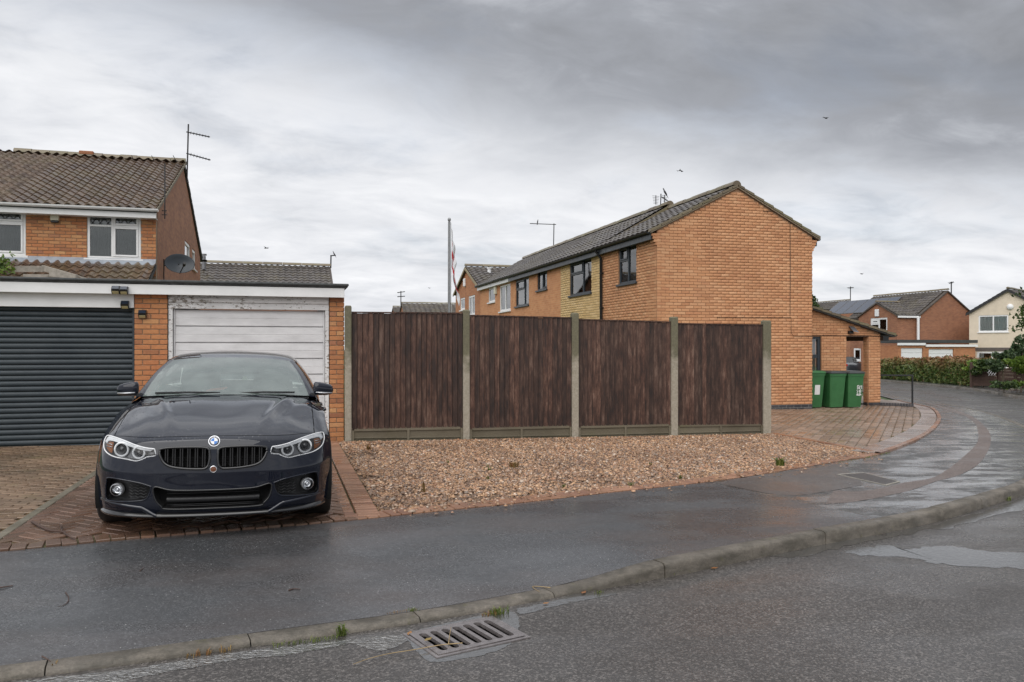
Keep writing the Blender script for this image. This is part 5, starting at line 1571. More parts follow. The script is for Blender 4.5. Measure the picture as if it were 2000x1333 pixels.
# boxes, dish, bracket
u_, z_ = PV(108, 423, VL)
ab = thing('alarm_box', 'cream alarm box between the windows of the left house', 'box', (u_, VL, z_))
m = MB(); m.cbox(u_ - 0.085, u_ + 0.085, VL - 0.09, VL - 0.008, z_ - 0.10, z_ + 0.15, 0.012); m.build('casing', M['cream_box'], ab)
m = MB(); m.cbox(u_ - 0.08, u_ + 0.08, VL - 0.085, VL - 0.008, z_ - 0.15, z_ - 0.102, 0.012); m.build('strobe', M['black'], ab)
vd_, zd_ = PU(349, 515, uLc + 0.35)
dish = thing('satellite_dish', 'dark grey oval satellite dish on the side of the left house', 'dish', (uLc, vd_, zd_ - 0.4))
cD = Vector((uLc + 0.42, vd_ - 0.4, PV(349, 515, vd_ - 0.4)[1]))
nD = Vector((0.25, -0.93, 0.28)).normalized()
Rm = nD.to_track_quat('Z', 'Y').to_matrix().to_4x4()
m = MB(); m.lathe([(0.001, -0.07), (0.12, -0.062), (0.24, -0.035), (0.34, 0.0), (0.345, 0.004), (0.33, 0.004), (0.24, -0.028), (0.12, -0.054), (0.001, -0.062)], Matrix.Translation(cD) @ Rm @ Matrix.Diagonal((1.0, 0.72, 1, 1)), 32)
m.build('reflector', M['anthracite'], dish, smooth=True)
m = MB(); tip = cD + nD * 0.34 + Vector((0.05, 0, -0.16)); m.tube([cD - Vector((0, 0, 0.24)), tip], 0.012, 6); m.tube([tip - nD * 0.03, tip + nD * 0.07 + Vector((0, 0, 0.02))], 0.035, 10); m.build('feed_arm', M['black'], dish)
m = MB(); m.tube([cD - nD * 0.06, cD - nD * 0.10 - Vector((0.1, 0, 0)), (uLc + 0.06, cD.y + 0.05, cD.z - 0.05)], 0.02, 8); m.tube([(uLc + 0.06, cD.y + 0.05, cD.z + 0.1), (uLc + 0.06, cD.y + 0.05, cD.z - 0.9)], 0.015, 6); m.build('bracket', M['dark_metal'], dish)

# ---- roofs beyond
u0_, z0_ = PV(388, 514, 40); u1_, z1_ = PV(645, 518, 40)
simple_house('back_house', 'long grey tiled roof behind the garages', u0_ - 1.5, u1_ - 0.1, 37.2, 42.8, z0_ - 1.35, z0_ - 0.02, 'u', M['far_brick'], M['tile_grey'], True, (), (), 0.2, 300, 0.27)
u0_, z0_ = PV(786, 593, 80); u1_, _ = PV(905, 593, 80)
simple_house('back_house', 'far grey roof with brick gable seen left of the flagpole', u0_, u1_, 77, 83, z0_ - 1.6, z0_, 'u', M['far_brick'], M['tile_grey'], True, (), (), 0.2, 40, 0.5)
u0_, z0_ = PV(769, 600, 92); u1_, _ = PV(790, 600, 92)
simple_house('back_house', 'farthest small grey roof beside the far brick gable', u0_, u1_, 89, 95, z0_ - 1.6, z0_, 'u', M['far_brick'], M['tile_grey'], True, (), (), 0.2, 20, 0.5)

# ================================================================== houses across the road on the right
VR = 49.0
ru0, ru1 = PV(1797, 620, VR)[0], PV(1901, 620, VR)[0]
ruc = (ru0 + ru1) / 2
zRe, zRr = PV(1797, 613, VR)[1], PV(1855, 568, VR)[1]
vRb = PU(1709, 582, ruc)[0]
rh, eR = simple_house('house', 'brick house with solar panels across the road', ru0, ru1, VR, vRb, zRe, zRr, 'v', M['far_brick'], M['tile_grey'], True, (), (), 0.15, 60, 0.33)
# cross wing
ue = PV(1755.5, 640, VR)[0]
vE = PU(1677, 640, ue)[0]
zEe, zEr = PV(1757, 614, VR)[1], PU(1716, 591, ue)[1]
we1 = (*sorted((PU(1700, 630, ue)[0], PU(1733, 630, ue)[0])), PU(1720, 649, ue)[1], PU(1720, 621, ue)[1])
we2 = (*sorted((PU(1667, 690, ue)[0], PU(1681, 690, ue)[0])), PU(1674, 705, ue)[1], PU(1674, 681, ue)[1])
we3 = (*sorted((PU(1720, 690, ue)[0], PU(1743, 690, ue)[0])), g(ue) - 0.4, PU(1731, 677, ue)[1])
cw, eE = simple_house('cross_wing', 'gabled brick front wing with a white window across the road', ue, ru0 - 0.02, VR + 0.16, vE, zEe, zEr, 'u', M['far_brick'], M['tile_grey'], True, (), [we1, we2, we3], 0.15, 60, 0.33)
cw['category'] = 'house'
window(cw, 'v', ue, *we1, [(0.5, [(1.0, False)]), (0.5, [(0.4, True), (0.6, False)])], M['white_far'], 0.06, -1, M['white_far'], 0.14, (M['curtain'], 'right'))
window(cw, 'v', ue, *we2, [(1.0, [(1.0, False)])], M['white_far'], 0.06, -1, M['white_far'], 0.13)
m = MB(); m.box(ue + 1.2, ue + 1.25, we3[0] - 0.5, we3[1] + 0.5, we3[2], we3[3] + 0.3); m.build('porch_back', M['far_brick'], cw)
m = MB(); va, vb = we3[0] + 0.2, we3[0] + (we3[1] - we3[0]) * 0.45
for q in (va, (va + vb) / 2, vb): m.box(ue + 1.1, ue + 1.19, q - 0.06, q + 0.06, we3[2], we3[3] - 0.15)
m.box(ue + 1.1, ue + 1.189, va - 0.06, vb + 0.06, we3[3] - 0.25, we3[3] - 0.15); m.build('porch_door', M['white_far'], cw)
m = MB(); m.box(ue - 0.1, ru0, VR - 0.06, VR - 0.01, zEe - 0.26, zEe - 0.12); m.build('fascia', M['white_far'], cw)
m = MB(); ux_ = PV(1791, 650, VR)[0]; m.tube([(ux_, VR - 0.12, zEe - 0.2), (ux_, VR - 0.12, -0.5)], 0.10, 8); m.build('downpipe', M['white_far'], cw)
a_, z_ = PU(1714, 611, ue)
ab = thing('alarm_box', 'white alarm box on the gable of the brick wing across the road', 'box', (ue, a_, z_))
m = MB(); m.cbox(ue - 0.12, ue - 0.002, a_ - 0.2, a_ + 0.2, z_ - 0.3, z_ + 0.25, 0.03); m.build('casing', M['white_far'], ab)
# solar panels on the slope that faces the camera
rs = (zRr - zRe) / (ruc - ru0); pit = math.atan(rs)
sN = Vector((-math.sin(pit), 0, math.cos(pit)))
pan_m = simple('solar_glass', (0.05, 0.06, 0.085), 0.12, 0.1, 4)
for k in range(6):
    st = rh
    v_a = VR + 4.0 + k * 1.25
    m = MB()
    def rp(s_, v_, h): return Vector((ruc - s_, v_, zRr - s_ * rs)) + sN * h
    m.prism([rp(0.45, v_a, 0.09), rp(0.45, v_a + 1.18, 0.09), rp(2.1, v_a + 1.18, 0.09), rp(2.1, v_a, 0.09)], sN * 0.04); pf_ = m.build('solar_panel', M['metal'], st)
    m = MB(); m.prism([rp(0.50, v_a + 0.05, 0.131), rp(0.50, v_a + 1.13, 0.131), rp(2.05, v_a + 1.13, 0.131), rp(2.05, v_a + 0.05, 0.131)], sN * 0.004); m.build('panel_glass', pan_m, pf_)
# garages in front
VQ = 45.5
gq = thing('garage', 'pair of flat roofed garages with white doors across the road', 'garage', (PV(1820, 690, VQ)[0], VQ, -0.5))
q0, q1, q2 = PV(1754, 690, VQ)[0], PV(1806, 690, VQ)[0], PV(1905, 690, VQ)[0]
d1 = (PV(1760, 690, VQ)[0], PV(1803, 690, VQ)[0], -2, PV(1780, 680, VQ)[1]); d2 = (PV(1814, 690, VQ)[0], PV(1863, 690, VQ)[0], -2, PV(1840, 682, VQ)[1])
zq1, zq2 = PV(1780, 672, VQ)[1], PV(1850, 675, VQ)[1]
m = MB(); wall_body(m, 'u', VQ, VQ + 0.25, q0, q2, -1.2, zq2, [(d1[0], d1[1], -1.2, d1[3]), (d2[0], d2[1], -1.2, d2[3])]); m.box(q2 - 0.25, q2, VQ + 0.25, VR, -1.2, zq2); m.box(q0, q0 + 0.25, VQ + 0.25, VR, -1.2, zq2); m.build('wall', M['far_brick_pale'], gq)
m = MB(); m.box(q0 - 0.1, q1 - 0.02, VQ - 0.12, VQ - 0.03, zq1 - 0.10, zq1 + 0.06); m.box(q1 + 0.02, q2 + 0.1, VQ - 0.12, VQ - 0.03, zq2 - 0.10, zq2 + 0.06); m.build('fascia', M['white_far'], gq)
m = MB(); m.box(q0 - 0.12, q2 + 0.12, VQ - 0.1, VR - 0.2, zq1 + 0.062, zq1 + 0.28); m.build('roof', M['felt'], gq)
for dd in (d1, d2):
    do = MB().box(dd[0], dd[1], VQ + 0.10, VQ + 0.14, -1.2, dd[3]).build('garage_door', M['white_far'], gq)
    for k in range(6): MB().cbox(dd[0] + 0.03, dd[1] - 0.03, VQ + 0.07, VQ + 0.099, dd[3] - 0.36 * (k + 1) + 0.02, dd[3] - 0.36 * k - 0.02, 0.012).build('door_panel', M['white_far'], do)
# cream rendered house, turned: its gable looks towards the camera's left
cX, cZ = 33.2, 58.0
cU, cV = CS * cX + SN * cZ, -SN * cX + CS * cZ
def cw_(px, py):
    r_ = (px - 1000) / F
    s__ = (r_ * cZ - cX) / (0.698 + 0.716 * r_)
    return cU + s__, CH + (680 - py) / F * (cZ - 0.716 * s__)
c0, c1 = cU, 2 * cw_(1969, 600)[0] - cU
zCr, zCe = cw_(1969, 565)[1], cw_(1894, 610)[1]
VC = cV
wc1 = (cw_(1911, 630)[0], cw_(1969.5, 630)[0], cw_(1940, 649)[1], cw_(1940, 616)[1])
wc2 = (cw_(1908, 700)[0], cw_(1968, 700)[0], cw_(1940, 720)[1], cw_(1940, 687)[1])
ch, eC = simple_house('house', 'cream rendered house with a dark bargeboard across the road', c0, c1, VC, VC + 9, zCe, zCr, 'v', M['cream_render'], M['tile_grey'], True, [wc1, wc2], (), 0.15, 40, 0.33, (cU, cV, -0.6))
window(ch, 'u', VC, *wc1, [(0.5, [(1.0, False)]), (0.5, [(1.0, False)])], M['white_far'], 0.05, -1, M['white_far'], 0.10, (M['curtain'], 'full'))
window(ch, 'u', VC, *wc2, [(0.5, [(1.0, False)]), (0.5, [(1.0, False)])], M['white_far'], 0.05, -1, M['white_far'], 0.13, (M['curtain'], 'sides'))
m = MB(); uc = (c0 + c1) / 2; rr = (zCr - zCe) / (uc - c0); e_ = zCe - rr * 0.2
m.prism([(c0 - 0.2, VC - 0.16, e_ + 0.02), (uc, VC - 0.16, zCr + 0.03), (c1 + 0.2, VC - 0.16, e_ + 0.02), (c1 + 0.2, VC - 0.16, e_ - 0.16), (uc, VC - 0.16, zCr - 0.17), (c0 - 0.2, VC - 0.16, e_ - 0.16)], (0, 0.03, 0)); m.build('bargeboard', M['dark_metal'], ch)
m = MB(); m.box(c0 + 0.2, c1 - 0.5, VC - 0.02, VC - 0.002, wc2[3] + 0.03, wc2[3] + 0.28); m.build('band', simple('band_brown', (0.12, 0.10, 0.09), 0.7), ch)
u_, z_ = cw_(1973, 600)
m = MB(); m.lathe([(0.001, 0.16), (0.1, 0.15), (0.2, 0.08), (0.22, 0.0)], Matrix.Translation((u_, VC - 0.002, z_)) @ Matrix.Rotation(R(90), 4, 'X'), 16); m.build('alarm_box', M['white_far'], ch, smooth=True)
ch.rotation_euler = (0, 0, math.atan2(-0.880, 0.4735))
# house behind the porch roof
VB = 78.0
b0, zb0 = PV(1585, 600, VB); b1, zb1 = PV(1676, 601, VB)
bu, bz = PV(1659, 587, VB)
simple_house('back_house', 'small brick gable and brown roof seen over the porch roof', bu - (b1 - bu), b1, VB, VB + 12, zb1, bz, 'v', M['far_brick'], M['tile_grey'], True, (), (), 0.2, 20, 0.5)
# ================================================================== the parked car (local: x to the right of the picture, y towards its tail, z up)
def droplets(t, scale, size, seed):
    mp = t.n('ShaderNodeMapping'); mp.inputs['Location'].default_value = (seed, seed * 0.7, seed * 1.3); t.l(t.pos(), mp.inputs[0])
    v = t.n('ShaderNodeTexVoronoi'); v.inputs['Scale'].default_value = scale; t.l(mp.outputs[0], v.inputs['Vector'])
    sc_ = t.n('ShaderNodeSeparateColor'); t.l(v.outputs['Color'], sc_.inputs[0])
    r_ = t.math('MULTIPLY', t.math('SUBTRACT', sc_.outputs[0], 0.45), size * 2.0)
    return t.math('MAXIMUM', t.math('SUBTRACT', r_, v.outputs['Distance']), 0.0)
t = NT('car_paint')
t.set('Base Color', (0.006, 0.008, 0.016)); t.set('Metallic', 0.0); t.set('Roughness', 0.5); t.set('Coat Weight', 1.0); t.set('Coat Roughness', 0.03); t.set('Coat IOR', 1.52); t.set('Specular IOR Level', 0.0)
h = t.math('ADD', droplets(t, 40, 0.30, 0.3), t.math('MULTIPLY', droplets(t, 85, 0.34, 5.1), 0.6))
gn_ = t.n('ShaderNodeSeparateXYZ'); t.l(t.n('ShaderNodeNewGeometry').outputs['True Normal'], gn_.inputs[0])
h = t.math('MULTIPLY', h, t.rng(t.math('ABSOLUTE', gn_.outputs[2]), 0.45, 0.85, 0.0, 1.0))
t.set('Coat IOR', t.rng(gn_.outputs[2], 0.6, 0.93, 1.5, 2.0))
bn = t.n('ShaderNodeBump'); bn.inputs['Strength'].default_value = 0.9; bn.inputs['Distance'].default_value = 0.012; t.l(h, bn.inputs['Height'])
t.l(bn.outputs[0], t.b.inputs['Normal']); t.l(bn.outputs[0], t.b.inputs['Coat Normal'])
M['paint'] = t.m
t = NT('car_trim'); t.set('Base Color', (0.008, 0.008, 0.009)); t.set('Roughness', 0.16); t.set('Coat Weight', 0.6); M['trim'] = t.m
t = NT('car_plastic'); t.set('Base Color', (0.012, 0.012, 0.013)); t.set('Roughness', t.rng(t.noise(80, 3), 0.3, 0.7, 0.35, 0.55)); M['plastic'] = t.m
t = NT('car_void'); t.set('Base Color', (0.004, 0.004, 0.004)); t.set('Roughness', 0.9); M['void'] = t.m
t = NT('chrome'); t.set('Base Color', (0.78, 0.79, 0.81)); t.set('Metallic', 1.0); t.set('Roughness', 0.14); M['chrome'] = t.m
t = NT('lamp_silver'); t.set('Base Color', (0.62, 0.63, 0.65)); t.set('Metallic', 0.6); t.set('Roughness', 0.3); M['silver'] = t.m
t = NT('lamp_inside'); t.set('Base Color', (0.16, 0.16, 0.165)); t.set('Metallic', 0.5); t.set('Roughness', 0.3); M['lamp_in'] = t.m
t = NT('lamp_ring'); t.set('Base Color', (0.78, 0.79, 0.80)); t.set('Roughness', 0.25); M['ringw'] = t.m
t = NT('amber'); t.set('Base Color', (0.28, 0.10, 0.03)); t.set('Roughness', 0.2); M['amber'] = t.m
t = NT('red_lens'); t.set('Base Color', (0.45, 0.01, 0.012)); t.set('Roughness', 0.15); M['redl'] = t.m
t = NT('tyre'); t.set('Base Color', (0.014, 0.014, 0.014)); t.set('Roughness', 0.6); t.bump(t.noise(50, 3), 0.2, 0.004); M['tyre'] = t.m
t = NT('rim'); t.set('Base Color', (0.10, 0.10, 0.105)); t.set('Metallic', 0.8); t.set('Roughness', 0.3); M['rim'] = t.m
t = NT('lens_clear')
gl_ = t.n('ShaderNodeBsdfGlossy'); gl_.inputs['Roughness'].default_value = 0.03
tr_ = t.n('ShaderNodeBsdfTransparent'); tr_.inputs[0].default_value = (0.93, 0.94, 0.95, 1)
fr_ = t.n('ShaderNodeFresnel'); fr_.inputs[0].default_value = 1.45
mx = t.n('ShaderNodeMixShader'); t.l(fr_.outputs[0], mx.inputs[0]); t.l(tr_.outputs[0], mx.inputs[1]); t.l(gl_.outputs[0], mx.inputs[2]); t.l(mx.outputs[0], t.out.inputs[0])
M['lens'] = t.m
t = NT('wet_screen')                                 # glass with a film of rain; scattered sky reflection painted as pale green diffuse
gl_ = t.n('ShaderNodeBsdfGlossy'); gl_.inputs['Roughness'].default_value = 0.07
tr_ = t.n('ShaderNodeBsdfTransparent'); tr_.inputs[0].default_value = (0.52, 0.62, 0.58, 1)
df_ = t.n('ShaderNodeBsdfDiffuse'); df_.inputs[0].default_value = (0.40, 0.49, 0.455, 1)
fr_ = t.n('ShaderNodeFresnel'); fr_.inputs[0].default_value = 1.5
hh = t.math('ADD', droplets(t, 95, 0.44, 1.3), t.math('MULTIPLY', droplets(t, 190, 0.44, 7.1), 0.6))
bn = t.n('ShaderNodeBump'); bn.inputs['Strength'].default_value = 0.55; bn.inputs['Distance'].default_value = 0.006; t.l(hh, bn.inputs['Height']); t.l(bn.outputs[0], gl_.inputs['Normal'])
m1 = t.n('ShaderNodeMixShader'); t.l(t.rng(t.noise(7, 4, 0.6), 0.3, 0.7, 0.24, 0.36), m1.inputs[0]); t.l(tr_.outputs[0], m1.inputs[1]); t.l(df_.outputs[0], m1.inputs[2])
m2 = t.n('ShaderNodeMixShader'); t.l(t.math('ADD', fr_.outputs[0], 0.16, True), m2.inputs[0]); t.l(m1.outputs[0], m2.inputs[1]); t.l(gl_.outputs[0], m2.inputs[2]); t.l(m2.outputs[0], t.out.inputs[0])
M['screen'] = t.m
M['tint'] = glass_mat('tinted_glass', (-0.38, -0.38, -0.38), 0.10)

COLS = [
 [(0,.05,.165),(0,.01,.24),(0,-.004,.45),(0,0,.51),(0,.03,.68),(0,.10,.752),(0,.35,.835),(0,.70,.90),(0,1.05,.955),(0,1.34,.985)],
 [(.25,.062,.165),(.25,.02,.24),(.25,.008,.45),(.25,.010,.51),(.25,.037,.675),(.25,.112,.750),(.25,.36,.838),(.25,.70,.908),(.25,1.05,.963),(.25,1.35,.987)],
 [(.5,.11,.165),(.5,.07,.24),(.5,.055,.44),(.5,.058,.51),(.5,.092,.66),(.5,.175,.742),(.5,.40,.832),(.5,.72,.900),(.5,1.05,.953),(.5,1.39,.975)],
 [(.68,.20,.165),(.68,.16,.24),(.68,.14,.44),(.68,.145,.52),(.68,.20,.66),(.68,.30,.740),(.68,.48,.798),(.68,.74,.858),(.68,1.05,.920),(.68,1.44,.952)],
 [(.79,.32,.165),(.79,.28,.24),(.80,.25,.44),(.80,.26,.54),(.80,.33,.66),(.79,.42,.728),(.785,.58,.780),(.775,.80,.838),(.77,1.10,.895),(.76,1.50,.928)],
 [(.85,.46,.165),(.86,.43,.24),(.875,.42,.44),(.88,.44,.54),(.875,.50,.65),(.865,.56,.705),(.862,.70,.752),(.858,.88,.80),(.852,1.15,.858),(.838,1.60,.90)]]
def crom(P, t):
    P = np.asarray(P, float); n = len(P)
    Q = np.concatenate([2 * P[:1] - P[1:2], P, 2 * P[-1:] - P[-2:-1]])
    t = np.asarray(t, float) * (n - 1); i = np.minimum(t.astype(int), n - 2)
    f = (t - i).reshape((-1,) + (1,) * (P.ndim - 1))
    a, b, c, d = Q[i], Q[i + 1], Q[i + 2], Q[i + 3]
    return 0.5 * (2 * b + (c - a) * f + (2 * a - 5 * b + 4 * c - d) * f * f + (3 * b - a - 3 * c + d) * f ** 3)
A = np.array(COLS, float)
A = np.concatenate([A[:0:-1] * np.array((-1, 1, 1)), A])
NU = 281
tv = np.concatenate([np.linspace(0, 5.0, 131)[:-1], np.linspace(5.0, 9.0, 121)]) / 9.0
NV = len(tv)
S = crom(A, np.linspace(0, 1, NU))
S = np.array([crom(s, tv) for s in S])            # NU, NV, 3
# the bonnet's two creases run from the screen pillars towards the grille
xx, yy = np.abs(S[..., 0]), S[..., 1]
cx = 0.30 + 0.28 * np.clip((yy - 0.1) / 1.25, 0, 1)
amp = 0.015 * np.clip((yy - 0.12) / 0.5, 0, 1) * np.clip((1.4 - yy) / 0.2, 0, 1)
S[..., 2] += amp * np.exp(-((xx - cx) / 0.04) ** 2) - amp * 0.5 * np.exp(-((xx - cx - 0.08) / 0.05) ** 2)
# the badge spine between the kidneys and the swage round them
front = np.arange(NV) < 131
Sv = S.reshape(-1, 3)
quads = [(i * NV + j, (i + 1) * NV + j, (i + 1) * NV + j + 1, i * NV + j + 1) for i in range(NU - 1) for j in range(NV - 1)]
bvh = BVHTree.FromPolygons([Vector(p) for p in Sv], quads)
def sy(x, z):                                     # depth of the front at (x, z)
    h = bvh.ray_cast(Vector((x, -1, z)), Vector((0, 1, 0)))
    return h[0].y if h[0] is not None else 0.3
def mir(p): return [(-x, z) for x, z in p]
def smooth_loop(p, n=64): return [tuple(q.xy) for q in spline([Vector((*a, 0)) for a in p] + [Vector((*p[0], 0))], n + 1)[:-1]]
LAMP = [(.418, .659), (.49, .667), (.56, .683), (.645, .707), (.735, .724), (.795, .727), (.822, .718), (.826, .68), (.808, .638), (.77, .611), (.71, .592), (.61, .580), (.545, .571), (.50, .584), (.465, .602), (.41, .613)]
GRIL = [(.030, .646), (.052, .665), (.135, .672), (.28, .671), (.355, .664), (.381, .652), (.376, .612), (.355, .570), (.325, .543), (.28, .527), (.19, .515), (.10, .511), (.06, .514), (.038, .535), (.028, .585)]
LOW = [(.0, .352), (.20, .354), (.31, .360), (.405, .383), (.42, .345), (.402, .28), (.365, .238), (.32, .214), (.0, .212)]
LOW = LOW + [(-x, z) for x, z in LOW[-2:0:-1]]
SIDE = [(.435, .385), (.52, .411), (.66, .432), (.755, .436), (.772, .40), (.778, .335), (.772, .268), (.70, .262), (.56, .272), (.475, .288), (.445, .335)]
regions = {}
for nm, p in (('lamp', LAMP), ('grille', GRIL), ('side', SIDE)):
    regions[nm + '_r'] = smooth_loop(p, 72); regions[nm + '_l'] = smooth_loop(mir(p), 72)
regions['low'] = smooth_loop(LOW, 90)
cen = Sv.reshape(NU, NV, 3)
fc = (cen[:-1, :-1] + cen[1:, :-1] + cen[1:, 1:] + cen[:-1, 1:]) / 4        # face centres
own = np.full((NU - 1, NV - 1), '', dtype=object)
fidx = np.arange(NV - 1)
for nm, lp in regions.items():
    P2 = np.array(lp)
    lo, hi = P2.min(0), P2.max(0)
    X, Zc = fc[..., 0], fc[..., 2]
    cand = (X > lo[0] - .01) & (X < hi[0] + .01) & (Zc > lo[1] - .01) & (Zc < hi[1] + .01) & (fidx[None, :] < 140)
    for i, j in zip(*np.where(cand)):
        if inside((X[i, j], Zc[i, j]), lp): own[i, j] = nm
# snap the grid to the outlines
SS = cen.copy()
for nm, lp in regions.items():
    P2 = np.array(lp); Q2 = np.roll(P2, -1, 0)
    msk = own == nm
    vin = np.zeros((NU, NV), int)
    for di in (0, 1):
        for dj in (0, 1): vin[di:NU - 1 + di, dj:NV - 1 + dj] += msk
    for i, j in zip(*np.where((vin > 0) & (vin < 4))):
        p = cen[i, j][[0, 2]]
        d = Q2 - P2; tt = np.clip(((p - P2) * d).sum(1) / (d * d).sum(1), 0, 1)
        q = P2 + d * tt[:, None]; k = np.argmin(((q - p) ** 2).sum(1))
        if ((q[k] - p) ** 2).sum() < 0.0004:
            SS[i, j, 0], SS[i, j, 2] = q[k]
# bonnet against wings and bumper: one row of cells is the shut line
jb = int(np.argmin(np.abs(tv * 9 - 4.92)))
for i in range(NU - 1):
    for j in range(NV - 1):
        if own[i, j]: continue
        x, y, z = fc[i, j]
        xb = 0.742 - 0.0 * y
        if j > jb and abs(x) < xb: own[i, j] = 'bonnet'
        elif j == jb and abs(x) < xb + 0.006: own[i, j] = 'gap'
        elif j >= jb and xb <= abs(x) < xb + 0.0065: own[i, j] = 'gap'
        else: own[i, j] = 'body'
CAR = thing('parked_car', 'wet dark blue black car parked nose out in front of the white garage door', 'car', (-0.512, 6.38, g(-0.512) + 0.012))
CAR.rotation_euler = (0, SLOPE, 0)
flat = SS.reshape(-1, 3)
def sub(names):
    out = []
    for i, j in zip(*np.where(np.isin(own, names))):
        out.append((i * NV + j, (i + 1) * NV + j, (i + 1) * NV + j + 1, i * NV + j + 1))
    return out
def part(name, faces, mat, off=(0, 0, 0), parent=CAR, smooth=True):
    ids = sorted({v for f in faces for v in f}); mp = {v: k for k, v in enumerate(ids)}
    o_ = np.array(off)
    m = MB(); m.v = [tuple(flat[v] + o_) for v in ids]; m.f = [tuple(mp[v] for v in f) for f in faces]
    return m.build(name, mat, parent, smooth, True)
def bowl(name, faces, mat, depth, parent=CAR, shrink=0.0):
    ids = sorted({v for f in faces for v in f}); mp = {v: k for k, v in enumerate(ids)}
    m = MB(); n = len(ids)
    c0 = np.mean([flat[v] for v in ids], 0)
    m.v = [tuple(flat[v]) for v in ids] + [tuple(flat[v] * (1, 1, 1) + (np.array((c0[0], 0, c0[2])) - flat[v] * (1, 0, 1)) * shrink + np.array((0, depth, 0))) for v in ids]
    cnt = {}
    for f in faces:
        for a, b in zip(f, f[1:] + f[:1]):
            cnt[tuple(sorted((a, b)))] = cnt.get(tuple(sorted((a, b))), 0) + 1
    m.f = [tuple(mp[v] + n for v in f) for f in faces]
    for (a, b), k in cnt.items():
        if k == 1: m.f.append((mp[a], mp[b], mp[b] + n, mp[a] + n))
    return m.build(name, mat, parent, True, True)
part('bonnet', sub(['bonnet']), M['paint'])
part('bumper', sub(['body']), M['paint'])
part('inner_panel', sub(['bonnet', 'gap']), M['void'], (0, 0.012, -0.016))
for sd in ('r', 'l'):
    sgn = 1 if sd == 'r' else -1
    # ---- headlight
    hf = sub(['lamp_' + sd])
    hl_ = bowl('headlight', hf, M['lamp_in'], 0.075, CAR, 0.06)
    part('lens', hf, M['lens'], (0, -0.002, 0), hl_)
    lp = regions['lamp_' + sd]
    m = MB(); m.tube([(x, sy(x, z) + 0.004, z) for x, z in lp + lp[:1]], 0.0055, 6, False); m.build('bezel', M['ringw'], hl_, True, True)
    top = [(.43, .656), (.49, .664), (.56, .680), (.645, .704), (.735, .721), (.80, .722), (.819, .690)]
    bot = [(.45, .642), (.50, .647), (.56, .660), (.645, .680), (.735, .697), (.785, .696), (.797, .676)]
    T_, B_ = spline([Vector((*p, 0)) for p in top], 20), spline([Vector((*p, 0)) for p in bot], 20)
    m = MB(); m.grid([[(sgn * a.x, sy(a.x, a.y) + 0.003, a.y) for a in T_], [(sgn * b.x, sy(b.x, b.y) + 0.014, b.y) for b in B_]]); m.build('brow', M['ringw'], hl_, True, True)
    for (x, z, r_) in ((.668, .644, .050), (.535, .628, .043)):
        y_ = sy(x, z) + 0.030
        yaw = Matrix.Rotation(R(-90) , 4, 'X')
        Mx = Matrix.Translation((sgn * x, y_, z)) @ Matrix.Rotation(sgn * R(16), 4, 'Z') @ Matrix.Rotation(R(90), 4, 'X')
        prof = [(r_ + 0.008 * math.cos(a), 0.008 * math.sin(a)) for a in np.linspace(0, 2 * math.pi, 9)]
        MB().lathe(prof, Mx, 32).build('light_ring', M['ringw'], hl_, True, True)
        MB().lathe([(r_ - 0.006, -0.004), (r_ * 0.8, -0.022), (r_ * 0.68, -0.03)], Mx, 32).build('reflector', M['silver'], hl_, True, True)
        MB().lathe([(r_ * 0.7, -0.03), (r_ * 0.62, -0.012), (r_ * 0.42, 0.002), (r_ * 0.2, 0.008), (0.0005, 0.010)], Mx, 32).build('projector', M['trim'], hl_, True, True)
    m = MB(); pts = [(.742, .690), (.785, .690), (.803, .672), (.795, .640), (.765, .618), (.742, .612)]
    m.add([(sgn * x, sy(x, z) + 0.034, z) for x, z in pts], [tuple(range(6))]); m.build('side_reflector', M['amber'], hl_, False, True)
    for zz in (.655, .672):
        m = MB(); m.tube([(sgn * .75, sy(.75, zz) + 0.028, zz), (sgn * .80, sy(.80, zz) + 0.028, zz + .004)], 0.003, 5); m.build('rib', M['silver'], hl_, True, True)
    # ---- kidney grille
    gf = sub(['grille_' + sd])
    gl2 = bowl('grille', gf, M['void'], 0.085)
    lp = regions['grille_' + sd]
    m = MB(); m.tube([(x, sy(x, z) - 0.002, z) for x, z in lp + lp[:1]], 0.0095, 8, False); m.build('frame', M['trim'], gl2, True, True)
    for k in range(6):
        xb = .072 + k * .0525
        zt_ = .664; zb_ = .522 + max(0, (xb - .24)) ** 2 * 2.2
        for e in (-0.008, 0.008):
            y_ = sy(xb + e, .62) + 0.018
            m = MB(); m.prism([(sgn * (xb + e - 0.0042), y_, zb_), (sgn * (xb + e + 0.0042), y_, zb_), (sgn * (xb + e + 0.0036), y_ + 0.004, zt_), (sgn * (xb + e - 0.0036), y_ + 0.004, zt_)], (0, 0.03, 0)); m.build('grille_bar', M['trim'], gl2, False, True)
    for zz in np.arange(.53, .60, .012):
        m = MB(); m.tube([(sgn * x, sy(x, zz) + 0.05, zz) for x in np.linspace(.05, .345, 8)], 0.0025, 4); m.build('mesh_wire', M['plastic'], gl2, False, True)
    # ---- side air intake and fog lamp
    sf = sub(['side_' + sd])
    si = bowl('air_intake', sf, M['plastic'], 0.085, CAR, 0.10)
    lp = regions['side_' + sd]
    m = MB(); m.tube([(x, sy(x, z) + 0.001, z) for x, z in lp + lp[:1]], 0.006, 6, False); m.build('surround', M['paint'], si, True, True)
    for k, zz in enumerate((.30, .322, .344, .366, .388)):
        x1 = .60
        m = MB(); m.tube([(sgn * x, sy(x, zz) + 0.040, zz + 0.005 * math.sin(x * 150)) for x in np.linspace(.47, x1, 22)], 0.0048, 5); m.build('intake_slat', M['plastic'], si, True, True)
    m = MB()
    P_, Q_ = [(.445, .375), (.53, .398), (.66, .420), (.762, .424)], [(.455, .345), (.53, .372), (.64, .396), (.70, .400)]
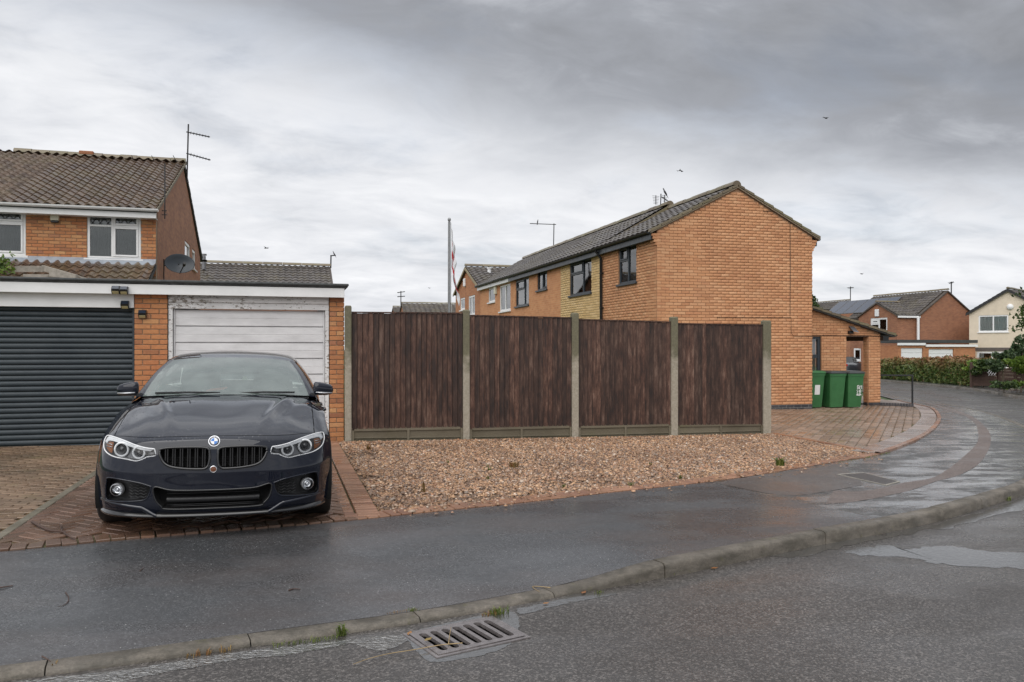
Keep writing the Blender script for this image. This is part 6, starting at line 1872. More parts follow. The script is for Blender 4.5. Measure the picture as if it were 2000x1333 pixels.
    Mx = Matrix.Translation((sgn * .692, sy(.692, .348) + 0.022, .348)) @ Matrix.Rotation(sgn * R(14), 4, 'Z') @ Matrix.Rotation(R(90), 4, 'X')
    MB().lathe([(0.047, -0.03), (0.047, 0.004), (0.042, 0.008)], Mx, 28).build('fog_rim', M['silver'], si, True, True)
    MB().lathe([(0.043, -0.004), (0.03, -0.018), (0.016, -0.024), (0.012, -0.008), (0.0005, -0.004)], Mx, 28).build('fog_reflector', M['chrome'], si, True, True)
    MB().lathe([(0.043, 0.004), (0.03, 0.011), (0.015, 0.014), (0.0005, 0.015)], Mx, 28).build('fog_lens', M['lens'], si, True, True)
    # ---- bumper blade below the intake
    m = MB(); rows = []
    for x in np.linspace(.40, .835, 22):
        zc = .215 + (x - .40) * 0.10 - 0.05 * max(0, (.50 - x) / .1)
        y_ = sy(min(x, .83), .20)
        rows.append([(sgn * x, y_ + 0.004, zc + .016), (sgn * x, y_ - 0.022, zc + .006), (sgn * x, y_ - 0.024, zc - .008), (sgn * x, y_ + 0.004, zc - .028)])
    m.grid(rows); m.build('bumper_blade', M['paint'], CAR, True, True)
lo_ = bowl('lower_intake', sub(['low']), M['void'], 0.11, CAR, 0.03)
lp = regions['low']
m = MB(); m.tube([(x, sy(x, z) - 0.001, z) for x, z in lp + lp[:1]], 0.006, 6, False); m.build('surround', M['trim'], lo_, True, True)
m = MB(); rows = []
for x in np.linspace(-.33, .33, 23):
    y_ = sy(x, .28) + 0.035
    rows.append([(x, y_ + 0.02, .300), (x, y_, .292), (x, y_, .262), (x, y_ + 0.02, .254)])
m.grid(rows); m.build('cross_bar', M['plastic'], lo_, True, True)
for zz in (.325, .338, .24, .228):
    m = MB(); m.tube([(x, sy(x, zz) + 0.05, zz) for x in np.linspace(-.33, .33, 9)], 0.004, 5); m.build('intake_slat', M['plastic'], lo_, True, True)
# splitter lip
m = MB(); rows = []
for x in np.linspace(-.84, .84, 61):
    y_ = sy(x, .19)
    rows.append([(x, y_ + 0.004, .182), (x, y_ - 0.020, .166), (x, y_ - 0.024, .156), (x, y_ - 0.010, .148), (x, y_ + 0.12, .150)])
m.grid(rows); m.build('splitter', M['trim'], CAR, True, True)
# badge and front camera
def disc(name, parent, x, z, prof, mat, n=32, lift=0.0, tilt=-38):
    y_ = sy(x, z) + lift
    return MB().lathe(prof, Matrix.Translation((x, y_, z)) @ Matrix.Rotation(R(90 + tilt + 20), 4, 'X'), n).build(name, mat, parent, True, True)
bd = disc('badge', CAR, 0, .712, [(.043, -.004), (.043, .004), (.040, .007), (.037, .006)], M['chrome'])
by = sy(0, .712)
BM_ = Matrix.Translation((0, by, .712)) @ Matrix.Rotation(R(72), 4, 'X')
t = NT('badge_black'); t.set('Base Color', (0.03, 0.03, 0.05)); t.set('Roughness', 0.2); M['bblk'] = t.m
t = NT('badge_blue'); t.set('Base Color', (0.03, 0.18, 0.55)); t.set('Roughness', 0.2); M['bblu'] = t.m
t = NT('badge_white'); t.set('Base Color', (0.85, 0.85, 0.86)); t.set('Roughness', 0.2); M['bwht'] = t.m
MB().lathe([(.038, .004), (.026, .0052)], BM_, 32).build('badge_ring', M['bblk'], bd, True, True)
MB().lathe([(.0265, .0056), (.0245, .0066)], BM_, 32).build('badge_rim', M['chrome'], bd, True, True)
for q in range(4):
    vs = [BM_ @ Vector((0, 0, .0062))] + [BM_ @ Vector((.0248 * math.cos(a), .0248 * math.sin(a), .006)) for a in np.linspace(q * math.pi / 2, (q + 1) * math.pi / 2, 9)]
    MB().add(vs, [(0, k, k + 1) for k in range(1, 9)]).build('badge_quarter', M['bwht'] if q % 2 == 0 else M['bblu'], bd, False, True)
for ch_, an in (('B', 125), ('M', 90), ('W', 55)):
    cu = bpy.data.curves.new('badge_letter', 'FONT'); cu.body = ch_; cu.size = 0.015; cu.align_x = 'CENTER'; cu.align_y = 'CENTER'; cu.extrude = 0.0006
    o = bpy.data.objects.new('badge_letter', cu); COL.objects.link(o)
    me = bpy.data.meshes.new_from_object(o); bpy.data.objects.remove(o)
    o = obj('badge_letter', me, M['bwht'], bd, True)
    a = R(an); o.matrix_local = BM_ @ Matrix.Translation((.0318 * math.cos(a), .0318 * math.sin(a), .0062)) @ Matrix.Rotation(a - R(90), 4, 'Z')
fcm = disc('front_camera', CAR, 0, .508, [(.027, -.004), (.027, .003), (.023, .007), (.021, .006)], M['chrome'], 24, -0.002, -20)
t = NT('camera_lens'); t.set('Base Color', (0.16, 0.06, 0.03)); t.set('Roughness', 0.15); 
disc('camera_lens', fcm, 0, .508, [(.021, .004), (.012, .006), (.0005, .007)], t.m, 24, -0.002, -20)

# ---- flanks
ED = np.array(COLS[-1])
top_pts = [ED[5], ED[6], ED[7], ED[8], ED[9], (.852, 2.2, .925), (.862, 2.8, .945), (.862, 3.4, .962), (.845, 3.95, .965), (.78, 4.38, .93), (.70, 4.55, .90)]
low_z = [.62, .50, .38, .26, .17]
stat = []
for k, tp in enumerate(top_pts):
    tp = np.array(tp)
    if k == 0: stat.append([ED[5], ED[4], ED[3], ED[2], ED[1], ED[0]]); continue
    w = np.array([.905, .9125, .908, .895, .86])
    y_ = tp[1]
    f = 1.0
    if y_ > 3.9: f = 1 - 0.30 * ((y_ - 3.9) / 0.75) ** 2
    if k == 1: w = w - 0.012
    row = [tp] + [np.array((wi * f, y_ + (0.05 if k == 1 and n_ > 1 else 0) * 0, zi)) for n_, (wi, zi) in enumerate(zip(w, low_z))]
    stat.append(row)
stat = np.array(stat)
NS, NT_ = 260, 60
G_ = crom(stat, np.linspace(0, 1, NS)); G_ = np.array([crom(r_, np.linspace(0, 1, NT_)) for r_ in G_])
WHL = [(.795, .325), (3.605, .325)]
for sgn in (1, -1):
    bodyf, doors = [], {}
    gg = G_ * np.array((sgn, 1, 1))
    snap = gg.copy()
    c4 = (G_[:-1, :-1] + G_[1:, 1:]) / 2
    keep = np.ones((NS - 1, NT_ - 1), bool)
    for wy, wz in WHL: keep &= ((c4[..., 1] - wy) ** 2 + (c4[..., 2] - wz) ** 2) > 0.365 ** 2
    for i in range(NS):
        for j in range(NT_):
            for wy, wz in WHL:
                d_ = math.hypot(G_[i, j, 1] - wy, G_[i, j, 2] - wz)
                if 0.345 < d_ < 0.385:
                    q = 0.365 / d_; snap[i, j, 1] = wy + (G_[i, j, 1] - wy) * q; snap[i, j, 2] = wz + (G_[i, j, 2] - wz) * q
    parts_ = {'wing': [], 'front_door': [], 'rear_door': [], 'rear_quarter': []}
    for i in range(NS - 1):
        for j in range(NT_ - 1):
            if not keep[i, j]: continue
            y_, z_ = c4[i, j, 1], c4[i, j, 2]
            if z_ < .22 or y_ < 1.42: k = 'wing'
            elif y_ < 1.432 or 2.548 < y_ < 2.56 or 3.40 < y_ < 3.412: continue
            elif y_ < 2.55: k = 'front_door'
            elif y_ < 3.41: k = 'rear_door'
            else: k = 'rear_quarter'
            parts_[k].append((i * NT_ + j, (i + 1) * NT_ + j, (i + 1) * NT_ + j + 1, i * NT_ + j + 1))
    fl_ = snap.reshape(-1, 3)
    for nm, fs in parts_.items():
        ids = sorted({v for f in fs for v in f}); mp = {v: k for k, v in enumerate(ids)}
        m = MB(); m.v = [tuple(fl_[v]) for v in ids]; m.f = [tuple(mp[v] for v in f) for f in fs]
        po_ = m.build(nm, M['paint'], CAR, True, True)
        if 'door' in nm:
            yh = 2.36 if nm == 'front_door' else 3.22
            m = MB(); m.tube([(sgn * .90, yh - .11, .775), (sgn * .925, yh - .08, .778), (sgn * .928, yh + .05, .782), (sgn * .90, yh + .09, .784)], 0.014, 8); m.build('handle', M['paint'], po_, True, True)
    m = MB(); m.grid([[(sgn * .80, y_, .20), (sgn * .80, y_, .90)] for y_ in (1.3, 3.2)]); m.build('door_lining', M['void'], CAR, False, True)
    for wy, wz in WHL:
        m = MB(); m.grid([[(sgn * x, wy + .37 * math.cos(a), wz + .37 * math.sin(a)) for a in np.linspace(-.45, math.pi + .45, 25)] for x in (.60, .89)]); m.build('wheel_arch', M['void'], CAR, True, True)
        wh = MB(); Mw = Matrix.Translation((sgn * .79, wy, wz)) @ Matrix.Rotation(R(90) * sgn, 4, 'Y')
        wh.lathe([(.215, -.105), (.27, -.112), (.312, -.108), (.327, -.09), (.330, -.045), (.330, .045), (.327, .09), (.312, .108), (.27, .112), (.235, .105), (.228, .098)], Mw, 48)
        wo_ = wh.build('wheel', M['tyre'], CAR, True, True)
        rm = MB(); rm.lathe([(.229, .100), (.222, .102), (.205, .07), (.20, -.08)], Mw, 40); rm.lathe([(.055, .085), (.05, .092), (.0005, .094)], Mw, 20)
        for k in range(10):
            a = 2 * math.pi * (k // 2) / 5 + (0.13 if k % 2 else -0.13)
            p0, p1 = Vector((.045 * math.cos(a), .045 * math.sin(a), .085)), Vector((.215 * math.cos(a * 1.0), .215 * math.sin(a), .094))
            rm.tube([Mw @ p0, Mw @ ((p0 + p1) / 2 + Vector((0, 0, -.006))), Mw @ p1], [.017, .013, .015], 6)
        rm.build('rim', M['rim'], wo_, True, True)
        MB().lathe([(.165, .02), (.16, .032), (.07, .034)], Mw, 32).build('brake_disc', M['metal'], wo_, True, True)
# rear end and floor
E_ = G_[-1]
rows = []
for x in np.linspace(-1, 1, 25):
    rows.append([(p[0] * x, p[1] + 0.10 * (1 - x * x) + 0.02 * math.sin(k / len(E_) * 3.1), p[2]) for k, p in enumerate(E_)])
m = MB(); m.grid(rows); m.build('rear_bumper', M['paint'], CAR, True, True)
rows = [[(x * p[0] if True else 0, p[1] + 0.10 * (1 - x * x) * w_, p[2] + .035 * (1 - x * x)) for x in np.linspace(-1, 1, 25)] for p, w_ in (((.80, 3.95, .962), 0), ((.80, 4.1, .96), .1), ((.765, 4.38, .93), .5), (tuple(E_[0]), 1.0))]
m = MB(); m.grid(rows); m.build('boot_lid', M['paint'], CAR, True, True)
for sgn in (1, -1):
    m = MB(); m.grid([[(sgn * x, 4.66 - (x - .42) * .34, z) for x in np.linspace(.42, .72, 8)] for z in (.72, .76, .83)]); m.build('tail_light', M['redl'], CAR, True, True)
m = MB(); m.box(-.83, .83, .45, 4.4, .155, .20); m.box(-.60, .60, .20, .46, .155, .19); m.build('floor_pan', M['void'], CAR, False, True)
m = MB(); m.grid([[(x, sy(x, .5) + .13, z) for x in np.linspace(-.72, .72, 15)] for z in (.17, .70)]); m.build('radiator_panel', M['void'], CAR, False, True)
# ---- cabin
def curve3(pts, n): return [np.array(p) for p in crom(np.array(pts, float), np.linspace(0, 1, n))]
def full(pts): return [(-x, y, z) for x, y, z in pts[:0:-1]] + list(pts)
WB = curve3(full([(0, 1.36, .992), (.40, 1.40, .986), (.62, 1.47, .976), (.735, 1.55, .966)]), 41)
WT = curve3(full([(0, 2.10, 1.322), (.30, 2.115, 1.316), (.47, 2.14, 1.302), (.555, 2.17, 1.290)]), 41)
rows = []
for tq in np.linspace(0, 1, 15):
    row = []
    for a, b in zip(WB, WT):
        p = a + (b - a) * tq; bl_ = 0.028 * math.sin(math.pi * tq)
        row.append((p[0] * (1 + 0.012 * math.sin(math.pi * tq)), p[1] - bl_ * 0.45, p[2] + bl_))
    rows.append(row)
m = MB(); m.grid(rows); ws = m.build('windscreen', M['screen'], CAR, True, True)
SCR = rows
# black print round the glass, mirror foot
def band(i0, i1, j0, j1, name, off=-0.004):
    m = MB(); m.grid([[tuple(np.array(SCR[i][j]) + np.array((0, -off * 0.5, off))) for j in range(j0, j1 + 1)] for i in range(i0, i1 + 1)])
    return m.build(name, M['trim'], ws, True, True)
band(13, 14, 0, 40, 'top_band'); band(0, 1, 0, 40, 'bottom_band'); band(0, 14, 0, 1, 'side_band'); band(0, 14, 39, 40, 'side_band')
m = MB(); m.cbox(-.07, .07, 2.02, 2.10, 1.20, 1.275, .012); m.build('mirror_foot', M['plastic'], ws, False, True)
m = MB(); m.cbox(-.12, .12, 2.08, 2.11, 1.155, 1.215, .012); m.build('rear_view_mirror', M['plastic'], CAR, False, True)
t = NT('air_freshener'); t.set('Base Color', (0.75, 0.78, 0.6)); m = MB(); m.prism([(.10, 1.98, 1.10), (.16, 1.98, 1.10), (.145, 1.98, 1.135), (.115, 1.98, 1.135)], (0, .01, 0)); m.build('air_freshener', t.m, CAR, False, True)
t = NT('orange_wrapper'); t.set('Base Color', (0.6, 0.10, 0.03)); m = MB(); m.prism([(-.20, 1.62, 1.006), (-.05, 1.66, 1.02), (-.02, 1.70, 1.032), (-.16, 1.68, 1.018)], (0, .02, .012)); m.build('dashboard_wrapper', t.m, CAR, False, True)
# wipers
for x0, x1 in ((-.62, -.06), (.02, .60)):
    m = MB(); m.tube([(x0, 1.40 + abs(x0) * .14, 1.000), ((x0 + x1) / 2, 1.395, 1.012), (x1, 1.385 + abs(x1) * .12, 1.006)], .008, 6); m.build('wiper', M['plastic'], CAR, True, True)
m = MB(); m.grid([[(p[0], p[1] - .05, p[2] - .02) for p in WB], [(p[0], p[1] + .06, p[2] - .012) for p in WB]]); m.build('cowl', M['plastic'], CAR, True, True)
# roof
RS = [[(0, 2.10, 1.322), (.30, 2.115, 1.316), (.47, 2.14, 1.302), (.555, 2.17, 1.290), (.60, 2.20, 1.270)],
      [(0, 2.40, 1.366), (.30, 2.40, 1.358), (.48, 2.40, 1.340), (.575, 2.40, 1.318), (.625, 2.40, 1.285)],
      [(0, 2.80, 1.386), (.30, 2.80, 1.376), (.49, 2.80, 1.356), (.585, 2.80, 1.330), (.635, 2.80, 1.292)],
      [(0, 3.20, 1.362), (.30, 3.20, 1.352), (.48, 3.20, 1.330), (.575, 3.20, 1.300), (.625, 3.20, 1.262)],
      [(0, 3.55, 1.300), (.30, 3.55, 1.290), (.47, 3.55, 1.268), (.56, 3.55, 1.240), (.61, 3.55, 1.205)]]
RS = np.array([full(r_) for r_ in RS]); RG = crom(RS, np.linspace(0, 1, 33)); RG = np.array([crom(r_, np.linspace(0, 1, 49)) for r_ in RG])
m = MB(); m.grid(RG.tolist()); m.build('roof', M['paint'], CAR, True, True)
rb_ = curve3(full([(0, 4.28, 1.02), (.40, 4.22, 1.01), (.62, 4.10, .995), (.70, 4.02, .985)]), 49)
m = MB(); m.grid([[tuple(RG[-1][k] * (1 - q) + rb_[k] * q + np.array((0, 0, .02 * math.sin(math.pi * q)))) for k in range(49)] for q in np.linspace(0, 1, 9)]); m.build('rear_window', M['tint'], CAR, True, True)
BL = [(.838, 1.60, .905), (.852, 2.2, .928), (.862, 2.8, .948), (.862, 3.4, .965), (.845, 3.95, .968)]
CRL = [(.745, 1.66, .975), (.632, 2.22, 1.262), (.640, 2.8, 1.286), (.622, 3.4, 1.236), (.70, 3.98, .990)]
for sgn in (1, -1):
    b_, c_2 = curve3(BL, 41), curve3(CRL, 41)
    rows = [[tuple((b_[k] * (1 - q) + c_2[k] * q + np.array((.02 * math.sin(math.pi * q), 0, 0))) * np.array((sgn, 1, 1))) for k in range(41)] for q in np.linspace(0, 1, 9)]
    m = MB(); m.grid(rows); sw = m.build('side_window', M['tint'], CAR, True, True)
    m = MB(); m.tube([(sgn * .80, 2.56, .95), (sgn * .655, 2.64, 1.22)], .022, 6); m.build('door_pillar', M['trim'], sw, True, True)
    # screen pillar
    i_ = [np.array(SCR[i][40]) for i in range(15)]
    o1 = curve3([(.838, 1.60, .905), (.79, 1.72, .99), (.70, 1.98, 1.15), (.612, 2.21, 1.268)], 15)
    rows = []
    for q in np.linspace(0, 1, 6): rows.append([tuple((i_[k] * (1 - q) + o1[k] * q + np.array((.012, -.004, .012)) * math.sin(math.pi * q)) * np.array((sgn, 1, 1))) for k in range(15)])
    m = MB(); m.grid(rows); m.build('screen_pillar', M['paint'], CAR, True, True)
    m = MB(); cc = [np.array(p) for p in RG[:, 48]]
    m.grid([[tuple(p * np.array((sgn, 1, 1))) for p in cc], [tuple((p + np.array((.012, .02, -.035))) * np.array((sgn, 1, 1))) for p in cc]]); m.build('roof_rail', M['paint'], CAR, True, True)
    # door mirror
    m = MB(); rows = []
    for k, a in enumerate(np.linspace(0, 2 * math.pi, 25)):
        rows.append([])
    prof = [(0.000, 0.0), (0.03, .62), (.09, .93), (.30, 1.0), (.62, .97), (.86, .82), (.96, .58), (1.0, .0)]
    R_ = []
    for f_, s__ in prof:
        ring_ = []
        for a in np.linspace(0, 2 * math.pi, 25):
            ca, sa = math.cos(a), math.sin(a)
            e = 2.6
            rx = abs(ca) ** (2 / e) * (1 if ca >= 0 else -1); rz = abs(sa) ** (2 / e) * (1 if sa >= 0 else -1)
            ht = .064 * s__ * (1 - .12 * f_)
            ring_.append((sgn * (.775 + .195 * f_), 1.60 + .055 * f_ + .060 * s__ * rx, 1.035 - .016 * f_ + ht * rz + (.008 if rz > 0 else 0) * (1 - f_)))
        R_.append(ring_)
    m.grid(R_); dm = m.build('door_mirror', M['paint'], CAR, True, True)
    m = MB(); m.tube([(sgn * .80, 1.555, 1.000), (sgn * .88, 1.560, .994), (sgn * .955, 1.61, .992)], [.006, .008, .006], 6); m.build('indicator', M['silver'], dm, True, True)
    m = MB(); m.prism([(sgn * .74, 1.58, .955), (sgn * .86, 1.57, .985), (sgn * .86, 1.57, 1.005), (sgn * .74, 1.58, .985)], (0, .07, 0)); m.build('mirror_foot', M['plastic'], dm, False, True)
# cabin inside
m = MB(); m.grid([[(x, 1.50, .93), (x, 1.66, .985), (x, 1.95, .975), (x, 2.05, .80)] for x in np.linspace(-.72, .72, 7)]); m.build('dashboard', M['plastic'], CAR, True, True)
m = MB(); Mw = Matrix.Translation((.37, 2.10, .93)) @ Matrix.Rotation(R(68), 4, 'X'); m.lathe([(.185 + .014 * math.cos(a), .014 * math.sin(a)) for a in np.linspace(0, 2 * math.pi, 9)], Mw, 32); m.lathe([(.07, 0), (.06, .02), (.0005, .03)], Mw, 16); m.tube([Mw @ Vector((-.18, 0, 0)), Mw @ Vector((.18, 0, 0))], .015, 6); m.build('steering_wheel', M['plastic'], CAR, True, True)
t = NT('seat_leather'); t.set('Base Color', (0.03, 0.03, 0.032)); t.set('Roughness', 0.5)
for x in (-.37, .37):
    m = MB(); m.cbox(x - .24, x + .24, 2.35, 2.85, .42, .60, .05); m.prism([(x - .23, 2.80, .55), (x + .23, 2.80, .55), (x + .19, 2.98, 1.13), (x - .19, 2.98, 1.13)], (0, .11, .02)); m.cbox(x - .12, x + .12, 2.98, 3.08, 1.15, 1.29, .04); m.build('seat', t.m, CAR, False, True)
m = MB(); m.prism([(-.66, 3.55, .5), (.66, 3.55, .5), (.60, 3.72, 1.03), (-.60, 3.72, 1.03)], (0, .12, 0)); m.build('rear_seat', t.m, CAR, False, True)
# ================================================================== wheelie bins under the porch
t = NT('bin_green'); t.set('Base Color', t.ramp(t.noise(5, 5), [(0.3, (0.032, 0.13, 0.042)), (0.7, (0.045, 0.165, 0.057))])); t.set('Roughness', t.rng(t.noise(12, 4), 0.3, 0.7, 0.35, 0.55)); M['bin'] = t.m
t = NT('bin_lid_sheen'); t.set('Base Color', (0.05, 0.055, 0.055)); t.set('Roughness', 0.28); M['binlid'] = t.m  # grey put into the colour for wet reflections on green lids
t = NT('sticker'); t.set('Base Color', (0.72, 0.72, 0.70)); t.set('Roughness', 0.6); M['sticker'] = t.m
VBn = V0 + 0.14
def wbin(px0, px1, lab, dark, mark):
    u0, u1 = PV(px0, 730, VBn)[0], PV(px1, 730, VBn)[0]
    uc = (u0 + u1) / 2; z0 = g(uc) + 0.012
    th = thing('wheelie_bin', lab, 'bin', (uc, VBn + 0.3, z0), 'green wheelie bins by the porch')
    m = MB(); rows = []
    for zf, w, f0, f1 in ((0.02, .205, .075, .50), (.05, .21, .07, .50), (.86, .25, .0, .58), (.862, .262, -.012, .60), (.93, .265, -.015, .60)):
        c = .03
        ring = [(uc - w + c, VBn + f0), (uc + w - c, VBn + f0), (uc + w, VBn + f0 + c), (uc + w, VBn + f1 - c), (uc + w - c, VBn + f1), (uc - w + c, VBn + f1), (uc - w, VBn + f1 - c), (uc - w, VBn + f0 + c)]
        rows.append([(*p, z0 + zf) for p in ring + ring[:1]])
    m.grid(rows); m.build('body', M['bin'], th, angle=35)
    m = MB(); rows = []
    for zf, w, f0, f1 in ((.932, .275, -.03, .62), (.955, .275, -.03, .62), (.985, .25, -.005, .60), (1.0, .20, .05, .55), (1.005, .10, .15, .45)):
        c = .03
        ring = [(uc - w + c, VBn + f0), (uc + w - c, VBn + f0), (uc + w, VBn + f0 + c), (uc + w, VBn + f1 - c), (uc + w - c, VBn + f1), (uc - w + c, VBn + f1), (uc - w, VBn + f1 - c), (uc - w, VBn + f0 + c)]
        rows.append([(*p, z0 + zf) for p in ring + ring[:1]])
    m.grid(rows); m.f.append(tuple(range(len(m.v) - 9, len(m.v) - 1))); m.build('lid', M['binlid'] if dark else M['bin'], th, angle=35)
    m = MB(); m.tube([(uc - .2, VBn + .66, z0 + .93), (uc + .2, VBn + .66, z0 + .93)], .016, 8)
    for s in (-.2, .2): m.tube([(uc + s, VBn + .58, z0 + .90), (uc + s, VBn + .66, z0 + .93)], .016, 8)
    m.build('handle', M['bin'], th, angle=50)
    for s in (-1, 1):
        m = MB(); m.lathe([(.001, -.02), (.09, -.02), (.10, -.012), (.10, .012), (.09, .02), (.001, .02)], Matrix.Translation((uc + s * .20, VBn + .50, z0 + .10)) @ Matrix.Rotation(R(90), 4, 'Y'), 20); m.build('wheel', M['tyre'], th, angle=40)
    fy = lambda z: VBn + .07 * (1 - (z - .05) / .81) - 0.004
    if mark == 'sheet':
        m = MB(); m.add([(uc - .06, fy(.36), z0 + .36), (uc + .10, fy(.36), z0 + .36), (uc + .10, fy(.62), z0 + .62), (uc - .06, fy(.62), z0 + .62)], [(0, 1, 2, 3)]); m.build('sticker', M['sticker'], th)
    if mark == 'scrawl':
        m = MB()
        S_ = [[(-.03, .60), (-.02, .50), (.02, .52), (.03, .58), (0, .61), (-.03, .60)], [(.05, .52), (.06, .61), (.09, .56), (.11, .61), (.115, .51)], [(-.04, .47), (.0, .44), (-.03, .40), (.02, .37)], [(.04, .48), (.05, .38), (.09, .40), (.10, .47), (.06, .48)], [(-.05, .35), (0, .34), (.06, .36), (.115, .34)], [(-.03, .365), (.05, .33), (.11, .37)], [(0, .56), (.08, .50), (.02, .46), (.10, .43)]]
        for st in S_:
            q = [(uc + .06 + a, fy(b) - .001, z0 + b) for a, b in st]
            m.tube(q, .011, 5)
        for i, v in enumerate(m.v): m.v[i] = (v[0], fy(v[2] - z0) - 0.002 + (v[1] - fy(v[2] - z0)) * 0.12, v[2])
        m.build('painted_mark', M['sticker'], th)
wbin(1580, 1613, 'green wheelie bin with a white paper stuck on its front', False, 'sheet')
wbin(1621, 1655, 'middle wheelie bin with a plain green front', True, None)
wbin(1658, 1689, 'wheelie bin with white painted scrawl next to the brick pillar', True, 'scrawl')

# ================================================================== railing and low edge beside the drive
rp_ = PG(1782, 795); zrl = g(rp_[0])
ra = thing('handrail', 'black metal handrail between the brick pillar and a post', 'railing', (*rp_, zrl))
Zp = SN * rp_[0] + CS * rp_[1]
ztop = CH + (680 - 733) / F * Zp
uu = up1 + 0.02
m = MB(); m.cbox(rp_[0] - .02, rp_[0] + .02, rp_[1] - .02, rp_[1] + .02, zrl - .05, ztop - .03, .006); m.build('post', M['rail'], ra)
d_ = Vector((uu - rp_[0], VP + .25 - rp_[1], 0))
m = MB(); m.prism([(rp_[0] + .02, rp_[1] - .02, ztop - .028), (rp_[0] + .02, rp_[1] + .02, ztop - .028), (rp_[0] + .02, rp_[1] + .02, ztop + .012), (rp_[0] + .02, rp_[1] - .02, ztop + .012)], d_ + Vector((-.03, 0, -.01))); m.build('rail', M['rail'], ra)
le = thing('edging_wall', 'low dark brick edging from the pillar to the rail post', 'edging', (up1, VP, g(up1)))
a_, b_ = Vector((up1 + .02, VP + .05, 0)), Vector((*PG(1787, 796), 0)); b_.y = max(b_.y, a_.y - 1.2)
n = int((b_ - a_).length / .072)
dd = (b_ - a_).normalized(); an = math.atan2(dd.y, dd.x)
pm_ = MB().cbox(-.032, .032, -.05, .05, -.06, .10, .005)
mt = [Matrix.Translation((*(a_ + dd * (k * .072 + .036)).xy, g((a_ + dd * k * .072).x))) @ Matrix.Rotation(an, 4, 'Z') for k in range(n)]
emit(le, 'brick', pm_, mt, M['brick_blue'], 100)
sg = [tuple(a_.xy), tuple(b_.xy), (18.0, 20.3), (19.5, 23.2), (18.2, 24.2), (up1, 22.5)]
sgr = base_sheet('side_gravel_bed', sg, M['gravel'], 0.03)

# ================================================================== foliage
def leaf_mat(name, stops, top=None, zr=(0, 1)):
    t = NT(name)
    c = t.ramp(t.piece(), stops)
    if top:
        sp = t.n('ShaderNodeSeparateXYZ'); t.l(t.pos(), sp.inputs[0])
        f = t.rng(t.math('ADD', sp.outputs[2], t.math('MULTIPLY', t.math('SUBTRACT', t.noise(1.4, 4), 0.5), 1.3)), zr[0], zr[1], 0, 0.85)
        c = t.mix(f, c, t.ramp(t.math('FRACT', t.math('MULTIPLY', t.piece(), 13.7)), [(0, top), (0.6, tuple(x * 1.25 for x in top)), (1, (0.10, 0.12, 0.03))]))
    t.set('Base Color', c); t.set('Roughness', 0.45)
    tl = t.n('ShaderNodeBsdfTranslucent'); t.l(c, tl.inputs[0])
    mx = t.n('ShaderNodeMixShader'); mx.inputs[0].default_value = 0.25
    t.l(t.b.outputs[0], mx.inputs[1]); t.l(tl.outputs[0], mx.inputs[2]); t.l(mx.outputs[0], t.out.inputs[0])
    return t.m
def leaves(name, pts, size, mat, parent, upb=0.5, asp=1.7):
    pts = np.asarray(pts, float); n = len(pts)
    nz = rng.normal(0, 1, (n, 3)) + np.array((0, -0.2, upb)); nz /= np.linalg.norm(nz, axis=1)[:, None]
    tx = np.cross(nz, rng.normal(0, 1, (n, 3))); tx /= np.linalg.norm(tx, axis=1)[:, None]
    ty = np.cross(nz, tx)
    s = size * rng.uniform(0.6, 1.3, (n, 1))
    a, b = tx * s * asp / 2, ty * s / 2
    V = np.stack((pts - a, pts - b * 0.9 + nz * s * 0.12, pts + a, pts + b * 0.9 + nz * s * 0.12), 1).reshape(-1, 3)
    L = np.arange(4 * n); T = np.full(n, 4)
    return obj(name, fastmesh(name, V, L, T), mat, parent)
GREENS = [(0, (0.025, 0.05, 0.014)), (0.4, (0.045, 0.085, 0.022)), (0.75, (0.075, 0.12, 0.03)), (1, (0.12, 0.15, 0.045))]
M['leaf'] = leaf_mat('leaf_green', GREENS)
M['leaf_bright'] = leaf_mat('leaf_bright', [(0, (0.07, 0.13, 0.02)), (0.5, (0.14, 0.23, 0.03)), (1, (0.22, 0.31, 0.05))])
M['leaf_dark'] = leaf_mat('leaf_dark', [(0, (0.03, 0.06, 0.025)), (0.5, (0.06, 0.105, 0.04)), (1, (0.10, 0.15, 0.06))])
M['leaf_mix'] = leaf_mat('leaf_mix', [(0, (0.05, 0.085, 0.02)), (0.5, (0.10, 0.16, 0.035)), (1, (0.18, 0.25, 0.06))])
M['bark'] = simple('bark', (0.10, 0.075, 0.05), 0.9, 0.3, 12, 0.6, 60)
def clumpy(n, c, r, k=14, fill=0.5):
    """points in uneven clumps through an ellipsoid"""
    c, r = np.array(c), np.array(r)
    d = rng.normal(0, 1, (k, 3)); d /= np.linalg.norm(d, axis=1)[:, None]
    ctr = d * rng.uniform(0.45, 0.95, (k, 1)) ** 0.6
    rad = rng.uniform(0.22, 0.5, k)
    w = rad ** 2; pick = rng.choice(k, n, p=w / w.sum())
    q = rng.normal(0, 1, (n, 3)); q /= np.linalg.norm(q, axis=1)[:, None]
    p = ctr[pick] + q * (rad[pick] * rng.uniform(0.25, 1.0, n) ** 0.5)[:, None]
    return c + p * r
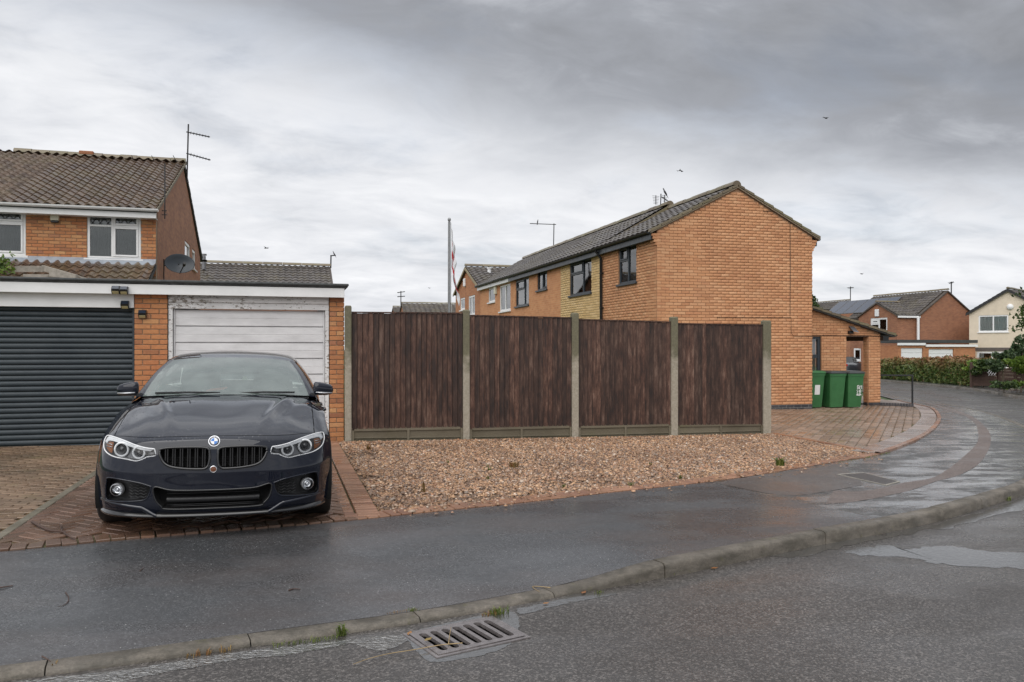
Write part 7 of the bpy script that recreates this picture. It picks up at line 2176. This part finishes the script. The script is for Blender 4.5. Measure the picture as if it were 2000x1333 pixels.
def bush(name, label, cat, c, r, n, size, mat, z0, k=14, stem=0.05, group=None):
    th = thing(name, label, cat, (c[0], c[1], z0), group)
    cr_ = leaves('crown', clumpy(n, c, r, k), size, mat, th)
    m = MB()
    m.tube([(c[0], c[1], z0 - .05), (c[0] + .03, c[1], (z0 + c[2]) / 2), (c[0] - .02, c[1] + .02, c[2])], [stem, stem * .8, stem * .4], 7)
    for q in range(6):
        a = rng.uniform(0, 6.28); zz = z0 + (c[2] - z0) * rng.uniform(.5, .9)
        m.tube([(c[0], c[1], zz), (c[0] + math.cos(a) * r[0] * .4, c[1] + math.sin(a) * r[1] * .4, zz + r[2] * .3), (c[0] + math.cos(a) * r[0] * .75, c[1] + math.sin(a) * r[1] * .75, zz + r[2] * .6)], [stem * .5, stem * .3, stem * .12], 5)
    m.build('trunk', M['bark'], th, angle=60)
    return th
# hedge across the road
hp = [Vector((*PG(*p), 0)) for p in ((1700, 738), (1760, 742), (1830, 748), (1897, 754))]
he = thing('hedge', 'clipped hedge with reddish top growth across the road', 'hedge', (*hp[1].xy, g(hp[1].x)))
zt_ = [CH + (680 - y_) / F * (SN * p.x + CS * p.y) for p, y_ in zip(hp, (708, 707, 705, 708))]
M['hedge'] = leaf_mat('hedge_leaf', [(0, (0.06, 0.10, 0.028)), (0.35, (0.105, 0.165, 0.042)), (0.7, (0.16, 0.22, 0.06)), (0.92, (0.24, 0.23, 0.08)), (1, (0.30, 0.18, 0.09))], (0.28, 0.12, 0.065), (sum(zt_) / 4 - .38, sum(zt_) / 4 + .25))
N = 26000
tt = rng.uniform(0, 3, N); i_ = np.minimum(tt.astype(int), 2); f_ = (tt - i_)
H_ = np.array([p[:] for p in hp]); Zt = np.array(zt_)
base = H_[i_] * (1 - f_)[:, None] + H_[i_ + 1] * f_[:, None]; zt2 = Zt[i_] * (1 - f_) + Zt[i_ + 1] * f_
zb2 = -SLOPE * (base[:, 0] - 1)
dirn = (hp[3] - hp[0]).normalized(); nx = np.array((-dirn.y, dirn.x, 0)); 
if nx[0] < 0: nx = -nx
w = rng.uniform(0, 1, N); face = rng.uniform(0, 1, N) < 0.62
w = np.where(face, rng.uniform(0, .16, N), w)
hgt = np.where(face, rng.uniform(0.02, 1, N), 1 - rng.uniform(0, 0.12, N))
bump_ = 0.12 * np.sin(tt * 9) + 0.08 * np.sin(tt * 23 + 1) + rng.normal(0, .05, N)
pts = base + nx * ((w * 1.3 + 0.08 * np.sin(tt * 31 + hgt * 9) - 0.1 * (1 - np.abs(hgt - .5)))[:, None])
pts[:, 2] = zb2 + (zt2 - zb2 + bump_) * hgt
leaves('foliage', pts, 0.13, M['hedge'], he, 0.3)
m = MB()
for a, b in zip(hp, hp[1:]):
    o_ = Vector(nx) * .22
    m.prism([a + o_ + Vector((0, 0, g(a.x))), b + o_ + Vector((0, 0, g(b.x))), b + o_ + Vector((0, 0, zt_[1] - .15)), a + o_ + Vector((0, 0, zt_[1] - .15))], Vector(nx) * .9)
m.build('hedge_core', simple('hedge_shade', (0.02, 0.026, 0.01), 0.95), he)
# low panel fence on the far side, with bushes
fa = [Vector((*PG(*p), 0)) for p in ((1897, 756), (1950, 757), (1984, 758), (2020, 760), (2070, 764))]
ff = thing('garden_fence', 'low brown slatted garden fence with scalloped tops across the road', 'fence', (*fa[1].xy, g(fa[1].x)))
M['slat'] = simple('slat_brown', (0.085, 0.05, 0.038), 0.8, 0.25, 20, 0.3, 50)
for k, (a, b) in enumerate(zip(fa, fa[1:])):
    z0 = g(a.x)
    dv = (b - a); L_ = dv.length; dv.normalize(); nn = Vector((-dv.y, dv.x, 0))
    for j in range(6):
        m = MB(); rows_t, rows_b = [], []
        for q in np.linspace(0.02, .98, 9):
            p = a + dv * (L_ * q); sag = -.16 * math.sin(math.pi * q) if j == 5 else 0
            rows_b.append(tuple(p + nn * (.02 * (j % 2)) + Vector((0, 0, z0 + .05 + j * .15)))); rows_t.append(tuple(p + nn * (.02 * (j % 2)) + Vector((0, 0, z0 + .05 + j * .15 + .145 + sag * .8 + (.1 if j == 5 else 0)))))
        m.grid([rows_b, rows_t]); m.grid([[tuple(Vector(p) + nn * .02) for p in rows_b], [tuple(Vector(p) + nn * .02) for p in rows_t]]); m.build('slat', M['slat'], ff)
    m = MB(); m.cbox(a.x - .05, a.x + .05, a.y - .05, a.y + .05, z0 - .1, z0 + 1.18, .01); m.build('post', M['slat'], ff)
tz = [PV(*p, fa[1].y - .3) for p in ((1929, 734), (1946, 734), (1946, 722), (1929, 722))]
tr = thing('trellis', 'small white diamond trellis against the far garden fence', 'trellis', (tz[0][0], fa[1].y - .3, tz[0][1]))
x0, x1, zb_, zt3 = tz[0][0], tz[1][0], tz[0][1], tz[2][1]
m = MB(); hh_ = zt3 - zb_
for k in np.arange(-hh_, x1 - x0, .16):
    for s in (1, -1):
        a0_, a1_ = max(0, k), min(x1 - x0, k + hh_)
        if a1_ <= a0_: continue
        za, zb3 = (a0_ - k), (a1_ - k)
        if s < 0: za, zb3 = hh_ - za, hh_ - zb3
        m.tube([(x0 + a0_, fa[1].y - .3 - .01 * s, zb_ + za), (x0 + a1_, fa[1].y - .3 - .01 * s, zb_ + zb3)], .009, 4)
m.build('lattice', M['white_far'], tr)
def at_px(px, py, v): u, z = PV(px, py, v); return (u, v, z)
c = at_px(1958, 706, 29); bush('shrub', 'dark green feathery shrub in front of the cream house', 'shrub', c, (.55, .5, .42), 1800, .08, M['leaf_dark'], g(c[0]), 16)
c = at_px(1998, 690, 29.5); bush('shrub', 'tall dark green shrub at the right edge of the photo', 'shrub', c, (.5, .6, .75), 2200, .09, M['leaf_dark'], g(c[0]), 18)
c = at_px(1994, 710, 26.0); bush('small_tree', 'bright yellow green young tree behind the far fence', 'tree', c, (.62, .6, .38), 2600, .085, M['leaf_bright'], g(c[0]), 14, .035)
c = at_px(1907, 716, 31); bush('shrub', 'yellow green shrub at the end of the hedge', 'shrub', c, (.55, .5, .28), 1500, .09, M['leaf_bright'], g(c[0]), 9, .03)
c = at_px(1921, 722, 30.6); bush('shrub', 'mottled green shrub between the hedge and the brown fence', 'shrub', c, (.55, .5, .4), 1500, .09, M['leaf'], g(c[0]), 9, .03)
c = at_px(1960, 752, 25.5); bush('ground_plant', 'low weedy plant with dry stalks by the far fence', 'plant', c, (.75, .3, .16), 700, .08, M['leaf'], g(c[0]), 9, .015)
c = at_px(1986, 748, 25.6); bush('ground_plant', 'small yellow leaved plant at the foot of the young tree', 'plant', c, (.25, .25, .14), 350, .07, M['leaf_bright'], g(c[0]), 6, .012)
c = at_px(1593, 588, 40); bush('tree', 'tree top showing behind the right corner of the brick gable', 'tree', (c[0] - .25, c[1], c[2] - .45), (.6, .7, .75), 700, .13, M['leaf'], g(c[0]), 12, .12)
# branch hanging in from the right
c = at_px(2012, 640, 24)
th = thing('overhanging_tree', 'tree whose leafy twigs hang in at the right edge', 'tree', (c[0] + 1.2, c[1], g(c[0])))
m = MB(); base_ = Vector((c[0] + 1.6, c[1], g(c[0])))
m.tube([base_, base_ + Vector((.1, 0, 2.4)), base_ + Vector((-.1, .1, 4.2))], [.13, .10, .05], 8)
tw = []
for (px, py) in ((1992, 573), (1985, 617), (1996, 612), (1984, 641), (1998, 600), (1990, 634)):
    e = Vector(at_px(px, py, 24)); b0 = base_ + Vector((0, 0, e.z - g(c[0]) + .5))
    mid_ = (b0 + e) / 2 + Vector((0, 0, .12)); m.tube([b0, mid_, e], [.03, .018, .006], 5)
    for q in rng.uniform(0.45, 1.03, 70): 
        p = b0.lerp(e, q); tw.append(p + Vector((rng.normal(0, .09), rng.normal(0, .12), rng.normal(0, .07) - .02)))
m.build('trunk', M['bark'], th, angle=60)
big_ = clumpy(4500, (c[0] + 2.0, c[1], c[2] + 1.3), (1.5, 1.5, 1.6), 22)
leaves('crown', np.concatenate([np.array([p[:] for p in tw]), big_]), .10, M['leaf'], th)
# shrub behind the garage roof at the left edge, pergola timbers
c = at_px(6, 522, 18.9); bush('shrub', 'leafy shrub rising behind the garage roof at the left edge', 'shrub', (c[0] - .22, c[1], c[2] - .15), (.42, .35, .5), 1500, .075, M['leaf_mix'], 0, 14, .05)
leaves('crown', clumpy(260, (c[0] - .15, c[1], c[2] - .05), (.55, .42, .55), 10), .06, M['leaf_bright'], bpy.data.objects[[o.name for o in bpy.data.objects if o.name.startswith('shrub')][-1]])
M['old_timber'] = simple('weathered_timber', (0.30, 0.27, 0.23), 0.85, 0.3, 10, 0.4, 60)
pe = thing('pergola', 'weathered timber pergola beams showing over the garage roof', 'pergola', (PV(90, 540, 18.7)[0], 18.7, 0))
def beam(p, q, v0_, v1_, h=.12, w=.06):
    a, b = Vector((PV(*p, v0_)[0], v0_, PV(*p, v0_)[1])), Vector((PV(*q, v1_)[0], v1_, PV(*q, v1_)[1]))
    d = (b - a).normalized(); s = d.cross(Vector((0, 0, 1))).normalized() * w / 2; u_ = Vector((0, 0, h / 2))
    m = MB(); m.prism([a - s - u_, a + s - u_, a + s + u_, a - s + u_], b - a); m.build('beam', M['old_timber'], pe)
beam((30, 526), (86, 526), 19.0, 19.0, .13); beam((84, 524), (150, 543), 19.0, 18.3, .12); beam((46, 539), (96, 539), 18.6, 18.6, .06); beam((98, 536), (150, 541), 18.5, 18.4, .10, .09); beam((150, 539), (178, 548), 18.4, 18.3, .03, .03)
for px in (48, 98, 148):
    u_, z_ = PV(px, 540, 18.6); m = MB(); m.cbox(u_ - .05, u_ + .05, 18.55, 18.65, g(u_) - .05, z_ - .03, .006); m.build('post', M['old_timber'], pe)

# ================================================================== flagpole and flag
u_, zt4 = PV(877.5, 434, 20)
fp = thing('flagpole', 'grey flagpole with a ball finial standing behind the fence', 'flagpole', (u_, 20, g(u_)))
m = MB(); m.tube([(u_, 20, g(u_) - .1), (u_, 20, 2.2), (u_, 20, zt4)], [.045, .04, .034], 12); m.build('pole', M['pole'], fp, angle=50)
m = MB(); m.lathe([(.001, .11), (.03, .10), (.045, .06), (.03, .02), (.02, .0), (.035, -.02)], Matrix.Translation((u_, 20, zt4)), 14); m.build('finial', M['pole'], fp, smooth=True)
t = NT('flag_cloth')
uvn = t.n('ShaderNodeUVMap'); sp = t.n('ShaderNodeSeparateXYZ'); t.l(uvn.outputs[0], sp.inputs[0])
cross = t.math('MAXIMUM', t.math('LESS_THAN', t.math('ABSOLUTE', t.math('SUBTRACT', sp.outputs[0], 0.5)), 0.075), t.math('LESS_THAN', t.math('ABSOLUTE', t.math('SUBTRACT', sp.outputs[1], 0.5)), 0.11))
t.set('Base Color', t.mix(cross, (0.62, 0.62, 0.64), (0.50, 0.025, 0.035))); t.set('Roughness', 0.8)
fl = thing('flag', 'limp white flag with a red cross hanging from the flagpole', 'flag', (u_ + .06, 20, zt4 - 1))
m = MB(); rows = []; uvs = []
NF, NH = 26, 16
ztf = PV(880, 446, 20)[1]; zbf = PV(884, 600, 20)[1]
for i in range(NF + 1):
    f = i / NF; row = []
    for j in range(NH + 1):
        h = j / NH                                # 0 at the top of the hoist
        drop = ztf - zbf
        x = u_ + .06 + .13 * f + .06 * f * math.sin(h * 5 + f * 4) + .02 * math.sin(f * 18 + h * 2)
        y = 20 + .06 * math.sin(f * 15 + h * 3) * (0.3 + f)
        z = ztf - h * 0.42 * drop - f * 0.58 * drop * (1.0 - 0.25 * h * (1 - f)) 
        row.append((x, y, z)); uvs.append((f, 1 - h))
    rows.append(row)
m.grid(rows)
me = m.mesh('cloth', True); me.materials.append(t.m)
uvl = me.uv_layers.new(name='UVMap')
for l_ in me.loops: uvl.data[l_.index].uv = uvs[l_.vertex_index]
obj('cloth', me, None, fl)
m = MB(); m.tube([(u_ + .05, 20, zt4 - .02), (u_ + .055, 20, ztf), (u_ + .05, 20, 1.4)], .005, 4); m.build('halyard', M['sticker'], fl)

# ================================================================== aerials
def aerial(label, base, top, booms, r=.018, group='television aerials'):
    th = thing('aerial', label, 'aerial', base, group)
    m = MB(); m.tube([base, top], r, 8); m.build('mast', M['dark_metal'], th, angle=50)
    for (p, q, ne, el, axis) in booms:
        p, q = Vector(p), Vector(q)
        b = MB(); b.tube([p, q], r * .8, 6); bo_ = b.build('boom', M['dark_metal'], th, angle=50)
        ax = Vector(axis).normalized()
        for k in range(ne):
            c_ = p.lerp(q, (k + .5) / ne); e = el * (1 - .4 * k / ne)
            e_ = MB(); e_.tube([c_ - ax * e, c_ + ax * e], r * .35, 4); e_.build('element', M['dark_metal'], bo_)
    return th
def q3(px, py, v): return at_px(px, py, v)
vA = PU(365, 340, uLc + .1)[0]
aerial('tall mast with two aerials on the gable of the left house', q3(365, 358, vA), q3(368, 243, vA), [(q3(364, 258, vA), q3(410, 268, vA), 8, .10, (0, .75, .6)), (q3(364, 300, vA), q3(411, 313, vA), 8, .10, (0, .75, .6))], .022)
vB = PU(322, 400, uLc + .15)[0]
aerial('thin mast on wall brackets at the near corner of the left house', q3(322, 428, vB), q3(322, 320, vB), [(q3(316, 412, vB), q3(326, 412, vB), 1, .02, (0, 1, 0)), (q3(316, 420, vB), q3(326, 420, vB), 1, .02, (0, 1, 0))], .014)
for px, dx, lb_ in ((262, -5, 'thin whip aerial on the left roof ridge nearest the vent'), (302, -6, 'thin whip aerial in the middle of the left roof ridge'), (346, -8, 'thin whip aerial at the gable end of the left roof ridge')):
    aerial(lb_, q3(px + 4, 326, vLr - .2), q3(px + dx, 304, vLr - .3), [(q3(px - 1, 316, vLr - .25), q3(px + 8, 322, vLr - .25), 2, .05, (0, 1, 0))], .009)
vC_ = PU(1082, 487, UC)[0]
aerial('mast with one long level aerial on the terrace ridge', q3(1081, 492, vC_), q3(1082, 437, vC_), [(q3(1086, 439, vC_), q3(1035, 437, vC_), 12, .10, (.1, 1, .1))], .02)
vD = PU(1291, 402, UC)[0] - .15
aerial('grid aerial on the ridge step of the terrace', q3(1290, 408, vD), q3(1291, 379, vD), [(q3(1292, 385, vD), q3(1309, 396, vD), 5, .12, (0, 1, .2)), (q3(1281, 382, vD), q3(1281, 400, vD), 6, .13, (1, .2, 0)), (q3(1298, 381, vD), q3(1298, 399, vD), 6, .10, (1, .2, 0))], .016)
aerial('aerial mast at the right end of the grey roof behind the garages', q3(646, 524, 40), q3(646.5, 499, 40), [(q3(645, 500, 40), q3(656, 499, 40), 3, .1, (0, 1, .3))], .035)
aerial('far aerial with two level arms left of the flagpole', q3(783, 597, 80), q3(783, 569, 80), [(q3(776, 572, 80), q3(791, 570, 80), 4, .25, (0, 1, .3)), (q3(776, 580, 80), q3(791, 579, 80), 4, .25, (0, 1, .3))], .05)
aerial('far aerial above the small gable behind the porch', q3(1661, 590, 78), q3(1661, 560, 78), [(q3(1656, 563, 78), q3(1667, 562, 78), 4, .3, (0, 1, .3))], .05)
aerial('aerial on the gable of the brick house with solar panels', q3(1858, 574, VR), q3(1858, 551, VR), [(q3(1854, 554, VR), q3(1862, 551, VR), 3, .2, (0, 1, .3))], .045)
fu, fz = PV(398, 505, 39)
fl_ = thing('flue', 'small metal flue on the grey roof behind the garages', 'flue', (fu, 39, fz - .5))
m = MB(); m.tube([(fu, 39, fz - .5), (fu, 39, fz + .1)], .09, 10); m.tube([(fu, 39, fz + .13), (fu, 39, fz + .2)], .13, 10); m.build('pipe', M['metal'], fl_, angle=50)

# ================================================================== birds
M['bird'] = simple('bird_dark', (0.018, 0.018, 0.02), 0.6)
def bird(label, pos, span, yaw, flap, perched=False):
    s = span
    bm = bmesh.new()
    prof = [(-.42, .004), (-.30, .025), (-.10, .075), (.08, .085), (.22, .055), (.28, .048), (.35, .05), (.40, .030), (.46, .004)]
    rings = []
    for x, r_ in prof:
        rings.append([bm.verts.new((x * s, r_ * s * math.cos(a), r_ * s * math.sin(a) * .9 + (.02 * s if x > .25 else 0))) for a in np.linspace(0, 2 * math.pi, 9)[:-1]])
    for a, b in zip(rings, rings[1:]):
        for k in range(8): bm.faces.new((a[k], a[(k + 1) % 8], b[(k + 1) % 8], b[k]))
    bm.faces.new(rings[0]); bm.faces.new(rings[-1])
    def fin(pts):
        v0_ = [bm.verts.new(p) for p in pts]; v1_ = [bm.verts.new((p[0], p[1], p[2] - .008 * s)) for p in pts]
        n_ = len(pts); bm.faces.new(v0_); bm.faces.new(v1_[::-1])
        for k in range(n_): bm.faces.new((v0_[k], v0_[(k + 1) % n_], v1_[(k + 1) % n_], v1_[k]))
    for sg in (1, -1):
        if perched: fin([(.12 * s, sg * .06 * s, .05 * s), (-.1 * s, sg * .085 * s, .03 * s), (-.42 * s, sg * .03 * s, -.02 * s), (-.1 * s, sg * .05 * s, .07 * s)])
        else: fin([(.14 * s, sg * .05 * s, .03 * s), (.16 * s, sg * .28 * s, (.03 + flap * .22) * s), (.02 * s, sg * .55 * s, (.03 + flap * .1) * s), (-.04 * s, sg * .28 * s, (.02 + flap * .2) * s), (-.1 * s, sg * .05 * s, .02 * s)])
    fin([(-.30 * s, .03 * s, .02 * s), (-.52 * s, .07 * s, .0), (-.52 * s, -.07 * s, .0), (-.30 * s, -.03 * s, .02 * s)])
    bmesh.ops.recalc_face_normals(bm, faces=bm.faces)
    me = bpy.data.meshes.new('bird'); bm.to_mesh(me); bm.free()
    o = obj('bird', me, M['bird']); o.location = pos; o.rotation_euler = (R(12), R(-60) if perched else R(8), yaw)
    return tag(o, label, 'bird', 'birds')
bird('highest dark bird in flight at upper right', q3(1612, 231, 45), .5, 0.3, .3)
bird('dark bird in flight above the brick gable', q3(1328, 333, 45), .42, 1.2, -.9)
bird('dark bird flying low over the grey roof on the left', q3(520, 485, 50), .38, 2.4, .5)
bird('dark bird flying above the houses across the road', q3(1683, 535, 50), .32, 2.0, -.5)
bird('tiny dark bird right of the far aerials, low in the sky', q3(838, 563, 60), .28, 1.0, .6)
bird('bird perched upright on the grid aerial of the terrace', q3(1299.5, 377, vD), .40, 2.2, 0, True)
bird('bird perched on the long level aerial', q3(1050, 434, vC_), .30, 1.0, 0, True)
bird('bird perched on the aerial behind the garages', q3(653, 497, 40), .40, 2.6, 0, True)

# ================================================================== car seen through the porch
cp_ = PG(1668, 730); dirc = Vector((2.6, 6.4, 0)).normalized()
fcx = thing('distant_car', 'dark car with red tail lights parked beyond the porch opening', 'car', (cp_[0] + .1, cp_[1], g(cp_[0]) + ROADZ))
fcx.rotation_euler = (0, 0, math.atan2(dirc.y, dirc.x) - R(90))
t = NT('far_car_paint'); t.set('Base Color', (0.05, 0.055, 0.065)); t.set('Roughness', 0.25); t.set('Metallic', 0.4); t.set('Coat Weight', 1.0)
sec = [(0, .55, .80), (.08, .60, .92), (.7, .60, .98), (1.5, .58, .97), (3.0, .55, .93), (3.9, .52, .80), (4.3, .50, .62)]
rows = []
for y_, w, zt_ in [(0, .74, .86), (.06, .82, .95), (.5, .86, .98), (2.0, .87, .95), (3.2, .86, .92), (4.0, .80, .78), (4.25, .66, .62)]:
    h = [(-w, .30), (-w - .02, .55), (-w, zt_ - .12), (-w * .92, zt_), (0, zt_ + .03), (w * .92, zt_), (w, zt_ - .12), (w + .02, .55), (w, .30)]
    rows.append([(x, y_, z) for x, z in h])
m = MB(); m.grid(rows); m.f.append(tuple(range(9))); m.f.append(tuple(range(len(m.v) - 9, len(m.v)))); m.build('body', t.m, fcx, False, True, 40)
rows = []
for y_, w, z in [(.25, .74, .97), (.75, .60, 1.40), (1.4, .60, 1.46), (2.1, .58, 1.42), (2.95, .72, .95)]:
    rows.append([(-.80 if z < 1 else -w - .1, y_, .95), (-w, y_, z - .03 if z > 1 else .955), (-w * .8, y_, z), (w * .8, y_, z), (w, y_, z - .03 if z > 1 else .955), (.80 if z < 1 else w + .1, y_, .95)])
m = MB(); m.grid(rows); m.build('cabin_glass', M['tint'], fcx, False, True, 30)
m = MB(); m.grid([[(x, y_, z + .012) for x in np.linspace(-w, w, 5)] for y_, w, z in [(.75, .58, 1.40), (1.4, .59, 1.46), (2.1, .57, 1.42)]]); m.build('roof', t.m, fcx, True, True)
for s in (1, -1):
    m = MB(); m.cbox(s * .70 - .13, s * .70 + .13, -.02, .08, .68, .86, .02); m.build('tail_light', M['redl'], fcx, False, True)
    for y_ in (.8, 3.35):
        m = MB(); m.lathe([(.001, -.1), (.20, -.1), (.30, -.09), (.31, 0), (.30, .09), (.2, .1), (.001, .1)], Matrix.Translation((s * .78, y_, .31)) @ Matrix.Rotation(R(90), 4, 'Y'), 24); m.build('wheel', M['tyre'], fcx, False, True, 40)

# ================================================================== small growth and litter
M['weed'] = leaf_mat('weed_leaf', [(0, (0.06, 0.09, 0.02)), (0.5, (0.12, 0.16, 0.03)), (1, (0.2, 0.22, 0.06))])
M['dry'] = leaf_mat('dry_grass', [(0, (0.16, 0.10, 0.035)), (0.5, (0.28, 0.19, 0.07)), (1, (0.24, 0.10, 0.035))])
def tuft(label, pos, n, h, spread, mat, along=None):
    th = thing('weed', label, 'weed', pos, 'weeds in the kerb and gravel')
    V, T = [], []
    for k in range(n):
        a = rng.uniform(0, 6.28); l = h * rng.uniform(.4, 1.1)
        o_ = Vector((rng.normal(0, spread), rng.normal(0, spread * .5), 0))
        if along: 
            q = rng.uniform(-1, 1); o_ = Vector((along[0] * q + rng.normal(0, .008), along[1] * q + rng.normal(0, .008), 0))
        b = Vector(pos) + o_
        d = Vector((math.cos(a), math.sin(a), 0)); s = Vector((-d.y, d.x, 0)) * l * .07
        t1 = b + d * l * .2 + Vector((0, 0, l * .6)); t2 = b + d * l * rng.uniform(.4, .9) + Vector((0, 0, l * rng.uniform(.3, 1.0)))
        i0 = len(V); V += [b - s, b + s, t1 + s, t1 - s, t2]
        T += [(i0, i0 + 1, i0 + 2, i0 + 3), (i0 + 3, i0 + 2, i0 + 4)]
    m = MB(); m.v = [tuple(p) for p in V]; m.f = T
    me = bpy.data.meshes.new('blades'); me.from_pydata(m.v, [], m.f)
    obj('blades', me, mat, th)
    return th
def rg(px, py, dz=ROADZ): x, y = PG(px, py, dz); return (x, y, g(x) + dz)
tuft('green grass tuft with brown leaves at the right end of the drain grate', rg(975, 1200), 60, .055, .03, M['weed'])
tuft('brown dead leaves heaped beside the drain grate', rg(958, 1202), 40, .035, .03, M['dry'])
tuft('mossy grass in the gutter left of the kerb joint', rg(600, 1256), 90, .035, .1, M['weed'], (.16, .02))
tuft('grass stalks rising at the kerb joint in the middle of the gutter', rg(668, 1242), 26, .09, .012, M['weed'])
tuft('dry grass in the gutter at the lower left', rg(410, 1278), 40, .04, .1, M['dry'], (.10, .015))
tuft('dry tuft at the first kerb joint on the left', rg(105, 1310), 16, .06, .012, M['dry'])
tuft('yellow moss along the back of the kerb above the grate', (*PG(785, 1197, -.075), g(.7) - .072), 60, .018, .1, M['dry'], (.09, .015))
tuft('green moss clump at the kerb joint above the grate', (*PG(808, 1196, -.075), g(.7) - .070), 40, .025, .014, M['weed'])
tuft('dry weed in the joint of the rising kerb stone', rg(1303, 1122), 30, .06, .015, M['dry'])
tuft('small green seedling at the kerb foot beside the dry weed', rg(1318, 1124), 12, .045, .01, M['weed'])
tuft('tiny green weed in the gutter below the tapered kerb', rg(1170, 1160), 16, .035, .012, M['weed'])
tuft('small weed in the gutter below the right hand kerb stones', rg(1680, 1050), 24, .04, .02, M['weed'])
tuft('weed in the gutter at the far right', rg(1968, 978), 24, .07, .02, M['weed'])
for px, py, n, h, lb_, mt_ in ((1523, 912, 34, .17, 'bright green sprig growing in the gravel near the pavement', 'weed'), (955, 920, 14, .10, 'green and brown sprig in the middle of the gravel', 'weed'), (953, 938, 10, .07, 'second sprig just below the one in the middle of the gravel', 'weed'), (830, 962, 6, .2, 'tall dry reddish stalk in the gravel near the car', 'dry'), (1005, 915, 18, .12, 'reddish dry weed right of the middle of the gravel', 'dry'), (1100, 954, 26, .06, 'low green weed in the front part of the gravel', 'weed'), (1232, 951, 24, .06, 'low green weed near the brick edging', 'weed'), (1330, 936, 24, .07, 'green and purple weed in the gravel near the edging', 'weed'), (1270, 909, 18, .05, 'small green weed in the right half of the gravel', 'weed'), (720, 880, 20, .10, 'dry weed at the foot of the fence near the garage', 'dry'), (875, 905, 20, .05, 'small green weed between fence and sprigs', 'weed')):
    p = PG(px, py); tuft(lb_, (*p, g(p[0])), n, h, h * .18, M[mt_])
edge_moss = tuft('moss and grass strip along the edging by the block drive', (*PG(1690, 895), g(8)), 160, .03, .1, M['weed'], (.75, .36))
M['twig'] = simple('twig_brown', (0.07, 0.04, 0.03), 0.7, 0.3, 30)
M['straw'] = simple('straw', (0.36, 0.26, 0.13), 0.7, 0.2, 30)
def twig(label, px, dz, r, mat, lift=.008, name='twig'):
    q = []
    for p in px:
        x, y = PG(*p, dz); q.append(Vector((x, y, g(x) + dz + lift)))
    q = spline(q, len(q) * 4)
    o = MB().tube(q, [r * (1 - .6 * k / len(q)) for k in range(len(q))], 6).build(name, mat, None, angle=60)
    return tag(o, label, 'twig', 'twigs and stalks on the ground')
twig('forked dark twig on the red paving left of the car', [(62, 1022), (84, 1034), (100, 1040), (122, 1042), (134, 1050), (145, 1056)], .014, .010, M['twig'], .012)
twig('short side twig beside the forked twig on the paving', [(122, 1041), (119, 1035), (120, 1030), (116, 1026)], .014, .007, M['twig'], .012)
def ptwig(label, px, r, mat):
    q = []
    for p in px:
        x, y = PG(*p, -.03); z = pave_z(x, y); x, y = PG(*p, z - g(x)); q.append(Vector((x, y, pave_z(x, y) + .006)))
    q = spline(q, len(q) * 4)
    o = MB().tube(q, [r * (1 - .6 * k / len(q)) for k in range(len(q))], 6).build('twig', mat, None, angle=60)
    return tag(o, label, 'twig', 'twigs and stalks on the ground')
ptwig('red brown twig on the pavement at the left edge', [(-12, 1152), (5, 1149), (25, 1146)], .006, M['twig'])
ptwig('curved hook shaped twig on the pavement', [(128, 1160), (134, 1170), (132, 1180), (122, 1187), (113, 1190)], .003, M['twig'])
ptwig('small dark stick on the pavement in the middle', [(564, 1157), (574, 1154), (587, 1155)], .005, M['twig'])
ptwig('little twig on the pavement below the car', [(273, 1117), (278, 1113), (281, 1110)], .003, M['twig'])
ptwig('pale straw on the kerb right of the grate', [(1075, 1150), (1043, 1147), (1042, 1150), (1054, 1157)], .003, M['straw'])
ptwig('twig on the kerb at the lower left', [(82, 1287), (92, 1290), (99, 1295)], .004, M['twig'])
twig('long pale grass stalk lying across the drain grate', [(903, 1263), (860, 1267), (810, 1276), (760, 1284), (720, 1294), (690, 1305)], ROADZ, .0028, M['straw'], .018)
twig('thin upright stalk leaning on the grate', [(876, 1265), (878, 1250), (881, 1232)], ROADZ, .0025, M['straw'], .02)
t = NT('fallen_leaf'); t.set('Base Color', t.ramp(t.piece(), [(0, (0.20, 0.07, 0.03)), (0.5, (0.30, 0.15, 0.05)), (1, (0.16, 0.18, 0.04))])); t.set('Roughness', 0.5)
def leaf(label, px, py, dz, s, a):
    x, y = PG(px, py, dz); z = g(x) + dz + .008
    m = MB(); pr = [(-1, 0, .1), (-.5, .35, .02), (.1, .42, .12), (.7, .2, .05), (1.1, 0, .15), (.7, -.2, .1), (.1, -.42, .0), (-.5, -.35, .1)]
    ca, sa = math.cos(a), math.sin(a)
    vs = [(x + s * (p[0] * ca - p[1] * sa), y + s * (p[0] * sa + p[1] * ca), z + s * p[2] * .6) for p in pr] + [(x, y, z + .001)]
    m.add(vs, [(k, (k + 1) % 8, 8) for k in range(8)]); o = m.build('fallen_leaf', t.m)
    return tag(o, label, 'leaf', 'fallen leaves')
leaf('brown leaf on the road below the tapered kerb stone', 1066, 1181, ROADZ, .025, .3)
leaf('reddish leaf in the gutter at the tapered kerb', 1140, 1160, ROADZ, .03, .8)
leaf('orange brown leaf on the road right of the dry kerb weed', 1395, 1112, ROADZ, .035, .2)
leaf('yellow leaf in the gutter just left of the grate', 800, 1240, ROADZ, .03, 1.2)
leaf('reddish leaf in the right hand gutter', 1960, 972, ROADZ, .05, 2.0)
leaf('green leaf lying on the drain grate', 836, 1252, ROADZ + .016, .03, .7)
